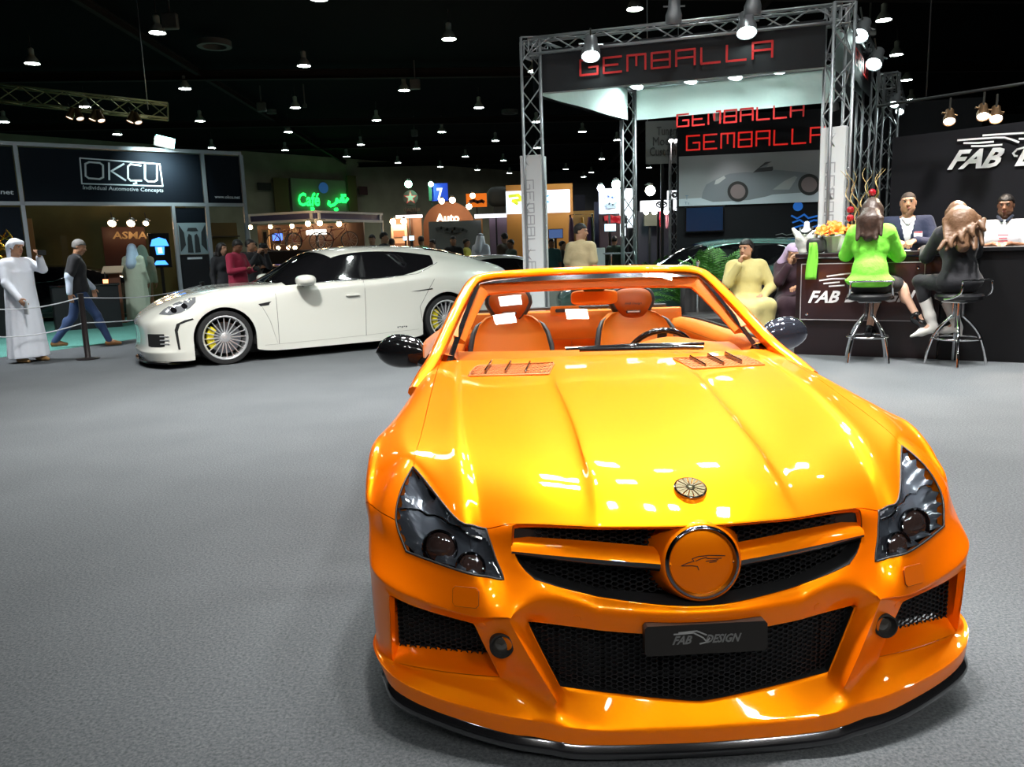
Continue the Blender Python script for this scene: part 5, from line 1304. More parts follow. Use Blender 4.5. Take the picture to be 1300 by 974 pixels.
def snet(prims,lo,hi,h):
    lo=np.array(lo,float);n=np.ceil((np.array(hi)-lo)/h).astype(int)+1
    ax=[lo[i]+h*np.arange(n[i]) for i in range(3)]
    G=np.stack(np.meshgrid(*ax,indexing='ij'),-1); D=field(prims,G)
    S=D<0; nx,ny,nz=n
    cs=np.zeros((nx-1,ny-1,nz-1),int)
    for dx in(0,1):
        for dy in(0,1):
            for dz in(0,1): cs+=S[dx:nx-1+dx,dy:ny-1+dy,dz:nz-1+dz]
    act=(cs>0)&(cs<8); idx=-np.ones(act.shape,int); idx[act]=np.arange(act.sum()); I=np.argwhere(act)
    acc=np.zeros((len(I),3));cnt=np.zeros(len(I))
    cor=[(0,0,0),(1,0,0),(0,1,0),(1,1,0),(0,0,1),(1,0,1),(0,1,1),(1,1,1)]
    for a in range(8):
        for b in range(a+1,8):
            d=np.array(cor[b])-np.array(cor[a])
            if np.abs(d).sum()!=1: continue
            A0=I+cor[a];B0=I+cor[b]; da=D[tuple(A0.T)];db=D[tuple(B0.T)]; m=(da<0)!=(db<0)
            t=np.where(m,da/np.where(da==db,1,da-db),0); acc[m]+=(A0+t[:,None]*d)[m];cnt[m]+=1
    V=lo+h*acc/cnt[:,None]; F=[]
    for axn in range(3):
        u,w=(axn+1)%3,(axn+2)%3
        sl0=[slice(None)]*3;sl1=[slice(None)]*3;sl0[axn]=slice(0,-1);sl1[axn]=slice(1,None)
        s0=S[tuple(sl0)];s1=S[tuple(sl1)]; X=np.argwhere(s0!=s1)
        ok=(X[:,u]>0)&(X[:,w]>0)&(X[:,u]<n[u]-1)&(X[:,w]<n[w]-1);X=X[ok]
        if len(X)==0: continue
        e=np.zeros(3,int);g=np.zeros(3,int);e[u]=1;g[w]=1
        q=np.stack([idx[tuple((X-e-g).T)],idx[tuple((X-g).T)],idx[tuple(X.T)],idx[tuple((X-e).T)]],1)
        fl=s0[tuple(X.T)]; q[~fl]=q[~fl][:,::-1]; F.append(q)
    F=np.concatenate(F)
    return V,F
def bounds(prims,pad=.03):
    lo=np.full(3,1e9);hi=-lo
    for p in prims:
        if p['t']=='c':
            for q,r in((p['a'],p['ra']),(p['b'],p['rb'])): lo=np.minimum(lo,np.array(q)-r);hi=np.maximum(hi,np.array(q)+r)
        elif p['t']=='e' and p.get('op','u')=='u':
            r=max(p['r']) if p.get('rot') is not None else np.array(p['r']); lo=np.minimum(lo,np.array(p['c'])-r);hi=np.maximum(hi,np.array(p['c'])+r)
    return lo-pad,hi+pad
def blobs(lst,name,m,parent,loc=None,rz=None):
    V=[];F=[];b=0
    for prims,h in lst:
        lo,hi=bounds(prims); v,f=snet(prims,lo,hi,h); V.append(v);F.append(f+b);b+=len(v)
    o=mk(name,np.concatenate(V),np.concatenate(F),m,parent,smooth=True,loc=loc,rz=rz); return o
def v3(*a): return np.array(a,float)
STAND=dict(pelvis=(0,0,.95),waist=(0,.0,1.08),chest=(0,.0,1.28),neck=(0,.015,1.47),head=(0,-.005,1.635),
 sL=(-.175,.01,1.41),sR=(.175,.01,1.41),eL=(-.225,.03,1.13),eR=(.225,.03,1.13),wL=(-.235,-.05,.88),wR=(.235,-.05,.88),
 hL=(-.09,0,.92),hR=(.09,0,.92),kL=(-.10,-.015,.50),kR=(.10,-.015,.50),aL=(-.105,.03,.085),aR=(.105,.03,.085),look=(0,-1,0),fL=(0,-.1,-1),fR=(0,-.1,-1),nL=(.9,0,0),nR=(-.9,0,0),tL=(-.02,-1,0),tR=(.02,-1,0),curl=.5)
def pose(**k):
    d={a:(v3(*b) if isinstance(b,tuple) else b) for a,b in STAND.items()}
    for a,b in k.items(): d[a]=v3(*b) if isinstance(b,tuple) else b
    return d
def unitv(a): a=np.array(a,float); return a/max(np.linalg.norm(a),1e-9)
def hand_prims(w,fd,nn,curl,side,s=1):
    d=unitv(fd); n=unitv(np.array(nn)-d*(np.array(nn)@d)); x=np.cross(d,n)*side  # x towards the thumb side
    P=[C(w-d*.02,w+d*.025,.024*s,.024*s,.01),E(w+d*.05,(.030,.030,.030),.012)]
    for o in(-.024,-.008,.008,.024): P.append(C(w+d*.03+x*o*.7,w+d*.085+x*o,.013*s,.0105*s,.008))
    L=[.062,.078,.082,.072]
    for i,o in enumerate((-.027,-.009,.009,.027)):
        b=w+d*.088+x*o; a=curl*.5
        d1=unitv(d*cos(a)+n*sin(a)); d2=unitv(d*cos(a*2.3)+n*sin(a*2.3)); m1=b+d1*L[i]*.5; P.append(C(b,m1,.0098*s,.0090*s,.004)); P.append(C(m1,m1+d2*L[i]*.5,.0088*s,.0072*s,.004))
    t0=w+d*.03+x*.026; t1=t0+unitv(d*.6+x*.7+n*.25)*.038; t2=t1+unitv(d*.9+x*.25+n*.4)*.03
    P+=[C(t0,t1,.013*s,.011*s,.008),C(t1,t2,.0105*s,.0085*s,.004)]
    return P
def body_prims(j,fat=0,fem=False,infl=0.0,torso=True,arms=True,legs=True,armend=None,legend=None):
    P=[];i=infl;sh=.155 if not fem else .135
    if torso:
        P+=[E(j['pelvis'],(.165+fat+i,.115+fat+i,.115+i),.05),C(j['pelvis']+v3(0,0,.02),j['waist'],.115+fat*1.2+i,.108+fat*1.3+i,.05),E(j['waist'],(.14+fat+i+(-.02 if fem else 0),.10+fat*1.4+i,.10+i),.06),
            E(j['chest'],(sh+.015+fat*.6+i,.112+fat*.8+i,.16+i),.06),C(j['sL']*.75+j['chest']*.25+v3(0,0,.03),j['sR']*.75+j['chest']*.25+v3(0,0,.03),.07+i,.07+i,.05)]
        if fem:
            lk=v3(0,-1,0)
            P+=[E(j['chest']+v3(-.06,-.09,.0),(.055+i,.05+i,.06+i),.03),E(j['chest']+v3(.06,-.09,.0),(.055+i,.05+i,.06+i),.03)]
        P+=[C(j['chest']+v3(0,.02,.12),j['neck'],.075+i*.6,.058+i*.5,.04)]
    if arms:
        for S_ in 'LR':
            a,b,c=j['s'+S_],j['e'+S_],j['w'+S_]
            if armend=='short': b=a+(b-a)*.75
            P.append(C(a,b,.054+i,.042+i*(1 if armend!='short' else 1.6),.04))
            if armend!='short': P.append(C(b,c if armend is None else b+(c-b)*armend,.041+i,.028+i*.9,.02))
    if legs:
        for S_ in 'LR':
            a,b,c=j['h'+S_],j['k'+S_],j['a'+S_]
            P.append(C(a,b,.088+fat*.5+i,.055+i,.04))
            e=1 if legend is None else legend
            if e>0: P.append(C(b,b+(c-b)*e,.055+i,.038+i+(.0),.02)); P.append(E(b+(c-b)*.28+v3(0,.015,0),(.05+i,.055+i,.11),.03)) if e>.5 else None
    return P
def head_frame(look):
    y=-unitv(look); x=unitv(np.cross(y,(0,0,1))); z=np.cross(x,y); return np.array([x,y,z])   # rows ; local -y is the face
def head_prims(j,fem=False,s=1.0):
    Rm=head_frame(j['look']); c=j['head']; g=lambda x,y,z: c+(x*Rm[0]+y*Rm[1]+z*Rm[2])*s; rt=Rm.T
    P=[E(g(0,.012,.035),(.073*s,.092*s,.083*s),.02,rot=rt),E(g(0,-.018,-.025),(.060*s,.070*s,.085*s),.03,rot=rt),C(g(0,-.055,-.088),g(0,-.03,-.07),.024*s,.04*s,.025),
       C(g(-.035,-.01,-.055),g(.035,-.01,-.055),.038*s,.038*s,.02),
       C(g(0,-.085,.018),g(0,-.104,-.018),.009*s,.014*s,.010),E(g(-.012,-.094,-.022),(.010,.010,.008),.006,rot=rt),E(g(.012,-.094,-.022),(.010,.010,.008),.006,rot=rt),
       C(g(-.040,-.078,.038),g(.040,-.078,.038),.012*s,.012*s,.014),
       E(g(-.031,-.098,.018),(.020,.018,.012),.008,'s',rot=rt),E(g(.031,-.098,.018),(.020,.018,.012),.008,'s',rot=rt),
       E(g(0,-.088,-.048),(.024,.012,.006),.005,rot=rt),E(g(0,-.086,-.058),(.020,.012,.006),.005,rot=rt),E(g(0,-.103,-.0525),(.026,.012,.0018),.002,'s',rot=rt),
       E(g(-.074,.012,.002),(.010,.020,.032),.006,rot=rt),E(g(.074,.012,.002),(.010,.020,.032),.006,rot=rt),
       C(g(0,.02,-.06),j['neck']+v3(0,0,-.02),.052,.057,.03)]
    return P
SKIN={'tan':mat('skin_tan',(.42,.22,.13),.5),'light':mat('skin_light',(.62,.37,.26),.5),'brown':mat('skin_brown',(.22,.10,.055),.5),'mid':mat('skin_olive',(.50,.27,.165),.5)}
HAIR=mat('hair_black',(.012,.009,.008),.45,bump=(90,.8,.01)); HAIRB=mat('hair_brown',(.045,.025,.018),.4,bump=(35,.6,.012)); HAIRG=mat('hair_grey',(.18,.17,.16),.6)
EYEW=mat('eye_white',(.42,.38,.35),.4); EYED=mat('eye_dark',(.02,.012,.01),.2); LIP=mat('lip',(.40,.14,.11),.5)
def cloth(name,col,b=.35,r=.8): return mat(name,col,r,bump=(7,b,.05),sheen=.1)
def person(label,loc,rz,j,skin='mid',fem=False,fat=0,hands=True,feet=None,face=True,group=None,s=1.0,headonly=False):
    lst=[(body_prims(j,fat,fem,infl=-.004,armend=None),.020)]
    lst.append((head_prims(j,fem),.0075 if face else .013))
    if hands:
        lst.append((hand_prims(j['wL'],j['fL'],j['nL'],j['curl'],1),.006)); lst.append((hand_prims(j['wR'],j['fR'],j['nR'],j['curl'],-1),.006))
    lst.append(([C(j['aL'],j['aL']+unitv(j['tL'])*.13+v3(0,0,-.05),.036,.026,.03),C(j['aL'],j['aL']+v3(0,0,-.05)-unitv(j['tL'])*.02,.036,.03)],.015)); lst.append(([C(j['aR'],j['aR']+unitv(j['tR'])*.13+v3(0,0,-.05),.036,.026,.03),C(j['aR'],j['aR']+v3(0,0,-.05)-unitv(j['tR'])*.02,.036,.03)],.015))
    o=blobs(lst,'person',SKIN[skin],None,loc=loc,rz=rz); o.scale=(s,s,s); tag(o,label,'person',group)
    if face:
        Rm=head_frame(j['look']);c=j['head'];g=lambda x,y,z:c+(x*Rm[0]+y*Rm[1]+z*Rm[2])
        for sx in(-1,1):
            mb=MB(); T=Matrix.Translation(Vector(g(sx*.031,-.0755,.018))); mb.lathe([(.0115*sin(a),-.0115*cos(a)) for a in np.linspace(0.001,pi-.001,9)],12,0,T); e=mb.build('eye',EYEW,o)
            T=frame(g(sx*.031,-.0862,.018),Rm[0],-Rm[1]); mb=MB(); mb.lathe([(.0078,-.002),(.006,.0008),(.0001,.0016)],12,0,T); mb.build('iris',EYED,e)
            blobs([([C(g(sx*.018,-.092,.036),g(sx*.046,-.080,.038),.004,.003,.002)],.003)],'eyebrow',HAIR,o)
        blobs([([E(g(0,-.092,-.048),(.022,.010,.0045),.003,rot=Rm.T),E(g(0,-.090,-.0575),(.018,.010,.005),.003,rot=Rm.T),E(g(0,-.106,-.0525),(.026,.012,.0012),.001,'s',rot=Rm.T)],.0035)],'lips',LIP,o)
    return o
def hair_short(o,j,m=HAIR,th=.010,front=.040,low=-.03,h=.009):
    Rm=head_frame(j['look']);c=j['head'];rt=Rm.T
    def cut(P):
        q=(P-c)@rt; f=np.maximum(-(q[...,2]-front)-(q[...,1]+.05)*.9*(q[...,1]<-.02)*0, -1)
        # keep above the front line at the face, down to `low` at the back
        lim=np.where(q[...,1]<-.03,front+.012,np.where(q[...,1]<.02,front-(q[...,1]+.03)/.05*(front-low)*.6,low)); return lim-q[...,2]
    g=lambda x,y,z:c+(x*Rm[0]+y*Rm[1]+z*Rm[2])
    return blobs([([E(g(0,.014,.036),(.073+th,.092+th,.083+th*1.2),.02,rot=rt),E(g(0,.02,-.01),(.066+th,.075+th,.07),.02,rot=rt),FN(cut)],h)],'hair',m,o)
def hair_long(o,j,m,drop=.40,h=.012,wave=.0,wide=.10,bk=0):
    Rm=head_frame(j['look']);c=j['head'];rt=Rm.T;g=lambda x,y,z:c+(x*Rm[0]+y*Rm[1]+z*Rm[2])
    def cut(P):
        q=(P-c)@rt; return np.where(q[...,1]<-.045,np.where(np.abs(q[...,0])<.062,(.055-q[...,2]),-1),-1.)
    P=[E(g(0,.016,.038),(.087,.106,.097),.02,rot=rt),C(g(0,.05,.0),g(0,.085+bk*.5,-.12),.085,wide,.04),C(g(0,.085+bk*.5,-.12),g(0,.09+bk,-drop),wide,.06,.05)]
    for k in range(9):
        x=(k-4)*.24*wide; P.append(C(g(x,.10+.02*cos(k)+bk*.6,-.10),g(x*1.15+.012*sin(k*2.1),.12+bk+.012*cos(k*3),-drop-.02*(k%3)),.03,.016,.016))
        if wave: P.append(C(g(x*1.2,.14+bk,-.14-.025*k),g(x*1.35+.03*(-1)**k,.155+bk,-.22-.025*k),.024,.018,.012))
    for sx in(-1,1): P.append(C(g(sx*.075,.01,.02),g(sx*.095,.03,-.20),.032,.024,.03))
    P.append(FN(cut)); return blobs([(P,h)],'hair',m,o)
def garment(o,prims,name,m,cuts=(),h=.015):
    return blobs([(list(prims)+[FN(c) for c in cuts],h)],name,m,o)
def above(z): return lambda P: z-P[...,2]
def below(z): return lambda P: P[...,2]-z
def shoes(o,j,m,h=.010,heel=0):
    for S_ in 'LR':
        a=j['a'+S_];t=unitv(j['t'+S_]); b=a+v3(0,0,-.045)
        P=[C(b-t*.03,b+t*.07,.040,.040,.02),C(b+t*.07,b+t*.155+v3(0,0,-.012-(heel*.6)),.040,.028,.03),C(a+v3(0,0,.0),b,.044,.044,.02)]
        if heel: P.append(C(b-t*.05,b-t*.05+v3(0,0,-heel),.016,.007,.008))
        zmin=a[2]-.085-heel
        blobs([(P+[FN(lambda Q,z=zmin: z-Q[...,2])],h)],'shoe',m,o)
def robe_prims(j,hem=.08,r0=.19,r1=.27,folds=9,amp=.012,back=0,cx=0,cy=0,top=1.30,d=.72):
    def f(P):
        z=P[...,2];t=np.clip((top-z)/(top-hem),0,1); rr=r0+(r1-r0)*t**1.1; x=(P[...,0]-cx*t); y=(P[...,1]-cy*t)/d
        a=np.arctan2(y,x); q=np.hypot(x,y)-(rr+amp*t*np.sin(a*folds+2*np.sin(a*2))+amp*.5*t*np.sin(a*folds*1.7+1)); return np.maximum(q*.75,np.maximum(z-top,hem-z))
    return dict(t='f',f=f,op='u',k=.05)
def thobe(o,j,m,hem=.08,arms=True,**k):
    P=body_prims(j,0,False,.022,legs=False); P.append(robe_prims(j,hem,**k)); lo=np.minimum(bounds(P)[0],(-.36,-.36,hem-.03));hi=np.maximum(bounds(P)[1],(.36,.36,1.5))
    v,f=snet(P,lo,hi,.017); return mk('robe',v,f,m,o,smooth=True)
def ghutra(o,j,m,drop=.28,cord=None,wrap=False,h=.011):
    Rm=head_frame(j['look']);c=j['head'];rt=Rm.T;g=lambda x,y,z:c+(x*Rm[0]+y*Rm[1]+z*Rm[2])
    def cut(P):
        q=(P-c)@rt; return np.where((q[...,1]<-.03)&(np.abs(q[...,0])<.07),(.052-q[...,2]),-1.)
    P=[E(g(0,.016,.040),(.090,.108,.098),.02,rot=rt)]
    if wrap: P+=[C(g(-.05,-.05,.07),g(.05,-.05,.075),.035,.035,.02),C(g(-.085,.0,.05),g(.0,.09,.03),.04,.045,.02),C(g(.085,.0,.05),g(.0,.09,.03),.04,.045,.02),C(g(0,.09,.0),g(.03,.13,-drop),.07,.05,.04)]
    else:
        P+=[C(g(0,.05,-.02),g(0,.10,-drop),.095,.12,.05),C(g(-.08,.02,.0),g(-.13,.03,-drop*.8),.03,.05,.04),C(g(.08,.02,.0),g(.13,.03,-drop*.8),.03,.05,.04)]
    P.append(FN(cut)); q=blobs([(P,h)],'head_cloth',m,o)
    if cord is not None:
        mb=MB()
        for dz in(.0,.014): mb.tube([g(.088*cos(a),.014+.106*sin(a),.075+dz+.004*sin(a)) for a in np.linspace(0,2*pi,25)[:-1]],.008,6,closed=True)
        mb.build('head_cord',cord,o,ang=None)
    return q
# ---------------------------------------------------------------- left side visitors
WR_=cloth('robe_white',(.84,.87,.96)); 
p=gnd(38,459); j=pose(wR=(.20,-.42,1.53),eR=(.30,-.22,1.30),fR=(-.1,-.35,1),nR=(-1,0,0),wL=(-.10,-.36,1.50),eL=(-.24,-.28,1.27),look=(.05,-1,-.12),curl=1.2,head=(0,-.03,1.64))
# stands side-on: his front faces the hall to the right of the picture
j=pose(sL=(-.17,.02,1.41),sR=(.17,.0,1.42),eR=(.20,-.25,1.33),wR=(.09,-.36,1.49),fR=(-.35,-.5,.8),nR=(-.8,0,.4),eL=(-.24,-.06,1.14),wL=(-.20,-.22,.93),fL=(.1,-.6,-.8),nL=(1,0,0),look=(.10,-1,-.10),curl=1.3,head=(0,-.03,1.64),
       aL=(-.12,.02,.085),aR=(.12,-.06,.085))
o=person('man in a long white robe and head cloth raising a phone before his face',(p.x,p.y,0),R(68),j,'tan',s=1.03)
thobe(o,j,WR_,hem=.07,r0=.20,r1=.29); ghutra(o,j,WR_,drop=.22,wrap=True); shoes(o,j,mat('sandal_leather',(.35,.20,.08),.5))
def held(loc,rz,box_,m,name,label,cat,rot=None,zs=1):
    mb=MB(); mb.box((0,0,0),box_,0,min(box_)*.3,rot=rot); return tag(mb.build(name,m,ang=30,loc=loc,rz=rz),label,cat)
def onp(o,v): return Matrix.LocRotScale(o.location,o.rotation_euler,o.scale)@Vector(v)
held(onp(o,(.065,-.45,1.56)),R(68),(.13,.02,.07),M['blackplastic'],'mobile_phone','small dark phone held up by the man in the white robe','phone')
held(onp(o,(-.17,-.30,.80)),R(50),(.02,.15,.20),mat('paper',(.7,.72,.75),.6),'leaflet','pale folded leaflet held low by the man in the white robe','leaflet')
# dark vest and jeans, walking away
p=gnd(108,441); j=pose(kL=(-.13,-.22,.52),aL=(-.14,-.36,.10),kR=(.12,.12,.50),aR=(.13,.42,.12),eL=(-.25,.10,1.15),wL=(-.27,.12,.90),eR=(.25,-.06,1.14),wR=(.24,-.22,.95),look=(-.3,-1,-.35),head=(0,-.09,1.61),neck=(0,-.04,1.46),chest=(0,-.02,1.28))
o=person('grey-haired man in a black top, pale sleeves and blue jeans walking past the black desk',(p.x,p.y,0),R(118),j,'tan',face=False,s=1.06)
jb=cloth('jeans_blue',(.02,.045,.12)); kb=cloth('top_black',(.012,.012,.015)); ls=cloth('shirt_pale',(.55,.62,.75))
garment(o,body_prims(j,0,False,.014,torso=False,arms=False)+[E(j['pelvis'],(.185,.135,.13),.05)],'trousers',jb,[below(1.02)]); garment(o,body_prims(j,.01,False,.020,legs=False,armend='short')+[C(j['sL'],j['eL'],.075,.065),C(j['sR'],j['eR'],.075,.065),E(j['pelvis'],(.21,.16,.13),.05)],'jacket',kb,[above(.84)]); [garment(o,[C(j['e'+q],j['w'+q],.058,.045),C(j['e'+q],j['e'+q]+v3(0,0,.04),.06,.06)],'sleeve',ls) for q in 'LR']
hair_short(o,j,HAIRG,h=.012); shoes(o,j,mat('shoe_brown',(.20,.09,.03),.5))
# two men in pale robes seen from behind
gr_=cloth('robe_cream',(.50,.56,.44))
p=aty(177,400,19.3); j=pose(look=(0,-1,-.05),wR=(.24,-.10,.90),wL=(-.24,-.10,.90)); o=person('man in a pale robe and bluish white head cloth seen from behind',(p.x,p.y,0),R(178),j,'tan',face=False,s=1.06); thobe(o,j,gr_,hem=.05,r0=.23,r1=.28,folds=6); ghutra(o,j,cloth('cloth_bluewhite',(.45,.58,.75)),drop=.34,h=.014); shoes(o,j,M['blackplastic'],h=.013)
p=aty(189,400,20.3); j=pose(look=(.1,-1,-.05),wR=(.30,-.02,.88)); o=person('man in a pale robe and greenish head cloth half hidden behind his companion',(p.x,p.y,0),R(190),j,'tan',face=False,s=1.05); thobe(o,j,gr_,hem=.05,r0=.22,r1=.30,folds=6,cx=.25); ghutra(o,j,cloth('cloth_mint',(.42,.68,.58)),drop=.34,h=.014); shoes(o,j,M['blackplastic'],h=.013)
# crimson man and the people beside him
cr_=cloth('shirt_crimson',(.33,.015,.05)); dk=cloth('cloth_dark',(.015,.015,.018))
p=aty(303,360,15.2); j=pose(eR=(.27,-.06,1.16),wR=(.14,-.30,1.18),eL=(-.27,-.06,1.16),wL=(-.12,-.30,1.20),fR=(-.5,-.8,.2),fL=(.5,-.8,.2),nR=(0,0,1),nL=(0,0,1),look=(.0,-1,-.45),head=(0,-.05,1.61))
o=person('man in a crimson long-sleeved top looking down at a camera in his hands',(p.x,p.y,0),R(70),j,'brown',face=False,s=1.03); garment(o,body_prims(j,.02,False,.020,legs=False,armend=.9),'jacket',cr_,[above(.86)]); garment(o,body_prims(j,0,False,.014,torso=False,arms=False)+[E(j['pelvis'],(.18,.13,.12),.05)],'trousers',dk,[below(1.0)]); hair_short(o,j); shoes(o,j,M['blackplastic'],h=.013)
held(onp(o,(0,-.42,1.20)),R(70),(.13,.10,.09),M['blackplastic'],'camera','black camera in the hands of the man in crimson','camera')
p=aty(286,360,16.2); j=pose(look=(.5,-1,0)); o=person('dark-haired woman in dark clothes partly hidden behind the man in crimson',(p.x,p.y,0),R(40),j,'mid',True,face=False,s=1.0); garment(o,body_prims(j,0,True,.018,armend=.9),'dress',dk,[]); hair_long(o,j,HAIR,.25,h=.014)
p=aty(322,360,16.1); j=pose(wR=(.10,-.30,1.48),eR=(.26,-.20,1.22),wL=(-.10,-.30,1.48),eL=(-.26,-.20,1.22),fR=(-.3,-.5,.8),fL=(.3,-.5,.8),look=(.3,-1,0),curl=1.2); o=person('photographer in black clothes holding a camera up, right of the man in crimson',(p.x,p.y,0),R(60),j,'tan',face=False,s=1.03); garment(o,body_prims(j,.02,False,.018,armend=.9),'dark_suit',dk); hair_short(o,j)
held(onp(o,(0,-.34,1.62)),R(60),(.15,.12,.11),M['blackplastic'],'camera','black camera held up by the photographer in black','camera')
# beige T-shirt
p=aty(738,335,12.3); j=pose(look=(-1,-.15,-.1),wR=(.2,-.25,1.05),fR=(-.3,-1,0),wL=(-.24,-.15,.98)); o=person('dark-haired man in a beige short-sleeved shirt standing behind the orange car',(p.x,p.y,0),R(150),j,'mid',s=1.02)
garment(o,body_prims(j,.015,False,.018,legs=False,armend='short'),'shirt',cloth('shirt_beige',(.52,.42,.24)),[above(.88)]); garment(o,body_prims(j,0,False,.014,torso=False,arms=False)+[E(j['pelvis'],(.18,.13,.12),.05)],'trousers',dk,[below(1.0)]); hair_short(o,j); shoes(o,j,M['blackplastic'],h=.013)
# crowd in the distance: three figures copied with their clothes in other colours
protos=[]
def crowd_proto(kind):
    j=pose(look=(0,-1,-.1))
    o=person('x',(0,0,0),0,j,'tan' if kind!=2 else 'brown',face=False,hands=True)
    if kind==1: thobe(o,j,WR_,hem=.05); ghutra(o,j,WR_,cord=M['black'],h=.014)
    else:
        garment(o,body_prims(j,.015,False,.018,legs=False,armend=.9 if kind==0 else 'short'),'shirt',dk,[above(.88)],h=.018); garment(o,body_prims(j,0,False,.014,torso=False,arms=False)+[E(j['pelvis'],(.18,.13,.12),.05)],'trousers',dk,[below(1.0)],h=.018); hair_short(o,j,h=.012)
    return o
CW=[(472,298,21,0,(.10,.10,.11),'visitor in a grey top standing left of centre behind the white car roof'),(487,291,20,0,(.02,.02,.025),'tall dark-clothed visitor with black hair seen over the white car'),(497,303,22,2,(.55,.62,.72),'visitor in a pale shirt beside the tall dark-clothed one'),
 (534,300,24,2,(.16,.20,.08),'visitor in an olive green shirt under the round brown sign'),(549,304,23,0,(.04,.04,.05),'dark-clothed visitor bending near the round brown sign'),(575,300,22,0,(.02,.02,.02),'visitor in a black top and pale cap between the yellow and olive shirts'),(592,303,23,2,(.48,.44,.06),'visitor in a mustard yellow shirt'),
 (610,297,22,1,(.7,.7,.7),'man in a white robe and head cloth with black cord above the white car tail'),(640,296,21,0,(.09,.06,.04),'visitor in brown left of the tall white post box'),(648,304,20.6,2,(.05,.08,.06),'visitor in dark green beside the tall white post box'),
 (700,303,20,2,(.03,.10,.10),'visitor in teal at the orange stand'),(714,306,21,0,(.02,.02,.02),'visitor in black near the clothes rail'),(780,300,22,0,(.03,.05,.03),'dark visitor left of the rear truss post'),(322,300,26,0,(.05,.02,.02),'dark visitor beside the bicycles'),(430,303,26,2,(.05,.05,.06),'visitor in dark grey under the cafe canopy'),(240,330,24,0,(.02,.02,.03),'dark visitor behind the stand desk')]
PK={}
for n_,(px,py,Y,kd,col,lab) in enumerate(CW):
    top=aty(px,py,Y); s=top.z/1.755
    if kd not in PK: PK[kd]=crowd_proto(kd); o=PK[kd]
    else: o=copy_tree(PK[kd])
    o['label']=lab; o.location=(top.x,Y,0); o.rotation_euler=(0,0,R((n_*73)%360)); s=min(max(s,.9),1.12); o.scale=(s,s,s)
    cm=cloth('crowd_shirt',col)
    for c in o.children:
        if c.name.startswith(('shirt',)): c.material_slots[0].link='OBJECT'; c.material_slots[0].material=cm
# ================================================================ BAR of the orange car's stand
class PL:
    # upright plane through o with its x axis at angle a ; front faces the viewer
    def __init__(s,o,a): s.o=Vector((o[0],o[1],0)); s.a=a
    def on(s,px,py):
        d=ray(px,py); sn,cs_=sin(s.a),cos(s.a); t=(s.o.y*cs_-s.o.x*sn)/(d[1]*cs_-d[0]*sn); q=Vector((d[0]*t,d[1]*t,0))-s.o
        return q.x*cs_+q.y*sn,CAMZ+d[2]*t
    def root(s,name,label,cat,group=None): return empty(name,tuple(s.o),s.a,label,cat,group)
    def w(s,x,y,z): return Vector((s.o.x+x*cos(s.a)-y*sin(s.a),s.o.y+x*sin(s.a)+y*cos(s.a),z))
def sheet(P,m,name,parent,y=-.003,th=.004):
    mb=MB(); mb.prism([(a,b) for a,b in P],y-th,y,axis='y'); return mb.build(name,m,parent,ang=None)
def linework(S,w,m,name,parent,y=-.004,th=.003):
    return strokes(S,w,frame((0,y,0),(1,0,0),(0,-1,0)),m,name,parent,0,th)
def letters(s,plane,box_,m,name,parent,y=-.004,**k):
    # text fitted into the pixel quad: left-bottom, right-bottom, right-top, left-top
    q=[plane.on(*p) for p in box_]; V,F=fit_text(s,1,1,depth=.01,**k); out=[]
    for v in V:
        u,t=v[0]+.5,v[1]+.5; a=[(1-u)*(1-t),u*(1-t),u*t,(1-u)*t]; out.append((sum(a[i]*q[i][0] for i in range(4)),y+v[2]*.4,sum(a[i]*q[i][1] for i in range(4))))
    return mk(name,out,F,m,parent)
BP=PL((3.60,9.93),math.atan2(-.86,1.47)); BH=1.265
lam=mat('bar_laminate',(.011,.006,.008),.35,0,.15); lam2=mat('bar_black',(.005,.005,.006),.45,spec=.3)
xs=BP.on(1192,400)[0]; 
bar=BP.root('bar_counter','dark brown bar counter with an outlined sign panel behind the two stools','counter')
mb=MB(); mb.box((xs/2,.31,.60),(xs,.56,1.20),0,.004); mb.build('counter_body',lam,bar,ang=30)
mb=MB(); mb.box((xs/2+.0,.31,BH-.025),(xs+.03,.64,.05),0,.006); mb.build('counter_top',lam,bar,ang=30)
P_=[BP.on(1018,335),BP.on(1174.7,333),BP.on(1172,407),BP.on(1017,406)]; z0=(P_[2][1]+P_[3][1])/2;z1=(P_[0][1]+P_[1][1])/2; xa,xb=P_[0][0],P_[1][0]
panel_=sheet([(xa,z0),(xb,z0),(xb,z1),(xa,z1)],mat('sign_panel_dark',(.022,.012,.015),.3,0,.4),'sign_panel',bar,-.001,.014)
linework([[(xa,z0),(xb,z0),(xb,z1),(xa,z1),(xa,z0)]],.010,mat('panel_edge',(.35,.33,.34),.4),'panel_edge',panel_,-.016)
for (px,py) in((1024.5,399),(1166,340)):
    x,z=BP.on(px,py); mb=MB(); mb.lathe([(.018,0),(.016,.008),(.0001,.010)],14,0,frame((x,-.015,z),(1,0,0),(0,-1,0))); mb.build('panel_stud',M['chrome'],panel_)
letters('FAB',BP,((1026,384.5),(1063,384.5),(1070,369),(1033,369)),M['whitep'],'sign_lettering',panel_,-.018,bold=.03,shear=0)
letters('DESIGN',BP,((1072,384),(1156,383.5),(1164,368),(1080,368.5)),M['whitep'],'sign_lettering',panel_,-.018,bold=.03,shear=0)
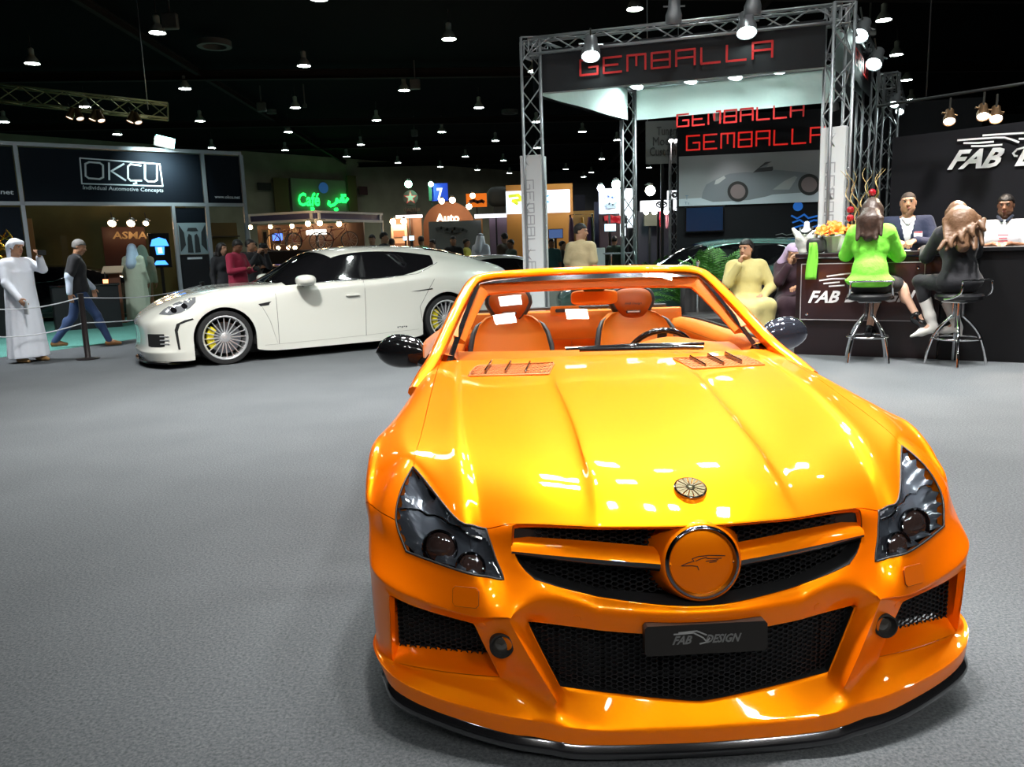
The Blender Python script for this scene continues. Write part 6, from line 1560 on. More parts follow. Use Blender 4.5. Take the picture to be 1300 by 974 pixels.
def fab_mark(pl,x0,x1,zb,s,m,parent,y):
    # sweeping car-roof lines over the words
    w=x1-x0; L=[[(x0+w*.10,zb+s*.50),(x0+w*.30,zb+s*.62),(x0+w*.50,zb+s*.62),(x0+w*.68,zb+s*.20)],[(x0+w*.22,zb+s*.80),(x0+w*.55,zb+s*.98),(x0+w*1.05,zb+s*1.05)],[(x0+w*.17,zb+s*.28),(x0+w*.42,zb+s*.38)],[(x0+w*.26,zb+s*.08),(x0+w*.50,zb+s*.15)]]
    return linework(L,s*.10,m,'sign_emblem',parent,y)
xa2,zb=BP.on(1033,366); xb2,_=BP.on(1112,366); fab_mark(BP,xa2,xb2,zb+.01,.17,M['whitep'],panel_,-.018)
bar2=BP.root('bar_counter','plain black bar counter section at the right edge behind the second stool','counter')
mb=MB(); mb.box((xs+1.3+.012,.30,.62),(2.6,.62,1.24),0,.004); mb.build('counter_body',lam2,bar2,ang=30); mb=MB(); mb.box((xs+1.3+.015,.30,BH),(2.6,.68,.05),0,.006); mb.build('counter_top',lam2,bar2,ang=30)
# back wall with the big lettering
bw=(5.24,11.0); be=(6.27,9.85); BW=PL(bw,math.atan2(be[1]-bw[1],be[0]-bw[0]))
wt=2.76; bwall=BW.root('sign_wall','tall black stand wall with large white lettering behind the bar','sign wall')
mb=MB(); mb.box((2.2,.08,wt/2),(4.4,.12,wt),0); mb.build('wall_panel',mat('stand_black',(.010,.010,.013),.6,spec=.2),bwall,ang=None)
Z3=lambda a,b:(1110+a/5.126,140+b/5.126)
letters('FAB',BW,(Z3(474,388),Z3(800,372),Z3(880,238),Z3(556,258)),M['whitep'],'wall_lettering',bwall,-.004,bold=.035)
letters('DESIGN',BW,(Z3(912,366),Z3(1700,322),Z3(1790,190),Z3(985,232)),M['whitep'],'wall_lettering',bwall,-.004,bold=.035)
def wl_(L): return [[BW.on(*Z3(*p)) for p in l] for l in L]
linework(wl_([[(545,196),(640,188),(790,178),(850,178),(900,192),(940,208)],[(710,164),(800,158),(974,148),(1150,150)],[(585,214),(680,213),(775,205)],[(635,234),(720,233),(830,224)],[(945,186),(1100,184)],[(985,240),(930,255),(905,280),(915,297),(930,298)]]),.022,M['whitep'],'wall_emblem',bwall,-.006)
track=empty('spot_rail',tuple(BW.w(.6,-.5,3.0)),BW.a,'lighting rail with warm spots above the black sign wall','rail'); mb=MB(); mb.tube([(-.6,0,.12),(2.8,0,.12)],.02,6); mb.tube([(0,0,.12),(0,0,4)],.01,5); mb.tube([(2,0,.12),(2,0,4)],.01,5); mb.build('rail',M['blackplastic'],track,ang=None)
for i,(px,py) in enumerate(((1224,159),(1266,153),(1282,156))):
    x,z=BW.on(px,py); p=BW.w(x,-.5,z); par(p,p+Vector((-.2,-.4,-.6)),['warm spot lamp over the lettering, leftmost of three','warm spot lamp over the lettering, middle of three','warm spot lamp over the lettering, rightmost and brightest of three'][i],None,em=(9,12,22)[i],energy=(120,140,200)[i],col=(1,.80,.62),r=.07,L_=.18,bodym=mat('brass',(.25,.15,.08),.3,.9),spot=80)
# ---------------------------------------------------------------- stools
def stool(px,py,yaw,lab):
    p=gnd(px,py); r=empty('bar_stool',(p.x,p.y,0),yaw,lab,'stool'); zs=.79
    mb=MB(); mb.lathe([(.0001,zs-.07),(.20,zs-.07),(.235,zs-.055),(.245,zs-.02),(.235,zs),(.12,zs+.012),(.0001,zs+.014)],32); mb.build('seat',mat('seat_black',(.012,.012,.014),.35),r)
    mb=MB(); mb.box((0,0,zs-.085),(.24,.24,.02),0,.004)
    for a in range(4): q=pi/4+a*pi/2; mb.tube([(.045*cos(q),.045*sin(q),zs-.08),(.05*cos(q),.05*sin(q),zs-.26)],.016,8)
    mb.build('seat_post',M['chrome'],r,ang=40)
    for a in range(4):
        q=pi/4+a*pi/2; P=[(.05,.55),(.10,.50),(.17,.42),(.225,.33),(.255,.24),(.285,.12),(.30,.012)]; P=cr_path([(u*cos(q),u*sin(q),z) for u,z in P],3)
        mb=MB(); mb.tube(P,.0165,10); mb.build('leg',M['chrome'],r)
    mb=MB(); mb.tube([(.235*cos(t),.235*sin(t),.30) for t in np.linspace(0,2*pi,33)[:-1]],.013,8,closed=True); mb.build('foot_ring',M['chrome'],r,ang=60)
    mb=MB(); mb.tube(cr_path([(-.24,-.02,zs-.05),(-.245,-.10,zs-.04),(-.225,-.21,zs+.02),(-.215,-.22,zs+.13),(-.19,-.225,zs+.155),(.19,-.225,zs+.155),(.215,-.22,zs+.13),(.225,-.21,zs+.02),(.245,-.10,zs-.04),(.24,-.02,zs-.05)],3),.012,8); mb.build('back_rail',M['chrome'],r,ang=60); return r,p
s1,p1=stool(1100,459,R(-20),'chrome four-legged bar stool with a low back rail under the woman in lime green')
s2,p2=stool(1212,463,R(20),'chrome four-legged bar stool with a low back rail under the woman in black')
# ---------------------------------------------------------------- woman in lime green, seen from behind (local -y faces the bar)
SC1=1.12; zs=.815/SC1
j=pose(pelvis=(0,.02,zs+.10),waist=(0,.03,zs+.25),chest=(0,.0,zs+.46),neck=(0,-.02,zs+.66),head=(.0,-.05,zs+.825),sL=(-.155,-.01,zs+.60),sR=(.155,-.01,zs+.60),
 eL=(-.27,-.14,zs+.36),wL=(-.16,-.36,zs+.42),eR=(.23,-.16,zs+.38),wR=(.14,-.36,zs+.43),fL=(.3,-1,.0),fR=(-.3,-1,0),nL=(0,0,-1),nR=(0,0,-1),
 hL=(-.09,0,zs+.085),hR=(.09,0,zs+.085),kL=(-.30,-.24,zs+.06),aL=(-.46,-.06,zs-.25),kR=(-.10,-.33,zs+.02),aR=(-.03,-.20,zs-.40),tL=(-.75,.15,-.55),tR=(-.4,-1,-.1),look=(-.15,-1,-.1),curl=.9)
g_=mat('lime_jacket',(.22,.78,.06),.75,bump=(9,.5,.05))
o=person('dark-haired woman in a lime green jacket sitting on the left stool, seen from behind',(p1.x,p1.y+.02,0),R(158),j,'light',True,s=SC1)
garment(o,body_prims(j,.005,True,.026,legs=False,armend=.92)+[C(j['pelvis']+v3(0,.01,.02),j['pelvis']+v3(0,.02,.10),.185,.16,.05),E(j['pelvis']+v3(0,.02,.02),(.235,.17,.05),.04)],'jacket',g_,[above(zs+.055)],h=.012)
garment(o,[E(j['pelvis']+v3(0,0,-.01),(.215,.16,.12),.05),C(j['hL'],j['hL']+(j['kL']-j['hL'])*.8,.105,.085),C(j['hR'],j['hR']+(j['kR']-j['hR'])*.8,.105,.085)],'skirt',cloth('skirt_black',(.01,.01,.012)),h=.013)
hair_long(o,j,HAIRB,.27,h=.010,wide=.105,bk=.07); shoes(o,j,M['blackgloss'],heel=.05)
# ---------------------------------------------------------------- woman in black with white boots, turned to the left
j=pose(pelvis=(0,.02,zs+.10),waist=(.0,.02,zs+.24),chest=(0,-.06,zs+.43),neck=(0,-.12,zs+.60),head=(.0,-.17,zs+.75),sL=(-.155,-.09,zs+.56),sR=(.155,-.09,zs+.56),
 eL=(-.23,-.27,zs+.36),wL=(-.10,-.46,zs+.42),eR=(.24,-.22,zs+.34),wR=(.20,-.44,zs+.42),fL=(.3,-1,0),fR=(0,-1,0),nL=(0,0,-1),nR=(0,0,-1),
 hR=(.10,.02,zs+.085),hL=(-.05,-.04,zs+.09),kR=(.30,-.20,zs+.10),aR=(.17,-.14,zs-.34),kL=(.06,-.33,zs+.05),aL=(-.06,-.16,zs-.34),tR=(.85,-.15,-.3),tL=(.6,-.6,-.2),look=(-.1,-1,-.25),curl=.9)
bk_=cloth('suit_black',(.010,.010,.014)); o=person('woman with long wavy brown hair, black clothes and white boots on the right stool',(p2.x,p2.y+.03,0),R(168),j,'light',True,s=SC1)
garment(o,body_prims(j,.005,True,.022,legs=False,armend=.92)+[E(j['pelvis'],(.21,.15,.12),.05)],'dark_suit',bk_,h=.013)
garment(o,body_prims(j,0,True,.010,torso=False,arms=False,legend=.55),'trousers',bk_,h=.013)
bt=mat('boot_white',(.72,.70,.66),.35)
for S_ in 'LR':
    a=j['a'+S_];k_=j['k'+S_];t=unitv(j['t'+S_]); b=a+v3(0,0,-.045); up=a+(k_-a)*.55
    blobs([([C(up,a+(k_-a)*.2,.062,.050,.03),C(a+(k_-a)*.2,a,.050,.046,.03),C(b-t*.02,b+t*.10,.042,.038,.03),C(b+t*.10,b+t*.20+v3(0,0,-.01),.036,.014,.03),C(b-t*.045+v3(0,0,-.01),b-t*.055+v3(0,0,-.085),.018,.008,.008)],.009)],'boot',bt,o)
hb=mat('hair_wavy_brown',(.13,.068,.036),.45,bump=(28,.6,.015)); hair_long(o,j,hb,.38,h=.010,wave=1,wide=.145,bk=.16)
# ---------------------------------------------------------------- the two hosts behind the bar
def host(px,Y,htop,s,rz,lab,j,skin,fem=False):
    top=aty(px,htop,Y); o=person(lab,(top.x,Y,0),rz,j,skin,s=s); return o
S1=1.12; zt=BH/S1+.035
j=pose(chest=(0,-.02,1.27),neck=(0,-.03,1.45),head=(.0,-.06,1.60),sL=(-.185,-.01,1.40),sR=(.185,-.01,1.40),eR=(.27,-.13,1.15),wR=(.06,-.36,1.20),eL=(-.28,-.10,1.16),wL=(-.13,-.34,1.20),fL=(.5,-.8,-.1),fR=(-.5,-.8,-.1),nL=(.2,0,-1),nR=(-.2,0,-1),look=(-.08,-1,.02),curl=1.3,pelvis=(0,.06,.93),waist=(0,.03,1.07),hL=(-.09,.06,.90),hR=(.09,.06,.90))
Y1=10.06; o=host(1153,Y1,245,1.15,R(-22),'short-haired man in a navy suit and white open shirt resting his hands on the bar',j,'mid')
navy=cloth('suit_navy',(.012,.018,.05)); wsh=cloth('shirt_white',(.75,.76,.80))
def notv(P,c=(0,-.12),w=.075,z0=1.10,z1=1.44):  # V opening of the jacket
    t=(P[...,2]-z0)/(z1-z0); return np.where((P[...,1]<-.02)&(np.abs(P[...,0])<w*np.clip(t,0,1.15)),.02,-1.)
garment(o,body_prims(j,.015,False,.010,legs=False,arms=False),'shirt',wsh,[above(1.0),below(1.445)],h=.012)
garment(o,body_prims(j,.02,False,.028,legs=False,armend=.90),'jacket',navy,[above(.90),notv,below(1.47)],h=.011)
blobs([([C(v3(-.05,-.10,1.445),v3(-.012,-.14,1.385),.014,.010,.01),C(v3(.05,-.10,1.445),v3(.012,-.14,1.385),.014,.010,.01)],.007)],'collar',wsh,o)
garment(o,body_prims(j,0,False,.014,torso=False,arms=False)+[E(j['pelvis'],(.18,.13,.12),.05)],'trousers',navy,[below(1.0)]); hair_short(o,j,mat('hair_cropped',(.045,.03,.022),.7),th=.003,low=-.01); shoes(o,j,M['blackplastic'],h=.013)
mb=MB(); T=frame((.10,-.195,1.27),(1,0,0),(0.1,-1,.1)); mb.box((0,0,0),(.085,.055,.004),0,.001,T); mb.box((0,.02,.003),(.08,.012,.002),1,0,T); mb.build('name_badge',[M['whitep'],mat('badge_red',(.5,.02,.05),.5)],o,ang=None)
j=pose(head=(0,-.03,1.62),eR=(.27,-.10,1.17),wR=(.07,-.36,1.21),eL=(-.27,-.10,1.17),wL=(-.07,-.36,1.21),fL=(.6,-.8,-.1),fR=(-.6,-.8,-.1),nL=(.2,0,-1),nR=(-.2,0,-1),look=(-.1,-1,-.12),curl=1.2)
o=host(1278,9.60,248,1.085,R(-34),'dark-haired man in a white polo shirt with dark collar behind the bar',j,'brown')
dkc=cloth('collar_navy',(.015,.02,.04)); garment(o,body_prims(j,.02,False,.022,legs=False,armend='short')+[C(j['sL'],j['sL']+(j['eL']-j['sL'])*.8,.078,.072),C(j['sR'],j['sR']+(j['eR']-j['sR'])*.8,.078,.072)],'polo_shirt',wsh,[above(.88),below(1.475)],h=.012)
[garment(o,[C(j['s'+q]+(j['e'+q]-j['s'+q])*.84,j['s'+q]+(j['e'+q]-j['s'+q])*.96,.076,.074,.01)],'cuff',dkc) for q in 'LR']
blobs([([C(v3(-.065,-.04,1.505),v3(-.02,-.12,1.455),.018,.014,.01),C(v3(.065,-.04,1.505),v3(.02,-.12,1.455),.018,.014,.01),C(v3(-.065,.02,1.51),v3(.065,.02,1.51),.02,.02,.02)],.008)],'collar',dkc,o)
garment(o,body_prims(j,0,False,.014,torso=False,arms=False)+[E(j['pelvis'],(.18,.13,.12),.05)],'trousers',dk,[below(1.0)]); hair_short(o,j,front=.045); shoes(o,j,M['blackplastic'],h=.013)
mb=MB(); T=frame((0,-.175,1.27),(1,0,0),(0,-1,.05))
for k,(w,z) in enumerate(((.10,.035),(.075,.0),(.09,-.03))): mb.box((0,z,0),(w,.010,.003),0,0,T)
mb.build('shirt_print',mat('print_red',(.6,.05,.08),.6),o,ang=None)
# ---------------------------------------------------------------- things on the bar
def onbar(px,py,dy=.3): # point over the counter at depth dy behind the front
    P2=PL(BP.w(0,dy,0),BP.a); x,z=P2.on(px,py); return P2.w(x,0,z)
# bust form
p=onbar(1023,320,.2); r=empty('bust_form',(p.x,p.y,BH),BP.a,'white draped torso display form on the left end of the bar','display form')
bf=[E((0,0,.16),(.135,.085,.15),.03),E((-.06,-.05,.20),(.06,.05,.06),.03),E((.06,-.05,.20),(.06,.05,.06),.03),C((-.12,0,.25),(-.16,0,.31),.035,.02,.03),C((.12,0,.25),(.15,0,.33),.035,.02,.03),C((0,.01,.27),(0,.01,.37),.04,.033,.03),E((0,0,.02),(.09,.07,.05),.03)]
v,f=snet(bf,(-.25,-.2,.0),(.25,.2,.5),.010); mk('torso',v,f,cloth('form_white',(.72,.72,.68)),r,smooth=True)
mb=MB(); mb.tube([(.075*cos(a),.01+.06*sin(a)-.05*(sin(a)<-.2)*abs(sin(a)),.32-.07*max(0,-sin(a))) for a in np.linspace(0,2*pi,25)[:-1]],.012,6,closed=True); mb.build('necklace',M['blackplastic'],r)
# black bag with a lime scarf over the front edge
p=onbar(1036,320,.12); r=empty('handbag',(p.x,p.y,BH),BP.a,'small black handbag at the bar end beside the white form','bag'); mb=MB(); mb.grid(superell((0,0,.095),.12,.05,.095,16,.6),closev=True); mb.build('bag_body',M['black_leather'],r); mb=MB(); mb.tube([(.07*cos(a),0,.17+.10*sin(a)) for a in np.linspace(0,pi,12)],.008,6); mb.build('bag_handle',M['black_leather'],r)
G=[]
for i,t in enumerate(np.linspace(0,1,16)):
    row=[]
    for jx in np.linspace(0,1,9):
        wdt=.035+.030*min(1,t*1.6); x=(jx-.5)*2*wdt+.01*sin(t*5); zz=(BH+.135) if t<.1 else BH+.135-(t-.1)*.50; yy=-.02-.028*min(1,t*6)+.010*sin(jx*9+t*2); 
        row.append((x,yy-.03,zz))
    G.append(row)
q=BP.on(1032,330)[0]; mb=MB(); mb.grid(G); 
o=mb.build('scarf',mat('scarf_lime',(.20,.62,.05),.8),None,loc=tuple(BP.w(q,0,0)),rz=BP.a); tag(o,'lime green scarf hanging over the front edge of the bar','scarf'); sm=o.modifiers.new('s','SOLIDIFY'); sm.thickness=.012
# bowl of orange flowers
p=onbar(1058,318,.3); r=empty('flower_bowl',(p.x,p.y,BH),0,'fluted white bowl of orange lilies on the bar','flowers')
prof=[(.0001,0),(.09,0),(.11,.03),(.145,.12),(.165,.20),(.155,.205),(.13,.12),(.0001,.10)]; V=[];n=48
mb=MB(); G=[]
for a in range(n):
    q=2*pi*a/n; k=1+.05*cos(q*12); G.append([(rr*k*cos(q),rr*k*sin(q),z) for rr,z in prof])
mb.grid(G,closeu=True); mb.build('bowl',mat('bowl_white',(.70,.70,.72),.35),r)
orf=mat('lily_orange',(.95,.22,.02),.5); gf=mat('leaf_green',(.10,.28,.03),.5)
def lily(T,s,m,name,parent):
    mb=MB()
    for k in range(6):
        a=2*pi*k/6; G=[]
        for t in np.linspace(0,1,6):
            w=.022*sin(pi*min(t*.95+.05,1))*s*1.5; rr=(.01+.07*t)*s; z=(.05*sin(t*1.9))*s
            G.append([(rr*cos(a)-w*sin(a)*u,rr*sin(a)+w*cos(a)*u,z-.006*abs(u)*s) for u in(-1,-.4,.4,1)])
        mb.grid(G,T=T)
    o=mb.build(name,m,parent); o.modifiers.new('s','SOLIDIFY').thickness=.002; return o
rg=random.Random(3)
for k in range(22):
    a=rg.uniform(0,2*pi);rr=rg.uniform(0,.19);h_=.29-rr*.35+rg.uniform(-.03,.04); n_=Vector((cos(a)*rr*3.5,sin(a)*rr*3.5-.35,.8)); lily(frame((cos(a)*rr*1.15,sin(a)*rr*1.0,h_),(1,.1,0),n_),rg.uniform(.85,1.25),orf,'flower',r)
mb=MB()
for k in range(18):
    a=rg.uniform(0,2*pi);rr=rg.uniform(.05,.2);G=[]
    for t in np.linspace(0,1,5): w=.018*sin(pi*t*.95+.05); G.append([(cos(a)*rr*(.6+t*.6)-sin(a)*w*u,sin(a)*rr*(.6+t*.6)+cos(a)*w*u,.19+.10*t-.06*t*t) for u in(-1,1)])
    mb.grid(G)
mb.build('leaf_sprays',gf,r)
# curly willow with red balls behind the flowers
p=onbar(1092,318,.42); r=empty('twig_arrangement',(p.x,p.y,BH),0,'tall arrangement of curled golden twigs and red balls behind the lilies','flowers'); mb=MB(); mb.lathe([(.0001,0),(.06,0),(.07,.05),(.05,.22),(.055,.30),(.045,.30),(.04,.05)],20); mb.build('vase',M['blackgloss'],r)
for k in range(7):
    a=2*pi*k/7; mb=MB(); mb.tube([(cos(a)*.04+.20*t*cos(a)+.035*sin(t*14+k),sin(a)*.04+.15*t*sin(a)+.035*cos(t*14+k),.25+.75*t) for t in np.linspace(0,1,26)],[.008*(1-t*.6) for t in np.linspace(0,1,26)],5); mb.build('twig',mat('twig_gold',(.42,.30,.12),.5),r)
rb=mat('ball_red',(.35,.01,.02),.15,0,1)
for (x,y,z) in((-.14,0,.42),(-.12,.05,.52),(.12,0,.72),(.18,0,.55),(.05,.05,.40)): mb=MB(); mb.grid(superell((x,y,z),.045,.045,.045,14,1.0),closev=True); mb.build('red_ball',rb,r)
p=onbar(1087,316,.15); held((p.x,p.y,BH+.006),BP.a,(.21,.28,.008),mat('paper2',(.6,.6,.62),.6),'paper_sheet','pale sheet of paper lying on the bar by the lime jacket','paper')
p=onbar(1140,316,.12); held((p.x,p.y,BH+.006),BP.a+.2,(.26,.16,.008),mat('paper3',(.62,.63,.65),.6),'paper_sheet','pale sheet of paper under the hands of the man in the navy suit','paper')
# ---------------------------------------------------------------- seated man in yellow, his neighbour, the bench
pS=aty(955,415,11.0); SY=1.12
bench=empty('lounge_bench',(3.50,11.44,0),R(-2),'low black leather bench where the man in pale yellow sits','bench')
mb=MB(); mb.box((0,0,.30),(1.9,.72,.26),0,.05); mb.build('seat',M['black_leather'],bench,ang=40); mb=MB(); mb.box((0,.34,.62),(1.9,.16,.55),0,.05); mb.build('backrest',M['black_leather'],bench,ang=40)
for x in(-.85,.85):
    for y in(-.28,.28): mb=MB(); mb.tube([(x,y,0),(x,y,.19)],.02,8); mb.build('leg',M['chrome'],bench)
z=.46/SY
j=pose(pelvis=(0,.06,z+.09),waist=(0,.05,z+.24),chest=(0,.03,z+.43),neck=(0,.03,z+.61),head=(-.02,-.01,z+.775),sL=(-.185,.03,z+.56),sR=(.185,.03,z+.56),
 eL=(-.26,-.12,z+.36),wL=(-.13,-.20,z+.60),fL=(.25,-.1,1),nL=(1,0,.2),eR=(.30,-.03,z+.30),wR=(.16,-.22,z+.20),fR=(-.7,-.7,-.1),nR=(0,0,-1),hL=(-.10,.02,z+.09),hR=(.10,.02,z+.09),kL=(-.17,-.44,z+.08),kR=(.17,-.44,z+.08),aL=(-.15,-.47,.09),aR=(.15,-.47,.09),look=(-.75,-1,.0),curl=1.5)
yl_=cloth('robe_pale_yellow',(.56,.48,.19)); o=person('man in a pale yellow robe sitting with one hand at his mouth',(pS.x,11.3,0),R(-6),j,'mid',s=SY)
P=body_prims(j,.03,False,.026,legs=False,armend=.93)
P+=[C(j['hL'],j['kL'],.125,.10,.05),C(j['hR'],j['kR'],.125,.10,.05),C(j['kL'],(-.13,-.49,.12),.105,.10,.05),C(j['kR'],(.13,-.49,.12),.105,.10,.05),C((0,-.1,z+.09),(0,-.44,z+.06),.12,.11,.06),C((0,-.46,z+.04),(0,-.50,.13),.11,.09,.08),FN(above(.10))]
blobs([(P,.014)],'robe',yl_,o); hair_short(o,j,th=.016,front=.048,low=-.05); shoes(o,j,mat('sandal_brown',(.2,.08,.03),.5),h=.013)
p=aty(1003,300,11.5)
j=pose(pelvis=(0,.06,z+.09),waist=(0,.05,z+.24),chest=(0,.0,z+.42),neck=(0,-.04,z+.58),head=(-.02,-.09,z+.70),sL=(-.16,.0,z+.54),sR=(.16,.0,z+.54),
 eL=(-.20,-.17,z+.36),wL=(-.08,-.24,z+.58),fL=(.2,-.1,1),nL=(1,0,.2),eR=(.22,-.16,z+.30),wR=(.02,-.30,z+.28),fR=(-.7,-.7,.2),nR=(0,0,-1),hL=(-.10,.02,z+.09),hR=(.10,.02,z+.09),kL=(-.15,-.44,z+.08),kR=(.15,-.44,z+.08),aL=(-.13,-.47,.09),aR=(.13,-.47,.09),look=(.1,-1,-.35),curl=1.4)
pm=cloth('robe_plum',(.035,.012,.022)); o=person('seated person in a dark plum robe and lilac head cloth beside the bar end',(p.x,11.35,0),R(-10),j,'mid',True,s=SY)
P=body_prims(j,.02,True,.026,legs=False,armend=.86)+[C(j['hL'],j['kL'],.125,.10,.05),C(j['hR'],j['kR'],.125,.10,.05),C(j['kL'],(-.13,-.49,.12),.105,.10,.05),C(j['kR'],(.13,-.49,.12),.105,.10,.05),C((0,-.1,z+.09),(0,-.44,z+.06),.12,.11,.06),C((0,-.46,z+.04),(0,-.50,.13),.11,.09,.08),FN(above(.10))]
blobs([(P,.014)],'robe',pm,o); ghutra(o,j,cloth('cloth_lilac',(.55,.42,.62)),drop=.15); shoes(o,j,M['blackplastic'],h=.013)
# ================================================================ LEFT STAND (black banner with the framed word)
OA=aty(32,256,17.6);OB=aty(313,257,20.4); OK=PL((OA.x,OA.y),math.atan2(OB.y-OA.y,OB.x-OA.x))
al2=mat('stand_frame',(.36,.38,.42),.45,.2); ban=mat('banner_navy',(.005,.008,.014),.7,spec=.15); gw=mat('banner_print',(.62,.66,.72),.5)
okr=OK.root('stand_frame','pale aluminium stand frame carrying the black banner with the framed white word','stand frame')
def pst(x0,x1,z0,z1,name='frame_bar',d=.12,m=None): mb=MB(); mb.box(((x0+x1)/2,0,(z0+z1)/2),(abs(x1-x0),d,abs(z1-z0)),0); return mb.build(name,m or al2,okr,ang=None)
xL=-6.0; x1=OK.on(20,200)[0];x1b=OK.on(33,290)[0]; x2=OK.on(260,240)[0]; x3=OK.on(309,240)[0]; zt_=OK.on(150,186)[1]; zb_=OK.on(150,257)[1]
x1=(x1+x1b)/2
pst(xL,x3,zt_-.08,zt_); pst(xL,x3,zb_-.08,zb_)
for x in (x1,x2,x3): pst(x-.04,x+.04,0,zt_-.08,'frame_post')
xP=OK.on(224,310)[0]; pst(xP-.035,xP+.035,0,zb_-.08,'frame_post')
def banner(xa,xb,z0,z1,lab,y=0): r=empty('banner',tuple(OK.w((xa+xb)/2,y,z0)),OK.a,lab,'banner'); mb=MB(); mb.box((0,0,(z1-z0)/2),(xb-xa,.05,z1-z0)); mb.build('banner_panel',ban,r,ang=None); return r,(xa+xb)/2
# main banner
r,cx=banner(x1+.06,x2-.06,zb_,zt_-.11,'black banner with a framed white four-letter word and a smaller line under it')
ZL=lambda a,b:(a/3.142,170+b/3.142)
def okl(q): # to banner local
    x,z=OK.on(*q); return x-cx,z-zb_
def okletters(s,box_,m,name,parent,c0,zb0,**k):
    q=[(lambda t:(t[0]-c0,t[1]-zb0))(OK.on(*p)) for p in box_]; V,F=fit_text(s,1,1,depth=.01,**k); out=[]
    for v in V:
        u,t=v[0]+.5,v[1]+.5; a=[(1-u)*(1-t),u*(1-t),u*t,(1-u)*t]; out.append((sum(a[i]*q[i][0] for i in range(4)),-.034+v[2]*.4,sum(a[i]*q[i][1] for i in range(4))))
    return mk(name,out,F,m,parent)
fr_=[okl(ZL(*p)) for p in((318,97),(636,121),(648,209),(326,199))]
linework([fr_+[fr_[0]]],.028,gw,'banner_frame_line',r,-.030)
def word(box_,S,w,parent):
    q=[okl(ZL(*p)) for p in box_]
    def mp(u,t): a=[(1-u)*(1-t),u*(1-t),u*t,(1-u)*t]; return (sum(a[i]*q[i][0] for i in range(4)),sum(a[i]*q[i][1] for i in range(4)))
    return linework([[mp(*p) for p in L] for L in S],w,gw,'banner_lettering',parent,-.030)
O_=[(.02,.15),(.06,.02),(.20,.0),(.25,.12),(.25,.85),(.21,.98),(.07,1.0),(.02,.88),(.02,.15)]
K_=[(.33,0),(.33,1)];K2=[(.36,.52),(.53,1)];K3=[(.36,.52),(.55,0)]
C_1=[(.76,.95),(.62,1),(.585,.85),(.585,.15),(.62,.0),(.77,.03)];C_2=[(.69,-.02),(.70,-.14),(.66,-.18)]
U_=[(.82,1),(.82,.15),(.86,.0),(.95,.0),(.99,.12),(.99,1)]
word(((335,178),(628,192),(628,127),(333,112)),[O_,[(x,y) for x,y in K_],K2,K3,C_1,C_2,U_],.038,r)
okletters('Individual Automotive Concepts',(ZL(330,226),ZL(650,238),ZL(650,218),ZL(330,206)),gw,'banner_lettering',r,cx,zb_)
r2,c2=banner(xL+.05,x1-.06,zb_,zt_-.11,'black banner piece at the left edge with the end of a web address'); okletters('www.okcu.net',(ZL(-190,232),ZL(54,243),ZL(54,224),ZL(-190,213)),gw,'banner_lettering',r2,c2,zb_,bold=.02)
r3,c3=banner(x2+.06,x3-.06,zb_,zt_-.11,'black banner piece on the right of the stand with a small web address'); okletters('www.okcu.net',(ZL(855,257),ZL(955,260),ZL(955,247),ZL(855,245)),gw,'banner_lettering',r3,c3,zb_,bold=.02)
r4,c4=banner(xL+.05,x1-.06,zb_-.95,zb_-.12,'dark panel under the left banner piece')
# poster and black panels right of the opening
zp0=OK.on(245,323)[1];zp1=OK.on(245,283)[1]
r5,c5=banner(xP+.05,x2-.06,zp1,zb_-.12,'dark panel above the car interior poster')
r=empty('interior_poster',tuple(OK.w((xP+x2)/2,0,zp0)),OK.a,'pale poster showing a car interior seen between two seats','poster'); w_=x2-xP-.11; h_=zp1-zp0
mb=MB(); mb.box((0,0,h_/2),(w_,.05,h_)); mb.build('poster_sheet',mat('poster_pale',(.28,.36,.40),.5),r,ang=None)
lm=mat('print_black',(.03,.035,.04),.5)
for s in(1,-1):
    sheet([(s*w_*.46,h_*.95),(s*w_*.30,h_*.70),(s*w_*.27,h_*.30),(s*w_*.46,h_*.08)],lm,'printed_door',r,-.028)
    sheet([(s*w_*.03,h_*.05),(s*w_*.22,h_*.06),(s*w_*.20,h_*.52),(s*w_*.14,h_*.66),(s*w_*.05,h_*.60)],lm,'printed_seat',r,-.030)
sheet([(-w_*.2,h_*.74),(w_*.2,h_*.74),(w_*.14,h_*.84),(-w_*.14,h_*.84)],lm,'printed_screen',r,-.029)
r6=empty('display_cabinet',tuple(OK.w((xP+x2)/2,.25,0)),OK.a,'tall black cabinet under the car interior poster','cabinet'); mb=MB(); mb.box((0,0,zp0/2),(w_,.5,zp0-.02),0,.005); mb.build('cabinet_body',mat('cabinet_black',(.012,.012,.016),.35),r6,ang=30); mb=MB(); mb.box((0,-.255,zp0*.94),(.35,.006,.05)); mb.build('maker_plate',gw,r6,ang=None)
r7=empty('shelf_backdrop',tuple(OK.w((x2+x3)/2,.5,0)),OK.a,'amber shelf board beside the black cabinet','shelf'); mb=MB(); mb.box((0,0,1.2),(x3-x2-.2,.05,2.3)); mb.build('back_panel',mat('shelf_amber',(.18,.11,.03),.6),r7,ang=None)  # panel in a plain amber colour
for k in range(4): mb=MB(); mb.box((0,-.15,.5+k*.5),(x3-x2-.25,.28,.03)); mb.build('shelf_board',mat('shelf_dark',(.06,.04,.02),.5),r7,ang=None)
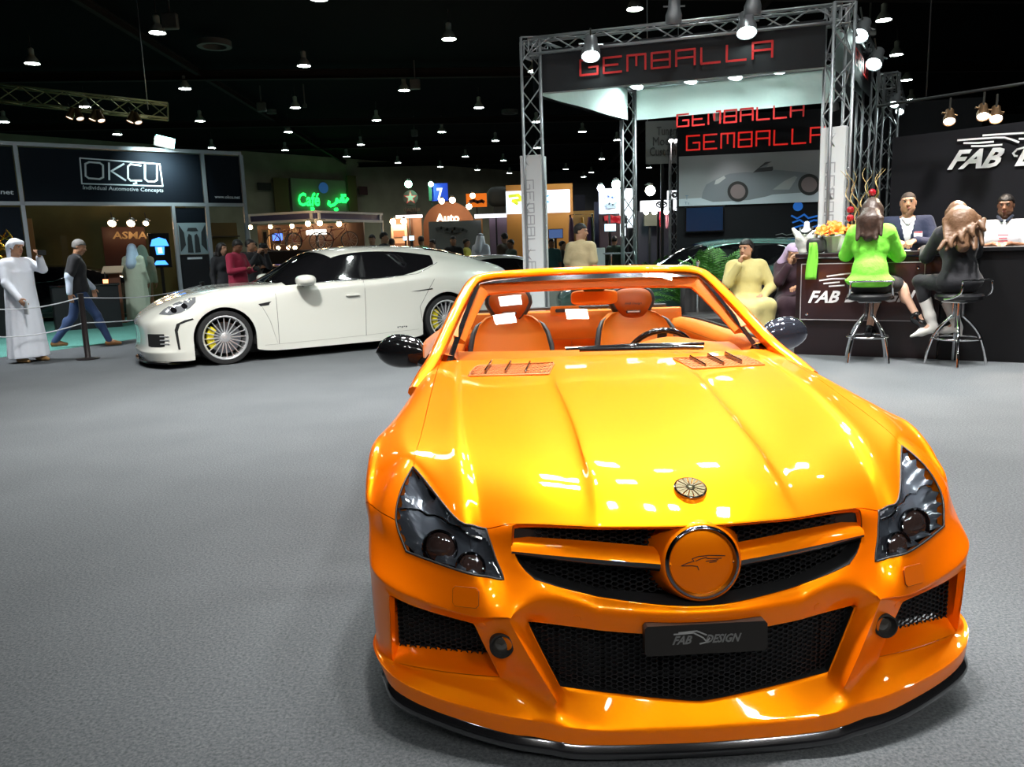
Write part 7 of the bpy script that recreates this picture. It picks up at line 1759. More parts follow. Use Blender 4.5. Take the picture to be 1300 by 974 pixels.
# reception desk
d0=gnd(72,421);d1=gnd(156,415); dl=(d1-d0).length; da=math.atan2(d1.y-d0.y,d1.x-d0.x); dz=aty(68,363,d0.y).z
r=empty('reception_desk',tuple(d0),da,'black reception desk under the banner with a red candle glow on it','desk'); mb=MB(); mb.box((dl/2,.35,dz/2),(dl,.7,dz),0,.01); mb.build('desk_body',mat('desk_black',(.010,.011,.013),.45),r,ang=30); mb=MB(); mb.box((dl/2,.35,dz-.02),(dl+.06,.76,.05),0,.01); mb.build('desk_top',M['blackgloss'],r,ang=30)
p=aty(134,357,d1.y+.15); r=empty('candle_lamp',(p.x,p.y,dz+.005),0,'small glowing red-orange table light on the black desk','table light'); mb=MB(); mb.lathe([(.0001,0),(.05,0),(.055,.08),(.0001,.08)],14); mb.build('glow_cup',emit('candle',(1,.22,.08),5),r); mb=MB(); mb.lathe([(.0001,.08),(.012,.08),(.012,.24),(.0001,.25)],10); mb.build('bottle_neck',M['blackplastic'],r)
# brochure stand
p=aty(150,395,19.0);p.z=0; r=empty('brochure_stand',tuple(p),R(15),'slim lectern-like brochure stand near the two robed men','stand'); mb=MB(); mb.box((0,0,.6),(.25,.06,1.2),0,.01); mb.box((0,0,.01),(.4,.4,.02)); mb.build('stand_post',mat('stand_brown',(.16,.06,.03),.5),r,ang=30); mb=MB(); mb.box((0,-.08,1.27),(.45,.32,.03),0,.005,rot=Matrix.Rotation(R(28),3,'X')); mb.build('sloped_top',mat('stand_pale',(.5,.36,.25),.5),r,ang=30)
# rear wall of the stand, partition and pale board
BK=PL(OK.w(0,5.5,0),OK.a-.12)
def board(x0,x1,z0,z1,y,m,name,label,cat,pl=BK,th=.1):
    r=empty(name,tuple(pl.w((x0+x1)/2,y,z0)),pl.a,label,cat); mb=MB(); mb.box((0,0,(z1-z0)/2),(x1-x0,th,z1-z0),0); mb.build('board_panel',m,r,ang=None); return r
def bx(pl,a,b): return pl.on(*a)[0],pl.on(*b)[0],pl.on(*b)[1],pl.on(*a)[1]
olive=mat('wall_olive',(.17,.15,.055),.8,noise=(.6,.25))
x0,x1_,_,_=bx(BK,(-120,250),(262,400)); board(x0,x1_-.3,0,4.4,0,olive,'partition_wall','olive brown partition wall behind the black desk','partition')
x0,x1_,z0,z1=bx(BK,(76,300),(97,400)); board(x0,x1_,0,z1,-.5,mat('board_olive',(.13,.12,.06),.7),'notice_board','olive free-standing board behind the black desk','board')
x0,x1_,z0,z1=bx(BK,(36,280),(58,400)); board(x0,x1_,0,z1,-1.0,mat('board_tan',(.55,.28,.11),.7),'notice_board','tan upright board right of the man in the white robe','board')
x0,x1_,z0,z1=bx(BK,(127,290),(192,400)); asma=board(x0,x1_,0,z1,-.9,mat('board_maroon',(.045,.012,.010),.5),'sign_board','dark maroon board with pale metallic lettering under three warm lamps','sign')
pq=PL(BK.w(0,-.955,0),BK.a); q=[pq.on(*p) for p in((143,303.5),(187,303.5),(187,294),(143,294))]; V,F=fit_text('ASMA',1,1,depth=.02,bold=.02); out=[]
cxa=(x0+x1_)/2
for v in V:
    u,t=v[0]+.5,v[1]+.5; a=[(1-u)*(1-t),u*(1-t),u*t,(1-u)*t]; out.append((sum(a[i]*q[i][0] for i in range(4))-cxa,-.07+v[2],sum(a[i]*q[i][1] for i in range(4))))
mk('board_lettering',out,F,mat('gold_grey',(.30,.22,.12),.4,.4),asma)
for i,px in enumerate((142,166,185)):
    p=PL(BK.w(0,-1.5,0),BK.a); x,z=p.on(px,284); q=p.w(x,0,z); par(q,q+Vector((.1,-.5,-.35)),['warm lamp over the maroon board, leftmost','warm lamp over the maroon board, middle','warm lamp over the maroon board, rightmost and smallest'][i],None,em=(30,30,22)[i],energy=6,col=(1,.62,.32),r=(.11,.11,.08)[i],L_=.2,spot=120)
    l=bpy.data.lights.new('lamp_light','POINT'); l.energy=3.5; l.color=(1,.6,.3); l.shadow_soft_size=.12; o=bpy.data.objects.new('lamp_light',l); o.location=q+Vector((0,.0,-.25)); COL.objects.link(o); o['kind']='helper'
# screen with a blue figure
p=PL(BK.w(0,-1.6,0),BK.a); x,z=p.on(203,318); q=p.w(x,0,0); r=empty('display_screen',tuple(q),BK.a,'upright dark screen showing a blue mushroom-shaped picture','screen'); mb=MB(); mb.box((0,0,z),(.55,.08,.95),0,.01); mb.box((0,0,z/2-.2),(.08,.08,z-.4)); mb.box((0,0,.02),(.5,.4,.04)); mb.build('screen_case',M['blackplastic'],r,ang=30)
bl=emit('screen_blue_light',(.05,.25,1.0),2.2); cy_=emit('screen_cyan_light',(.3,.8,1.0),2.5)
mb=MB(); mb.prism([(-.24,z+.12),(.24,z+.12),(.18,z+.30),(0,z+.36),(-.18,z+.30)],-.048,-.042,axis='y'); mb.prism([(-.10,z-.12),(.10,z-.12),(.12,z+.10),(-.12,z+.10)],-.048,-.042,axis='y'); mb.prism([(-.2,z-.40),(.18,z-.40),(.10,z-.28),(-.12,z-.28)],-.048,-.042,axis='y'); mb.build('screen_picture',bl,r,ang=None); mb=MB(); mb.prism([(-.05,z-.08),(.06,z-.08),(.05,z+.08),(-.06,z+.08)],-.052,-.049,axis='y'); mb.build('screen_highlight',cy_,r,ang=None)
# gold sculpture at the left edge
p=aty(4,330,16.2); r=empty('gold_sculpture',(p.x,p.y,0),0,'shiny gold curled sculpture at the left edge behind the man in the white robe','sculpture'); gold=mat('gold_metal',(.75,.42,.06),.18,1)
mb=MB(); mb.box((0,0,.55),(.6,.6,1.1),0,.02); mb.build('plinth',M['blackplastic'],r,ang=30)
for k in range(9):
    a=k*1.9; mb=MB(); mb.tube([(.28*sin(t*5+a)*(1-.3*t),.20*cos(t*5+a),1.15+.95*t+.06*sin(t*9+k)) for t in np.linspace(k*.05,1,22)],[.045*(1-.7*t) for t in np.linspace(0,1,22)],8); mb.build('gold_curl',gold,r)
# the black coupe behind the desk: the saloon's skin, lower and black, mostly hidden
# upper truss over the stand with six small spots
T1=aty(-60,112,22.0);T2=aty(213,142,24.0); ts3=empty('lighting_truss',tuple(T1),0,'long aluminium lighting truss over the left stand with small spots under it','truss')
truss_mesh((0,0,0),tuple(T2-T1),.42,.5,rod=.03,br=.016).build('truss_beam',mat('truss_olive',(.30,.32,.16),.4,.6),ts3,ang=None)
mb=MB(); q=T2-T1
for t in(.1,.9): mb.tube([tuple(q*t),(q.x*t,q.y*t,CEIL-T1.z)],.015,5)
mb.build('hanging_cable',alu,ts3,ang=None)
for i,px in enumerate((88,102,117,129,165,176)):
    p=aty(px,150+i*1.2,22.8); par(p,p+Vector((.3 if i%2 else -.3,-.2,-.8)),'small brass coloured spot can hanging in a row under the left truss','spots under the left truss',em=2.0,col=(1,.8,.6),r=.10,L_=.30,bodym=mat('can_brass',(.30,.18,.08),.3,.8))
# bright cool flood over the banner
p=OK.w(*([OK.on(202,184)[0]]+[-.6]+[OK.on(202,184)[1]])); r=empty('flood_light',tuple(p),OK.a,'blazing blue-green flood lamp at the top edge of the black banner','lamp'); mb=MB(); mb.box((0,.05,0),(.44,.12,.26),0,.02,rot=Matrix.Rotation(R(12),3,'Y')); mb.tube([(0,.1,0),(0,.6,.0)],.02,6); mb.build('lamp_body',lampbody,r,ang=30); mb=MB(); mb.box((0,-.02,0),(.40,.02,.20),0,.0,rot=Matrix.Rotation(R(12),3,'Y')); mb.build('lamp_face',emit('flood_cool',(.35,1,.95),22),r,ang=None)
area(tuple(p+Vector((0,-.1,-.05))),.4,45,(R(60),0,OK.a),(.75,1,.97))
area((-8.5,12.0,5.5),.6,190,(R(18),0,0),(.93,.97,1)); area((-3.0,7.2,6.0),.6,260,(R(12),0,0),(1,.99,.96))  # second flood is unseen, added to brighten the floor before the saloon
for k,(x,y) in enumerate(((-8.5,12.0),(-3.0,7.2))):
    z_=5.5 if k==0 else 6.0; f=empty('flood_light',(x,y,z_+.02),0,['square flood lamp hung over the aisle by the man in the white robe','unseen square flood lamp added to brighten the floor by the white saloon'][k],'lamp'); mb=MB(); mb.box((0,0,.10),(.6,.6,.14),0,.02); mb.tube([(0,0,.15),(0,0,CEIL-z_)],.02,6); mb.build('lamp_body',lampbody,f,ang=30); mb=MB(); mb.box((0,0,.02),(.54,.54,.012)); mb.build('diffuser',fl_em,f,ang=None)
# rope posts
rp_=[]
for i,(px,py) in enumerate(((112,456),(-40,478),(262,420))):
    p=gnd(px,py); h_=aty(px,375,p.y).z if i==0 else 1.0; rp_.append((p,1.0)); r=empty('rope_post',tuple(p),0,['black rope barrier post between the walking man and the white car','rope barrier post at the far left edge','rope barrier post hidden behind the white car nose'][i],'barrier post'); mb=MB(); mb.lathe([(.0001,0),(.16,0),(.16,.012),(.05,.03),(.042,.04),(.042,.98),(.05,.99),(.0001,1.0)],20); mb.build('post',mat('post_black',(.02,.014,.014),.4),r)
for i,z_ in enumerate((.93,.55)):
    for k,(a,b) in enumerate(((1,0),(0,2))):
        pa,pb=rp_[a][0],rp_[b][0]; mb=MB(); mb.tube([(pa.x+(pb.x-pa.x)*t,pa.y+(pb.y-pa.y)*t,z_-.10*sin(pi*t)) for t in np.linspace(0,1,14)],.009,6)
        tag(mb.build('barrier_rope',mat('rope_pale',(.55,.56,.6),.5)),['upper','lower'][i]+' pale barrier rope '+['left of the black rope post','right of the black rope post'][k],'rope')
# white car whose corner shows at the far left edge and a black one behind the desk
def ghostcar(loc,rz,lab,bodym,s=1.0,name='saloon_car'):
    c=copy_tree(pan); c.name=name; c.location=loc; c.rotation_euler=(0,0,rz); c.scale=(s,s,s); c['label']=lab
    def rec(o):
        for ch in o.children:
            for sl in ch.material_slots:
                if sl.material==M['white']: sl.link='OBJECT'; sl.material=bodym
            rec(ch)
    rec(c); return c
p=aty(60,355,20.2); ghostcar((p.x-2.6,p.y,0),R(-75),'glossy black car parked behind the man in the white robe',M['blackgloss'],.92)
# ================================================================ DISTANT STANDS
def glow(loc,r,col,s,label,energy=0,group=None,name='lamp_globe'):
    root=empty(name,tuple(loc),0,label,'lamp',group); mb=MB(); mb.grid(superell((0,0,0),r,r,r,12,1.0),closev=True); mb.build('bulb',emit('bulb_glow',col,s),root); mb=MB(); mb.lathe([(r*.5,r*.6),(r*.6,r*1.3),(.0001,r*1.6)],10); mb.build('lamp_cap',lampbody,root); mb=MB(); mb.tube([(0,0,r),(0,.25,r*1.6),(0,.8,r*1.6)],.015,5); mb.build('bracket',lampbody,root)
    if energy:
        l=bpy.data.lights.new('lamp_light','POINT'); l.energy=energy; l.color=col; l.shadow_soft_size=r; o=bpy.data.objects.new('lamp_light',l); o.location=Vector(loc)+Vector((0,-.25,-.35)); COL.objects.link(o); o['kind']='helper'
    return root
def vboard(Y,a,b,m,name,label,cat,th=.15,z0=None,parts=None,bev=0):
    # upright board facing the viewer filling pixels a(top left)..b(bottom right) at distance Y
    pa=aty(*a,Y);pb=aty(*b,Y); z1=pa.z; zb=pb.z if z0 is None else z0; r=empty(name,((pa.x+pb.x)/2,Y,zb),0,label,cat); mb=MB(); mb.box((0,th/2,(z1-zb)/2),(pb.x-pa.x,th,z1-zb),0,bev); mb.build('board_panel',m,r,ang=30 if bev else None)
    if zb>.25:
        mb=MB(); mb.box((0,th+.03,(z1-zb)/2-zb/2-(z1-zb)*.1),(.06,.05,zb+(z1-zb)*.8)); mb.build('support_post',M['blackplastic'],r,ang=None)
    r['c']=0; del r['c']; return r,pb.x-pa.x,z1-zb,(pa.x+pb.x)/2,zb
def vtext(s,Y,a,b,m,parent,c0,zb,name='sign_lettering',**k):
    pa=aty(*a,Y);pb=aty(*b,Y); V,F=fit_text(s,abs(pb.x-pa.x),abs(pa.z-pb.z),depth=.02,**k); return mk(name,[(v[0]+(pa.x+pb.x)/2-c0,v[2]-.02,v[1]+(pa.z+pb.z)/2-zb) for v in V],F,m,parent)
Zc=lambda a,b:(300+a/7.222,220+b/7.222)
Zm=lambda a,b:(460+a/6.5,220+b/6.5)
Zr=lambda a,b:(680+a/6.842,220+b/6.842)
# hall wall panels behind the cafe sign
beige=mat('panel_beige',(.22,.21,.15),.8); brown=mat('panel_brown',(.13,.09,.03),.8)
def vl(S,Y,w_,m,name,parent,c0,z0,th=.03):
    SS=[[(aty(*p,Y).x-c0,aty(*p,Y).z-z0) for p in L] for L in S]; return strokes(SS,w_,frame((0,-.03,0),(1,0,0),(0,-1,0)),m,name,parent,0,th)
WP=PL((-59.6,21.6),math.atan2(66,63))
def wboard(a,b,m,name,label,cat): x0,z1=WP.on(*a);x1,z0=WP.on(*b); return board(x0,x1,z0,z1,-.05,m,name,label,cat,pl=WP)
wboard(Zc(490,45),Zc(1010,360),beige,'sign_wall','pale beige wall field behind the green neon cafe sign','sign wall')
neon=emit('neon_green',(.015,.85,.10),2.2)
nr=WP.root('neon_sign','green neon cafe sign in Latin and Arabic script','neon sign')
letters('Café',WP,(Zc(550,305),Zc(752,305),Zc(752,180),Zc(550,180)),neon,'neon_lettering',nr,-.25,bold=.03)
for k,L in enumerate([[(1005,235),(985,262),(960,262),(945,235),(960,225),(965,250),(925,262),(905,240),(900,270),(880,290),(850,300),(830,285),(835,262)],[(950,205),(958,205)],[(975,205),(983,205)],[(905,330),(910,338)],[(890,330),(895,338)],[(672,325),(690,325),(681,345)]]): linework([[WP.on(*Zc(*p)) for p in L]],.24,neon,'neon_stroke',nr,-.25,.04)
for (px,py) in (Zc(650,230),Zc(940,240)): x,z=WP.on(px,py); l=bpy.data.lights.new('lamp_light','POINT'); l.energy=9; l.color=(.1,1,.2); l.shadow_soft_size=.4; o=bpy.data.objects.new('lamp_light',l); o.location=WP.w(x,-1.2,z); COL.objects.link(o); o['kind']='helper'
x,z=WP.on(*Zc(790,135)); mb=MB(); mb.lathe([(.0001,0),(.45,0),(.45,.06),(.0001,.06)],24,0,frame((0,0,0),(1,0,0),(0,-1,0))); tag(mb.build('wall_emblem',mat('emblem_blue',(.04,.12,.35),.5,em=(.05,.2,.6),es=.15),loc=tuple(WP.w(x,-.12,z)),rz=WP.a),'round dim blue emblem on the wall above the cafe sign','emblem')
for i,(a,b,lab) in enumerate(((Zc(330,40),Zc(490,380),'brown wall strip left of the cafe sign panel'),(Zc(1010,20),Zc(1110,350),'brown wall strip right of the cafe sign panel'))): wboard(a,b,brown,'wall_strip',lab,'wall panel')
for i,(a,b,lab) in enumerate(((Zc(190,85),Zc(320,160),'dark square opening high on the wall left of the cafe sign'),(Zc(1120,120),Zc(1200,200),'small dark red square plate on the wall right of the cafe sign'))): wboard(a,b,mat('plate_dark%d'%i,((.02,.015,.01),(.06,.01,.01))[i],.6),'wall_plate',lab,'panel')
vboard(32,Zr(340,190),Zr(430,325),mat('plate_dark2',(.02,.02,.04),.6),'wall_plate','dark upright panel right of the orange stand','panel')
x,z=WP.on(410,180); area(tuple(WP.w(x,-9,z)),1.5,420,(R(75),0,WP.a),(1,.88,.6))
# cafe canopy with posts
cp=mat('canopy_pale',(.50,.52,.52),.6); cb=mat('canopy_blue',(.05,.06,.16),.5)
c0_=aty(*Zc(105,440),27);c1_=aty(*Zc(720,390),26);c2_=aty(*Zc(1330,385),29)
cr_=empty('cafe_canopy',(c1_.x,c1_.y,0),0,'pale framed canopy with a dark blue fascia strip and slim posts under the cafe sign','canopy')
for (p,q) in((c0_,c1_),(c1_,c2_)):
    d=q-p;d.z=0;an=math.atan2(d.y,d.x);mid=(p+q)/2-Vector((c1_.x,c1_.y,0)); T=Matrix.Translation((mid.x,mid.y,c1_.z))@Matrix.Rotation(an,4,'Z')
    mb=MB(); mb.box((0,0,.13),(d.length,.15,.07),0,0,T); mb.box((0,0,-.13),(d.length,.15,.08),0,0,T); mb.build('fascia_frame',cp,cr_,ang=None)
    mb=MB(); mb.box((0,.02,0),(d.length,.10,.20),0,0,T); mb.build('fascia_strip',cb,cr_,ang=None)
    for t in(-.46,.46): mb=MB(); mb.box((t*d.length,0,0),(.08,.16,.2),0,0,T); mb.build('fascia_divider',cp,cr_,ang=None)
for p in(c0_,c1_,c2_): mb=MB(); mb.box((p.x-c1_.x,p.y-c1_.y,(c1_.z-.15)/2),(.07,.07,c1_.z-.15)); mb.build('canopy_post',cp,cr_,ang=None)
warm=(1,.60,.28)
for i,(a,b,s) in enumerate(((128,495,.7),(312,490,.6),(510,485,.7),(657,462,1.1),(765,457,1.1),(942,465,1.0))):
    glow(aty(*Zc(a,b),25.2),0.045+.035*s,warm,34*s,'glowing warm lamp in the row under the cafe canopy',energy=1.6*s,group='warm lamps under the cafe canopy')
for i,(a,b) in enumerate(((385,683),(478,681),(538,683),(572,745))): glow(aty(*Zc(a,b),24.5),.05,warm,25,'tiny warm lamp low on the bicycle display','','small lamps on the bicycle display') if False else glow(aty(*Zc(a,b),24.5),.06,warm,25,'tiny warm lamp low on the bicycle display',0,'small lamps on the bicycle display')
# display counter, screens, doorframe, bicycles
r,w,h,c,zb=vboard(25.5,Zc(190,480),Zc(1180,720),mat('backdrop_darkbrown',(.05,.025,.015),.6),'display_backdrop','dark brown backdrop board behind the bicycles','board',z0=0)
vtext('OSMA',25.4,Zc(415,515),Zc(560,545),mat('dim_letters',(.20,.15,.10),.5),r,c,zb)
r,w,h,c,zb=vboard(24.8,Zc(230,520),Zc(308,690),mat('door_frame_cream',(.60,.42,.22),.5),'doorframe_display','cream upright frame beside the photographer','frame',th=.1); mb=MB(); mb.box((0,-.01,h*.45),(w*.45,.1,h*.88)); mb.build('dark_opening',M['black'],r,ang=None)
def lcd(Y,a,b,m,label): 
    r,w,h,c,zb=vboard(Y,a,b,M['blackplastic'],'flat_screen',label,'screen',th=.08); mb=MB(); mb.box((0,-.006,h/2),(w*.92,.01,h*.88)); mb.build('screen_picture',m,r,ang=None); return r
lcd(24.6,Zc(325,550),Zc(430,620),emit('lcd_blue',(.10,.22,1.0),1.6),'small screen glowing blue by the cream upright frame')
vboard(25.2,Zc(640,520),Zc(820,560),emit('light_box',(1,.95,.85),3.0),'light_box','small white light box over the bicycles','light box',th=.1)
def bicycle(p,rz,lab,s=1.0):
    r=empty('bicycle',tuple(p),rz,lab,'bicycle','bicycles on the brown display'); m=mat('bike_frame',(.5,.5,.52),.3,.7)
    for x in(-.5,.5):
        mb=MB(); mb.tube([(x+.34*cos(a),0,.34+.34*sin(a)) for a in np.linspace(0,2*pi,29)[:-1]],.02,6,closed=True)
        wv=mb.build('wheel',M['rubber'],r); mb=MB()
        for k in range(12): mb.tube([(x,0,.34),(x+.33*cos(k*pi/6),0,.34+.33*sin(k*pi/6))],.004,3,caps=False)
        mb.tube([(x+.32*cos(a),0,.34+.32*sin(a)) for a in np.linspace(0,2*pi,25)[:-1]],.010,5,closed=True); mb.build('spokes',m,wv,ang=None)
    mb=MB()
    for a,b in(((-.5,.34),(-.12,.34)),((-.12,.34),(-.22,.85)),((-.5,.34),(-.2,.75)),((-.12,.34),(.34,.78)),((-.2,.75),(.34,.82)),((.34,.95),(.5,.34))): mb.tube([(a[0],0,a[1]),(b[0],0,b[1])],.018,6)
    mb.build('bike_frame',mat('bike_red',(.25,.03,.02),.3,0,1),r,ang=None)
    mb=MB(); mb.box((-.23,0,.88),(.24,.12,.05),0,.02); mb.build('saddle',M['blackplastic'],r); mb=MB(); mb.tube([(.40,-.25,.98),(.34,-.1,.97),(.34,.1,.97),(.40,.25,.98)],.014,6); mb.build('handlebar',M['blackplastic'],r); r.scale=(s,s,s); return r
plat=empty('display_platform',tuple(aty(*Zc(560,720),24.2).xy)+(0,),0,'dark raised platform carrying the bicycles','platform'); ph_=aty(*Zc(560,705),24.2).z; mb=MB(); mb.box((0,.2,ph_/2),(5.0,1.0,ph_),0,.02); mb.build('platform_body',mat('platform_dark',(.03,.02,.018),.5),plat,ang=30)
for (a,rz,lab) in((Zc(640,700),R(35),'bicycle with a pale wheel rim under the white light box'),(Zc(440,700),R(-20),'bicycle left of the one under the light box'),(Zc(930,700),R(15),'bicycle at the right end of the platform')):
    p=aty(*a,24.1); p.z=ph_; bicycle(p,rz,lab,.74)
p=aty(*Zc(390,800),21.5); ghostcar((p.x-2.2,p.y+.6,0),R(-72),'copper coloured low car parked behind the white saloon',mat('copper_paint',(.32,.12,.05),.3,.4,1),.80)
# round brown board with the word, grey board, star sign, blue panel
r,w,h,c,zb=vboard(30,Zm(545,400),Zm(985,560),mat('board_grey',(.13,.14,.13),.7),'grey_board','wide grey board with a faint dark script under the word on the brown arch','board',z0=0); 
vl([[Zm(*p) for p in L] for L in([(610,460),(650,450),(700,462),(760,455),(830,465),(860,478)],[(680,475),(740,482),(800,474)])],29.9,.10,mat('faint_script',(.05,.055,.05),.6),'board_script',r,c,zb)
Y=32; pa=aty(*Zm(500,400),Y);pb=aty(*Zm(925,400),Y);tp_=aty(*Zm(700,235),Y); R_=(pb.x-pa.x)/2; cx=(pa.x+pb.x)/2
r=empty('arched_board',(cx,Y,0),0,'brown board with a round arched top and a lit white word','board'); hh=tp_.z-R_*.95
mb=MB(); mb.prism([(-R_,0),(R_,0)]+[(R_*cos(a),hh+R_*.95*sin(a)) for a in np.linspace(0,pi,25)],0,.4,axis='y'); mb.build('board_panel',mat('arch_brown',(.28,.11,.05),.6),r,ang=None)
vtext('Auto',Y-.02,Zm(605,335),Zm(802,403),emit('auto_letters',(1,.85,.65),2.6),r,cx,0,bold=.03)
for i,(a,b,s,lab) in enumerate(((655,230,1,'warm lamp above the brown arch, left'),(743,222,1.2,'warm lamp above the brown arch, middle'),(880,275,1.0,'warm lamp at the right shoulder of the brown arch'),(253,400,1.2,'warm lamp over the small pale doorway, left'),(342,396,1.2,'warm lamp over the small pale doorway, right'),(910,185,.8,'warm lamp before the orange board'))): glow(aty(*Zm(a,b),30.6),.075+.03*s,(1,.70,.42),30*s,lab,energy=9*s)
for i,(a,b,lab) in enumerate(((380,90,'green-white lamp above the star emblem'),(566,90,'green-white lamp above the blue panel'))): glow(aty(*Zm(a,b),38),.17 if i==0 else .12,(.35,1,.6),24,lab,energy=22)
Y=39; q=aty(*Zm(398,202),Y); r_s=(aty(*Zm(460,202),Y).x-aty(*Zm(338,202),Y).x)/2
r=empty('round_sign',(q.x,Y,0),0,'round dark sign with a red and white star on a stand','sign'); mb=MB(); mb.lathe([(.0001,0),(r_s,0),(r_s,.2),(.0001,.2)],32,0,frame((0,0,q.z),(1,0,0),(0,1,0))); mb.box((0,.12,q.z/2),(.5,.15,q.z)); mb.build('sign_disc',mat('sign_black',(.05,.01,.012),.4),r,ang=30)
star=[]; 
for k in range(10): a=pi/2+k*pi/5; rr=r_s*(.88 if k%2==0 else .36); star.append((rr*cos(a),q.z+rr*sin(a)))
sheet([(x*1.06,q.z+(z-q.z)*1.06) for x,z in star],mat('star_red',(.5,.02,.03),.4,em=(.6,.02,.03),es=.4),'star_border',r,-.02,.02); sheet([(x*.78,q.z+(z-q.z)*.78) for x,z in star],mat('star_pale',(.45,.40,.38),.4),'star_face',r,-.05,.02)
vtext('CALTEX',Y-.05,Zm(342,290),Zm(478,312),mat('letters_darkred',(.18,.04,.03),.5),r,q.x,0)
r,w,h,c,zb=vboard(38.5,Zm(570,85),Zm(708,225),mat('panel_blue',(.01,.03,.30),.5,em=(.01,.03,.5),es=.5),'blue_panel','blue panel with a white figure seven','sign'); vtext('7',38.4,Zm(612,122),Zm(664,222),emit('seven_white',(.9,.95,1),1.6),r,c,zb,bold=.03)
r,w,h,c,zb=vboard(38.5,Zm(545,100),Zm(590,225),mat('panel_green',(.03,.10,.06),.5),'green_panel','narrow dark green panel left of the blue panel with the seven','sign')
r,w,h,c,zb=vboard(30.85,Zm(275,348),Zm(493,364),emit('strip_light',(1,.85,.85),2.2),'strip_light','long pinkish white strip light beside the brown arch','light'); 
r,w,h,c,zb=vboard(31.2,Zm(235,366),Zm(495,560),mat('booth_tan',(.30,.15,.08),.6),'booth_wall','tan booth wall under the strip light','partition',z0=0)
r,w,h,c,zb=vboard(30.8,Zm(235,425),Zm(372,560),mat('door_pale',(.65,.42,.28),.5),'booth_doorway','small pale framed doorway under two warm lamps','doorway',z0=0); mb=MB(); mb.box((0,-.01,h*.36),(w*.74,.1,h*.72)); mb.box((0,-.01,h*.86),(w*.7,.1,h*.10)); mb.build('door_opening',mat('opening_tan',(.22,.09,.045),.6),r,ang=None)
lcd(29.0,Zm(335,520),Zm(370,555),emit('lcd_pale',(.5,.8,1),2.2),'left of two small bright screens in the crowd'); lcd(29.0,Zm(384,516),Zm(430,555),emit('lcd_pale2',(.5,.8,1),2.2),'right of two small bright screens in the crowd')
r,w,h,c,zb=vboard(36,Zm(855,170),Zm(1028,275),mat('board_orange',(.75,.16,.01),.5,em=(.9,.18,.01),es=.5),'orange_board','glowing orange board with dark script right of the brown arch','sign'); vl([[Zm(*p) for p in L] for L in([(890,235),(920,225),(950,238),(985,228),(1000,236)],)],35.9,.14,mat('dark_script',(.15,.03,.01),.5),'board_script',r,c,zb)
# dark disc-like object: a big dark balloon-shaped form on a stand
q=aty(*Zm(1130,195),34); r=empty('round_display',(q.x,34,0),0,'large dark rounded display form standing left of the white post box','display'); rr=.52; mb=MB(); mb.grid(superell((0,0,q.z),rr,.4,.42,24,.7),closev=True); mb.box((0,0,(q.z-.4)/2),(.5,.4,q.z-.4)); mb.build('display_form',mat('form_dark',(.018,.022,.022),.7),r,ang=60)
r,w,h,c,zb=vboard(29.8,Zm(925,340),Zm(1280,360),emit('strip_white',(.9,.9,1),1.4),'strip_light','white strip light left of the post box','light')
r,w,h,c,zb=vboard(30.2,Zm(1045,345),Zm(1290,500),mat('wall_violet',(.22,.15,.20),.6),'booth_wall','violet grey booth wall left of the white post box','partition',z0=0)
r,w,h,c,zb=vboard(30.3,Zm(925,345),Zm(995,500),mat('wall_orange2',(.40,.18,.05),.6),'booth_pillar','orange brown booth pillar left of the violet wall','pillar',z0=0)
p=aty(*Zm(1000,690),15.5); ghostcar((1.4,18.3,0),R(115),'white car mostly hidden behind the tail of the nearer white saloon',M['white'],.86)
# orange stand right of the post box with a light box
r,w,h,c,zb=vboard(24,Zr(-260,105),Zr(330,640),mat('stand_orange',(.55,.20,.03),.5),'orange_stand','orange stand wall with a large white light box','stand',z0=0,th=.5)
r,w,h,c,zb=vboard(23.6,Zr(-260,158),Zr(300,335),emit('lightbox_white',(.75,.88,1),1.7),'light_box','large white light box with blue and yellow lettering on the orange stand','light box',th=.2)
vtext('X',23.55,Zr(-20,195),Zr(130,255),mat('print_cyan',(.05,.35,.75),.5,em=(.05,.4,.8),es=.6),r,c,zb,bold=.05); 
vl([[Zr(*p) for p in L] for L in([(-230,200),(-150,190),(-120,230),(-200,240),(-160,265)],[(-100,190),(-60,240)])],23.55,.09,mat('print_yellow',(.7,.7,.05),.5,em=(.7,.8,.05),es=.6),'box_print',r,c,zb)
lcd(22.5,Zr(110,485),Zr(240,565),emit('lcd_dark',(.04,.07,.16),1.2),'screen showing a car in front of the orange wall')
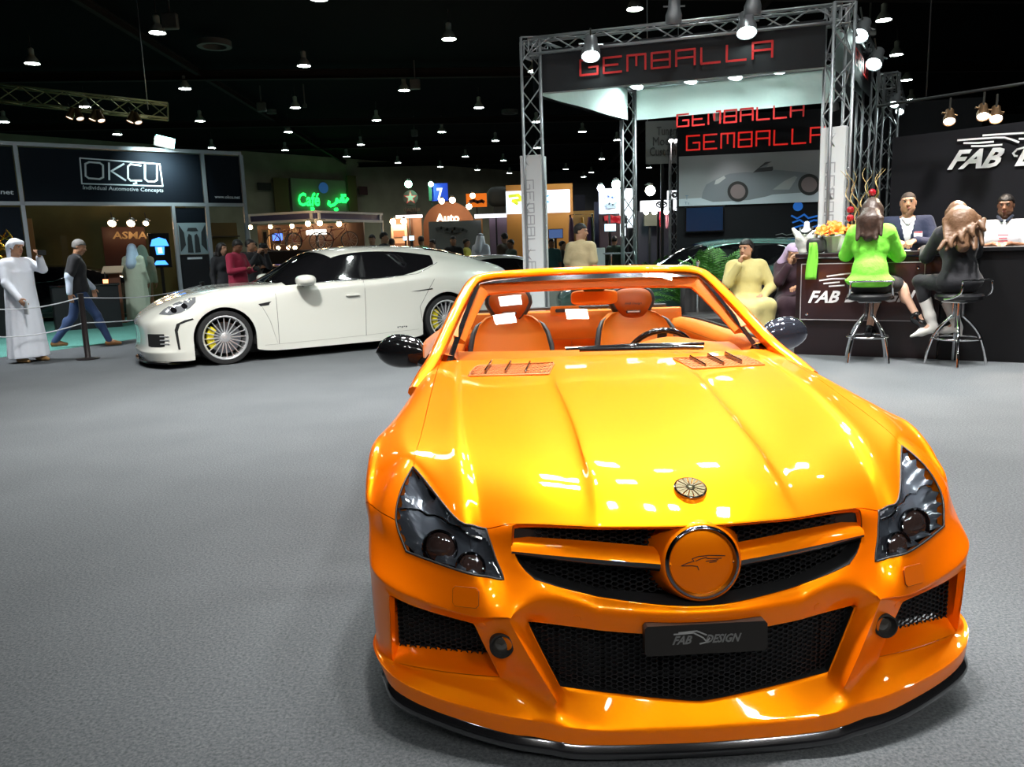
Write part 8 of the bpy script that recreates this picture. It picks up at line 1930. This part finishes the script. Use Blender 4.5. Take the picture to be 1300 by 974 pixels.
# clothes rail
p0=aty(*Zr(300,362),21.5);p1_=aty(*Zr(490,362),21.5); r=empty('clothes_rail',((p0.x+p1_.x)/2,21.5,0),0,'clothes rail with coloured garments behind the man in beige','clothes rail'); hw=(p1_.x-p0.x)/2
mb=MB(); mb.tube([(-hw,0,0),(-hw,0,p0.z),(hw,0,p0.z),(hw,0,0)],.025,6); mb.tube([(-hw,-.3,.02),(-hw,.3,.02)],.02,6); mb.tube([(hw,-.3,.02),(hw,.3,.02)],.02,6); mb.build('rail_frame',M['chrome'],r,ang=None)
for i,(x,cc) in enumerate(((-.62,(.12,.10,.14)),(-.35,(.35,.18,.30)),(0.02,(.95,.40,.02)),(.22,(.20,.12,.30)),(.48,(.06,.10,.06)),(.70,(.3,.25,.3)),(.85,(.10,.12,.06)))):
    if abs(x)>hw: x=hw*.92*(1 if x>0 else -1)
    G=[[(x+.07*cos(a)*(.6+.5*min(1,t*3)),.18*sin(a)*(.5+.6*min(1,t*3)),p0.z-.08-t*1.05+.01*sin(a*5)) for a in np.linspace(0,2*pi,13)[:-1]] for t in np.linspace(0,1,6)]
    mb=MB(); mb.grid(G,closev=True); tag(mb.build('hanging_garment',cloth('garment_cloth',cc),ang=60,loc=((p0.x+p1_.x)/2,21.5,0)),['dark garment at the left end of the clothes rail','mauve garment on the clothes rail','bright orange garment on the clothes rail','violet garment right of the orange one','dark green garment on the clothes rail','pale mauve garment on the clothes rail','olive garment at the right end of the clothes rail'][i],'garment')
vboard(25,Zr(300,330),Zr(510,640),mat('niche_ochre',(.34,.20,.04),.6),'booth_wall','ochre booth wall behind the clothes rail','partition',z0=0)
vboard(26,Zr(510,250),Zr(560,640),mat('pillar_navy',(.02,.03,.12),.5),'booth_pillar','narrow dark blue booth pillar','pillar',z0=0)
# hanging lilac banner, vertical light panels, booth with red print
r,w,h,c,zb=vboard(23,Zr(548,135),Zr(735,350),mat('banner_lilac',(.36,.34,.44),.7),'hanging_banner','pale lilac banner with two lines of coloured script','banner',th=.04); vl([[Zr(*p) for p in L] for L in([(600,215),(630,200),(665,212),(700,195)],)],22.95,.06,mat('script_violet',(.12,.10,.35),.5),'banner_script',r,c,zb); vl([[Zr(*p) for p in L] for L in([(605,280),(640,262),(670,275),(700,255)],[(620,300),(690,290)])],22.95,.06,mat('script_grey',(.12,.11,.14),.5),'banner_script',r,c,zb)
for (a,b,s,cc,lab) in((700,98,1.5,(.55,1,.85),'blazing cool lamp above the lilac banner'),(565,128,.9,(.75,.8,1),'smaller cool lamp at the banner corner'),(996,150,1.8,(1,.97,.80),'blazing white lamp between the truss post and the white sign')): glow(aty(*Zr(a,b),22.6),.055+.045*s,cc,40,lab,energy=26*s)
vboard(21.5,Zr(738,135),Zr(850,362),emit('panel_white',(.85,.95,1),1.6),'light_box','upright white light panel behind the rear truss post','light box',th=.2)
vboard(21.6,Zr(806,300),Zr(850,470),emit('panel_white2',(.85,.95,1),1.5),'light_box','lower right light panel behind the rear truss post','light box',th=.2)
vboard(21.6,Zr(742,438),Zr(782,545),emit('panel_white3',(.85,.95,1),1.3),'light_box','small low light panel behind the rear truss post','light box',th=.2)
r,w,h,c,zb=vboard(24,Zr(555,350),Zr(800,640),mat('booth_dark',(.03,.012,.02),.5),'booth_wall','dark booth wall with a red print','partition',z0=0); vl([[Zr(*p) for p in L] for L in([(610,390),(650,380),(690,395),(740,385)],[(640,415),(700,405),(745,420)])],23.9,.14,mat('print_red2',(.35,.02,.03),.5,em=(.4,.02,.03),es=.4),'wall_print',r,c,zb)
lcd(22,Zr(595,438),Zr(700,505),emit('lcd_white',(.6,.85,1),1.8),'bright pale screen in the dark booth')
# white sign with oval emblem, small box sign
r,w,h,c,zb=vboard(22,Zr(918,240),Zr(1238,322),emit('sign_white',(.92,.95,1),1.5),'sign_box','long white sign box with a dark oval emblem','sign',th=.2)
ov=lambda a,b,rx,rz:[(a+rx*cos(t),b+rz*sin(t)) for t in np.linspace(0,2*pi,21)]
vl([[Zr(*p) for p in L] for L in(ov(1095,272,46,27),ov(1095,262,34,11),ov(1095,274,13,26))],21.95,.028,mat('emblem_grey',(.08,.08,.10),.4),'oval_emblem',r,c,zb)
r,w,h,c,zb=vboard(20.5,Zr(1152,150),Zr(1240,222),emit('sign_white2',(.9,.95,1),1.3),'sign_box','small white square sign with a dark round emblem','sign',th=.15); vl([[Zr(*p) for p in ov(1208,188,18,18)]],20.45,.045,mat('emblem_dark',(.02,.02,.03),.4),'round_emblem',r,c,zb)
vboard(24.5,Zr(890,330),Zr(1200,640),mat('booth_night',(.035,.03,.05),.6),'booth_wall','dark booth wall under the long white sign','partition',z0=0)
r,w,h,c,zb=vboard(23.8,Zr(945,345),Zr(1055,455),mat('panel_taupe',(.10,.09,.07),.6),'wall_plate','taupe panel under the long white sign','panel')
for i,(a,b,lab) in enumerate(((Zr(1060,320),Zr(1100,470),'wide red hanging cloth under the long white sign'),(Zr(1130,340),Zr(1150,480),'narrow pinkish hanging cloth under the long white sign'))):
    pa=aty(*a,22.8);pb=aty(*b,22.8);w_=pb.x-pa.x; G=[[(w_*(u-.5)*(1-.4*abs(t-.5)),.04*sin(u*9+t*3),(pb.z-pa.z)*t) for u in np.linspace(0,1,8)] for t in np.linspace(0,1,8)]; mb=MB(); mb.grid(G); o=mb.build('hanging_cloth',cloth('red_cloth',((.45,.01,.04),(.45,.15,.20))[i]),loc=((pa.x+pb.x)/2,22.8,pa.z)); o.modifiers.new('s','SOLIDIFY').thickness=.02; tag(o,lab,'cloth')
for (a,b) in((960,338),(1030,336),(1135,335)): glow(aty(*Zr(a,b),22.3),.07,(1,.95,.85),20,'tiny lamp in the row under the long white sign',0,'tiny lamps under the long white sign')
# plinth and round table thing
r,w,h,c,zb=vboard(16.5,Zr(500,650),Zr(605,800),mat('plinth_white',(.55,.60,.60),.5),'white_plinth','white plinth right of the man in beige','plinth',z0=0,th=.5,bev=.01)
r=empty('glass_table',tuple(aty(*Zr(660,690),17).xy)+(0,),0,'small round glass table beside the white plinth','table'); tz=aty(*Zr(660,690),17).z; mb=MB(); mb.lathe([(.0001,tz-.03),(.55,tz-.03),(.56,tz),(.0001,tz)],28); mb.build('table_top',mat('glass_grey',(.35,.38,.40),.1),r); mb=MB(); mb.lathe([(.0001,0),(.25,0),(.25,.02),(.03,.04),(.03,tz-.03),(.0001,tz-.03)],16); mb.build('table_leg',M['chrome'],r)
# grey banner hanging behind the rear truss post
r,w,h,c,zb=vboard(16.2,(820,154),(863,207),mat('banner_grey',(.33,.34,.33),.8),'hanging_banner','grey hanging banner with three short dark lines of words','banner',th=.04)
ltr=mat('letters_grey',(.12,.12,.12),.6)
for s,a,b in(('Tuner',(834,161),(858,171)),('Modifi',(829,174),(858,184)),('Custom',(825,187),(858,197))): vtext(s,16.17,a,b,ltr,r,c,zb)
mb=MB()
for x in(-w*.45,w*.45): mb.tube([(x,.02,h),(x,.02,CEIL-zb)],.008,4)
mb.build('hanging_cable',alu,r,ang=None)
t_=aty(856,176,16.0); r=empty('truss_post',(t_.x,16.0,0),0,'slim aluminium truss post at the left end of the poster wall','truss'); truss_mesh((0,0,0),(0,0,t_.z),.16,.25,rod=.014,br=.007,up=(0,1,0)).build('post_frame',alu,r,ang=None)
for i,px in enumerate((852,859)): p=aty(px,179,15.9); par(p,p+Vector((0,-.4,-.5)),['left of two tiny lamps on top of the slim truss post','right of two tiny lamps on top of the slim truss post'][i],None,em=14,col=(1,.9,.85),r=.05,L_=.12)
# ---------------------------------------------------------------- green-grey car behind the plants and the palms
p=aty(880,325,13.2)
gp_=mat('green_grey_paint',(.09,.19,.17),.25,.3,1)
ghostcar((1.75,13.75,0),R(-92),'grey-green car parked behind the palms and the seated man',gp_,.96)
def palm(loc,h,n,spread,lab,seed):
    r=empty('potted_palm',tuple(loc),0,lab,'plant'); rg=random.Random(seed); mb=MB(); mb.lathe([(.0001,0),(.15,0),(.20,.36),(.21,.38),(.19,.38),(.0001,.34)],24); mb.build('pot',mat('pot_black',(.015,.015,.016),.4),r)
    for k in range(n):
        a=2*pi*k/n+rg.uniform(-.3,.3); tl=rg.uniform(.25,1.0); hh=h*rg.uniform(.75,1.05)*(1.05-.35*tl); sp_=spread*tl; pts=[]
        for t in np.linspace(0,1,12): pts.append(Vector((cos(a)*sp_*t**1.5,sin(a)*sp_*t**1.5,.34+(hh-.34)*(t*1.25-.35*t*t*(1+tl)))))
        mb=MB(); mb.tube(pts,[.008*(1-.8*t) for t in np.linspace(0,1,12)],5)
        for i in range(3,12):
            d=(pts[i]-pts[i-1]).normalized(); sd=d.cross(Vector((0,0,1))).normalized()
            for sg in(-1,1):
                for q_ in(0,.5):
                    b=pts[i]-(pts[i]-pts[i-1])*q_; L_=.24*sin(pi*min(1,(i-q_)/12*.9+.12)); tip=b+(d*.55+sd*sg*.8-Vector((0,0,.28))).normalized()*L_; mid=(b+tip)/2+Vector((0,0,.015)); wv=d*.013
                    mb.add([b-wv*.4,mid-wv,tip,mid+wv,b+wv*.4],[(0,1,2,3,4)],1)
        mb.build('frond',[gf,mat('frond_green',(.06,.22,.03),.5)],r,ang=None,fix=False)
    return r
palm(aty(905,345,12.15).xy.to_3d(),2.05,22,.85,'leafy potted palm in front of the grey-green car',5); palm(aty(872,345,12.35).xy.to_3d(),1.45,14,.6,'smaller palm left of the leafy potted palm',6)
palm(aty(797,345,12.4).xy.to_3d(),1.5,18,.85,'potted palm at the foot of the rear truss post',8); palm(aty(838,345,17).xy.to_3d(),1.6,14,.7,'plant with yellowish leaves in front of the dark booth',9)
# chrome rope posts by the green car
q0=aty(886,345,11.6); 
for i,px in enumerate((886,800)):
    q=aty(px,345,11.6 if i==0 else 12.4); zt2=aty(px,330 if i==0 else 334,q.y).z; r=empty('rope_post',(q.x,q.y,0),0,['chrome rope post in front of the leafy palm','chrome rope post left of the grey-green car'][i],'barrier post'); mb=MB(); mb.lathe([(.0001,0),(.16,0),(.16,.015),(.04,.04),(.022,.06),(.022,zt2-.08),(.035,zt2-.06),(.035,zt2-.02),(.0001,zt2)],18); mb.build('post',M['chrome'],r)
mb=MB(); q1=aty(800,345,12.4); mb.tube([(q0.x+(q1.x-q0.x)*t,q0.y+(q1.y-q0.y)*t,1.02-.06*sin(pi*t)) for t in np.linspace(0,1,10)],.008,5); tag(mb.build('barrier_rope',mat('rope_pale2',(.5,.5,.52),.5)),'thin pale rope between the two chrome posts','rope')
# ================================================================ camera and view
cam=bpy.data.cameras.new('camera'); co=bpy.data.objects.new('camera',cam); COL.objects.link(co); SC.camera=co
cam.sensor_fit='HORIZONTAL'; cam.sensor_width=36; cam.lens=36*FOC/1300; cam.clip_start=.02; cam.clip_end=300
co.matrix_world=Matrix(((CR[0],CU[0],-CF[0],0),(CR[1],CU[1],-CF[1],0),(CR[2],CU[2],-CF[2],CAMZ),(0,0,0,1)))
SC.view_settings.view_transform='Standard'; SC.view_settings.look='None'; SC.view_settings.gamma=1; SC.view_settings.use_curve_mapping=False
SC.view_settings.exposure=.5
SC.cycles.use_denoising=True
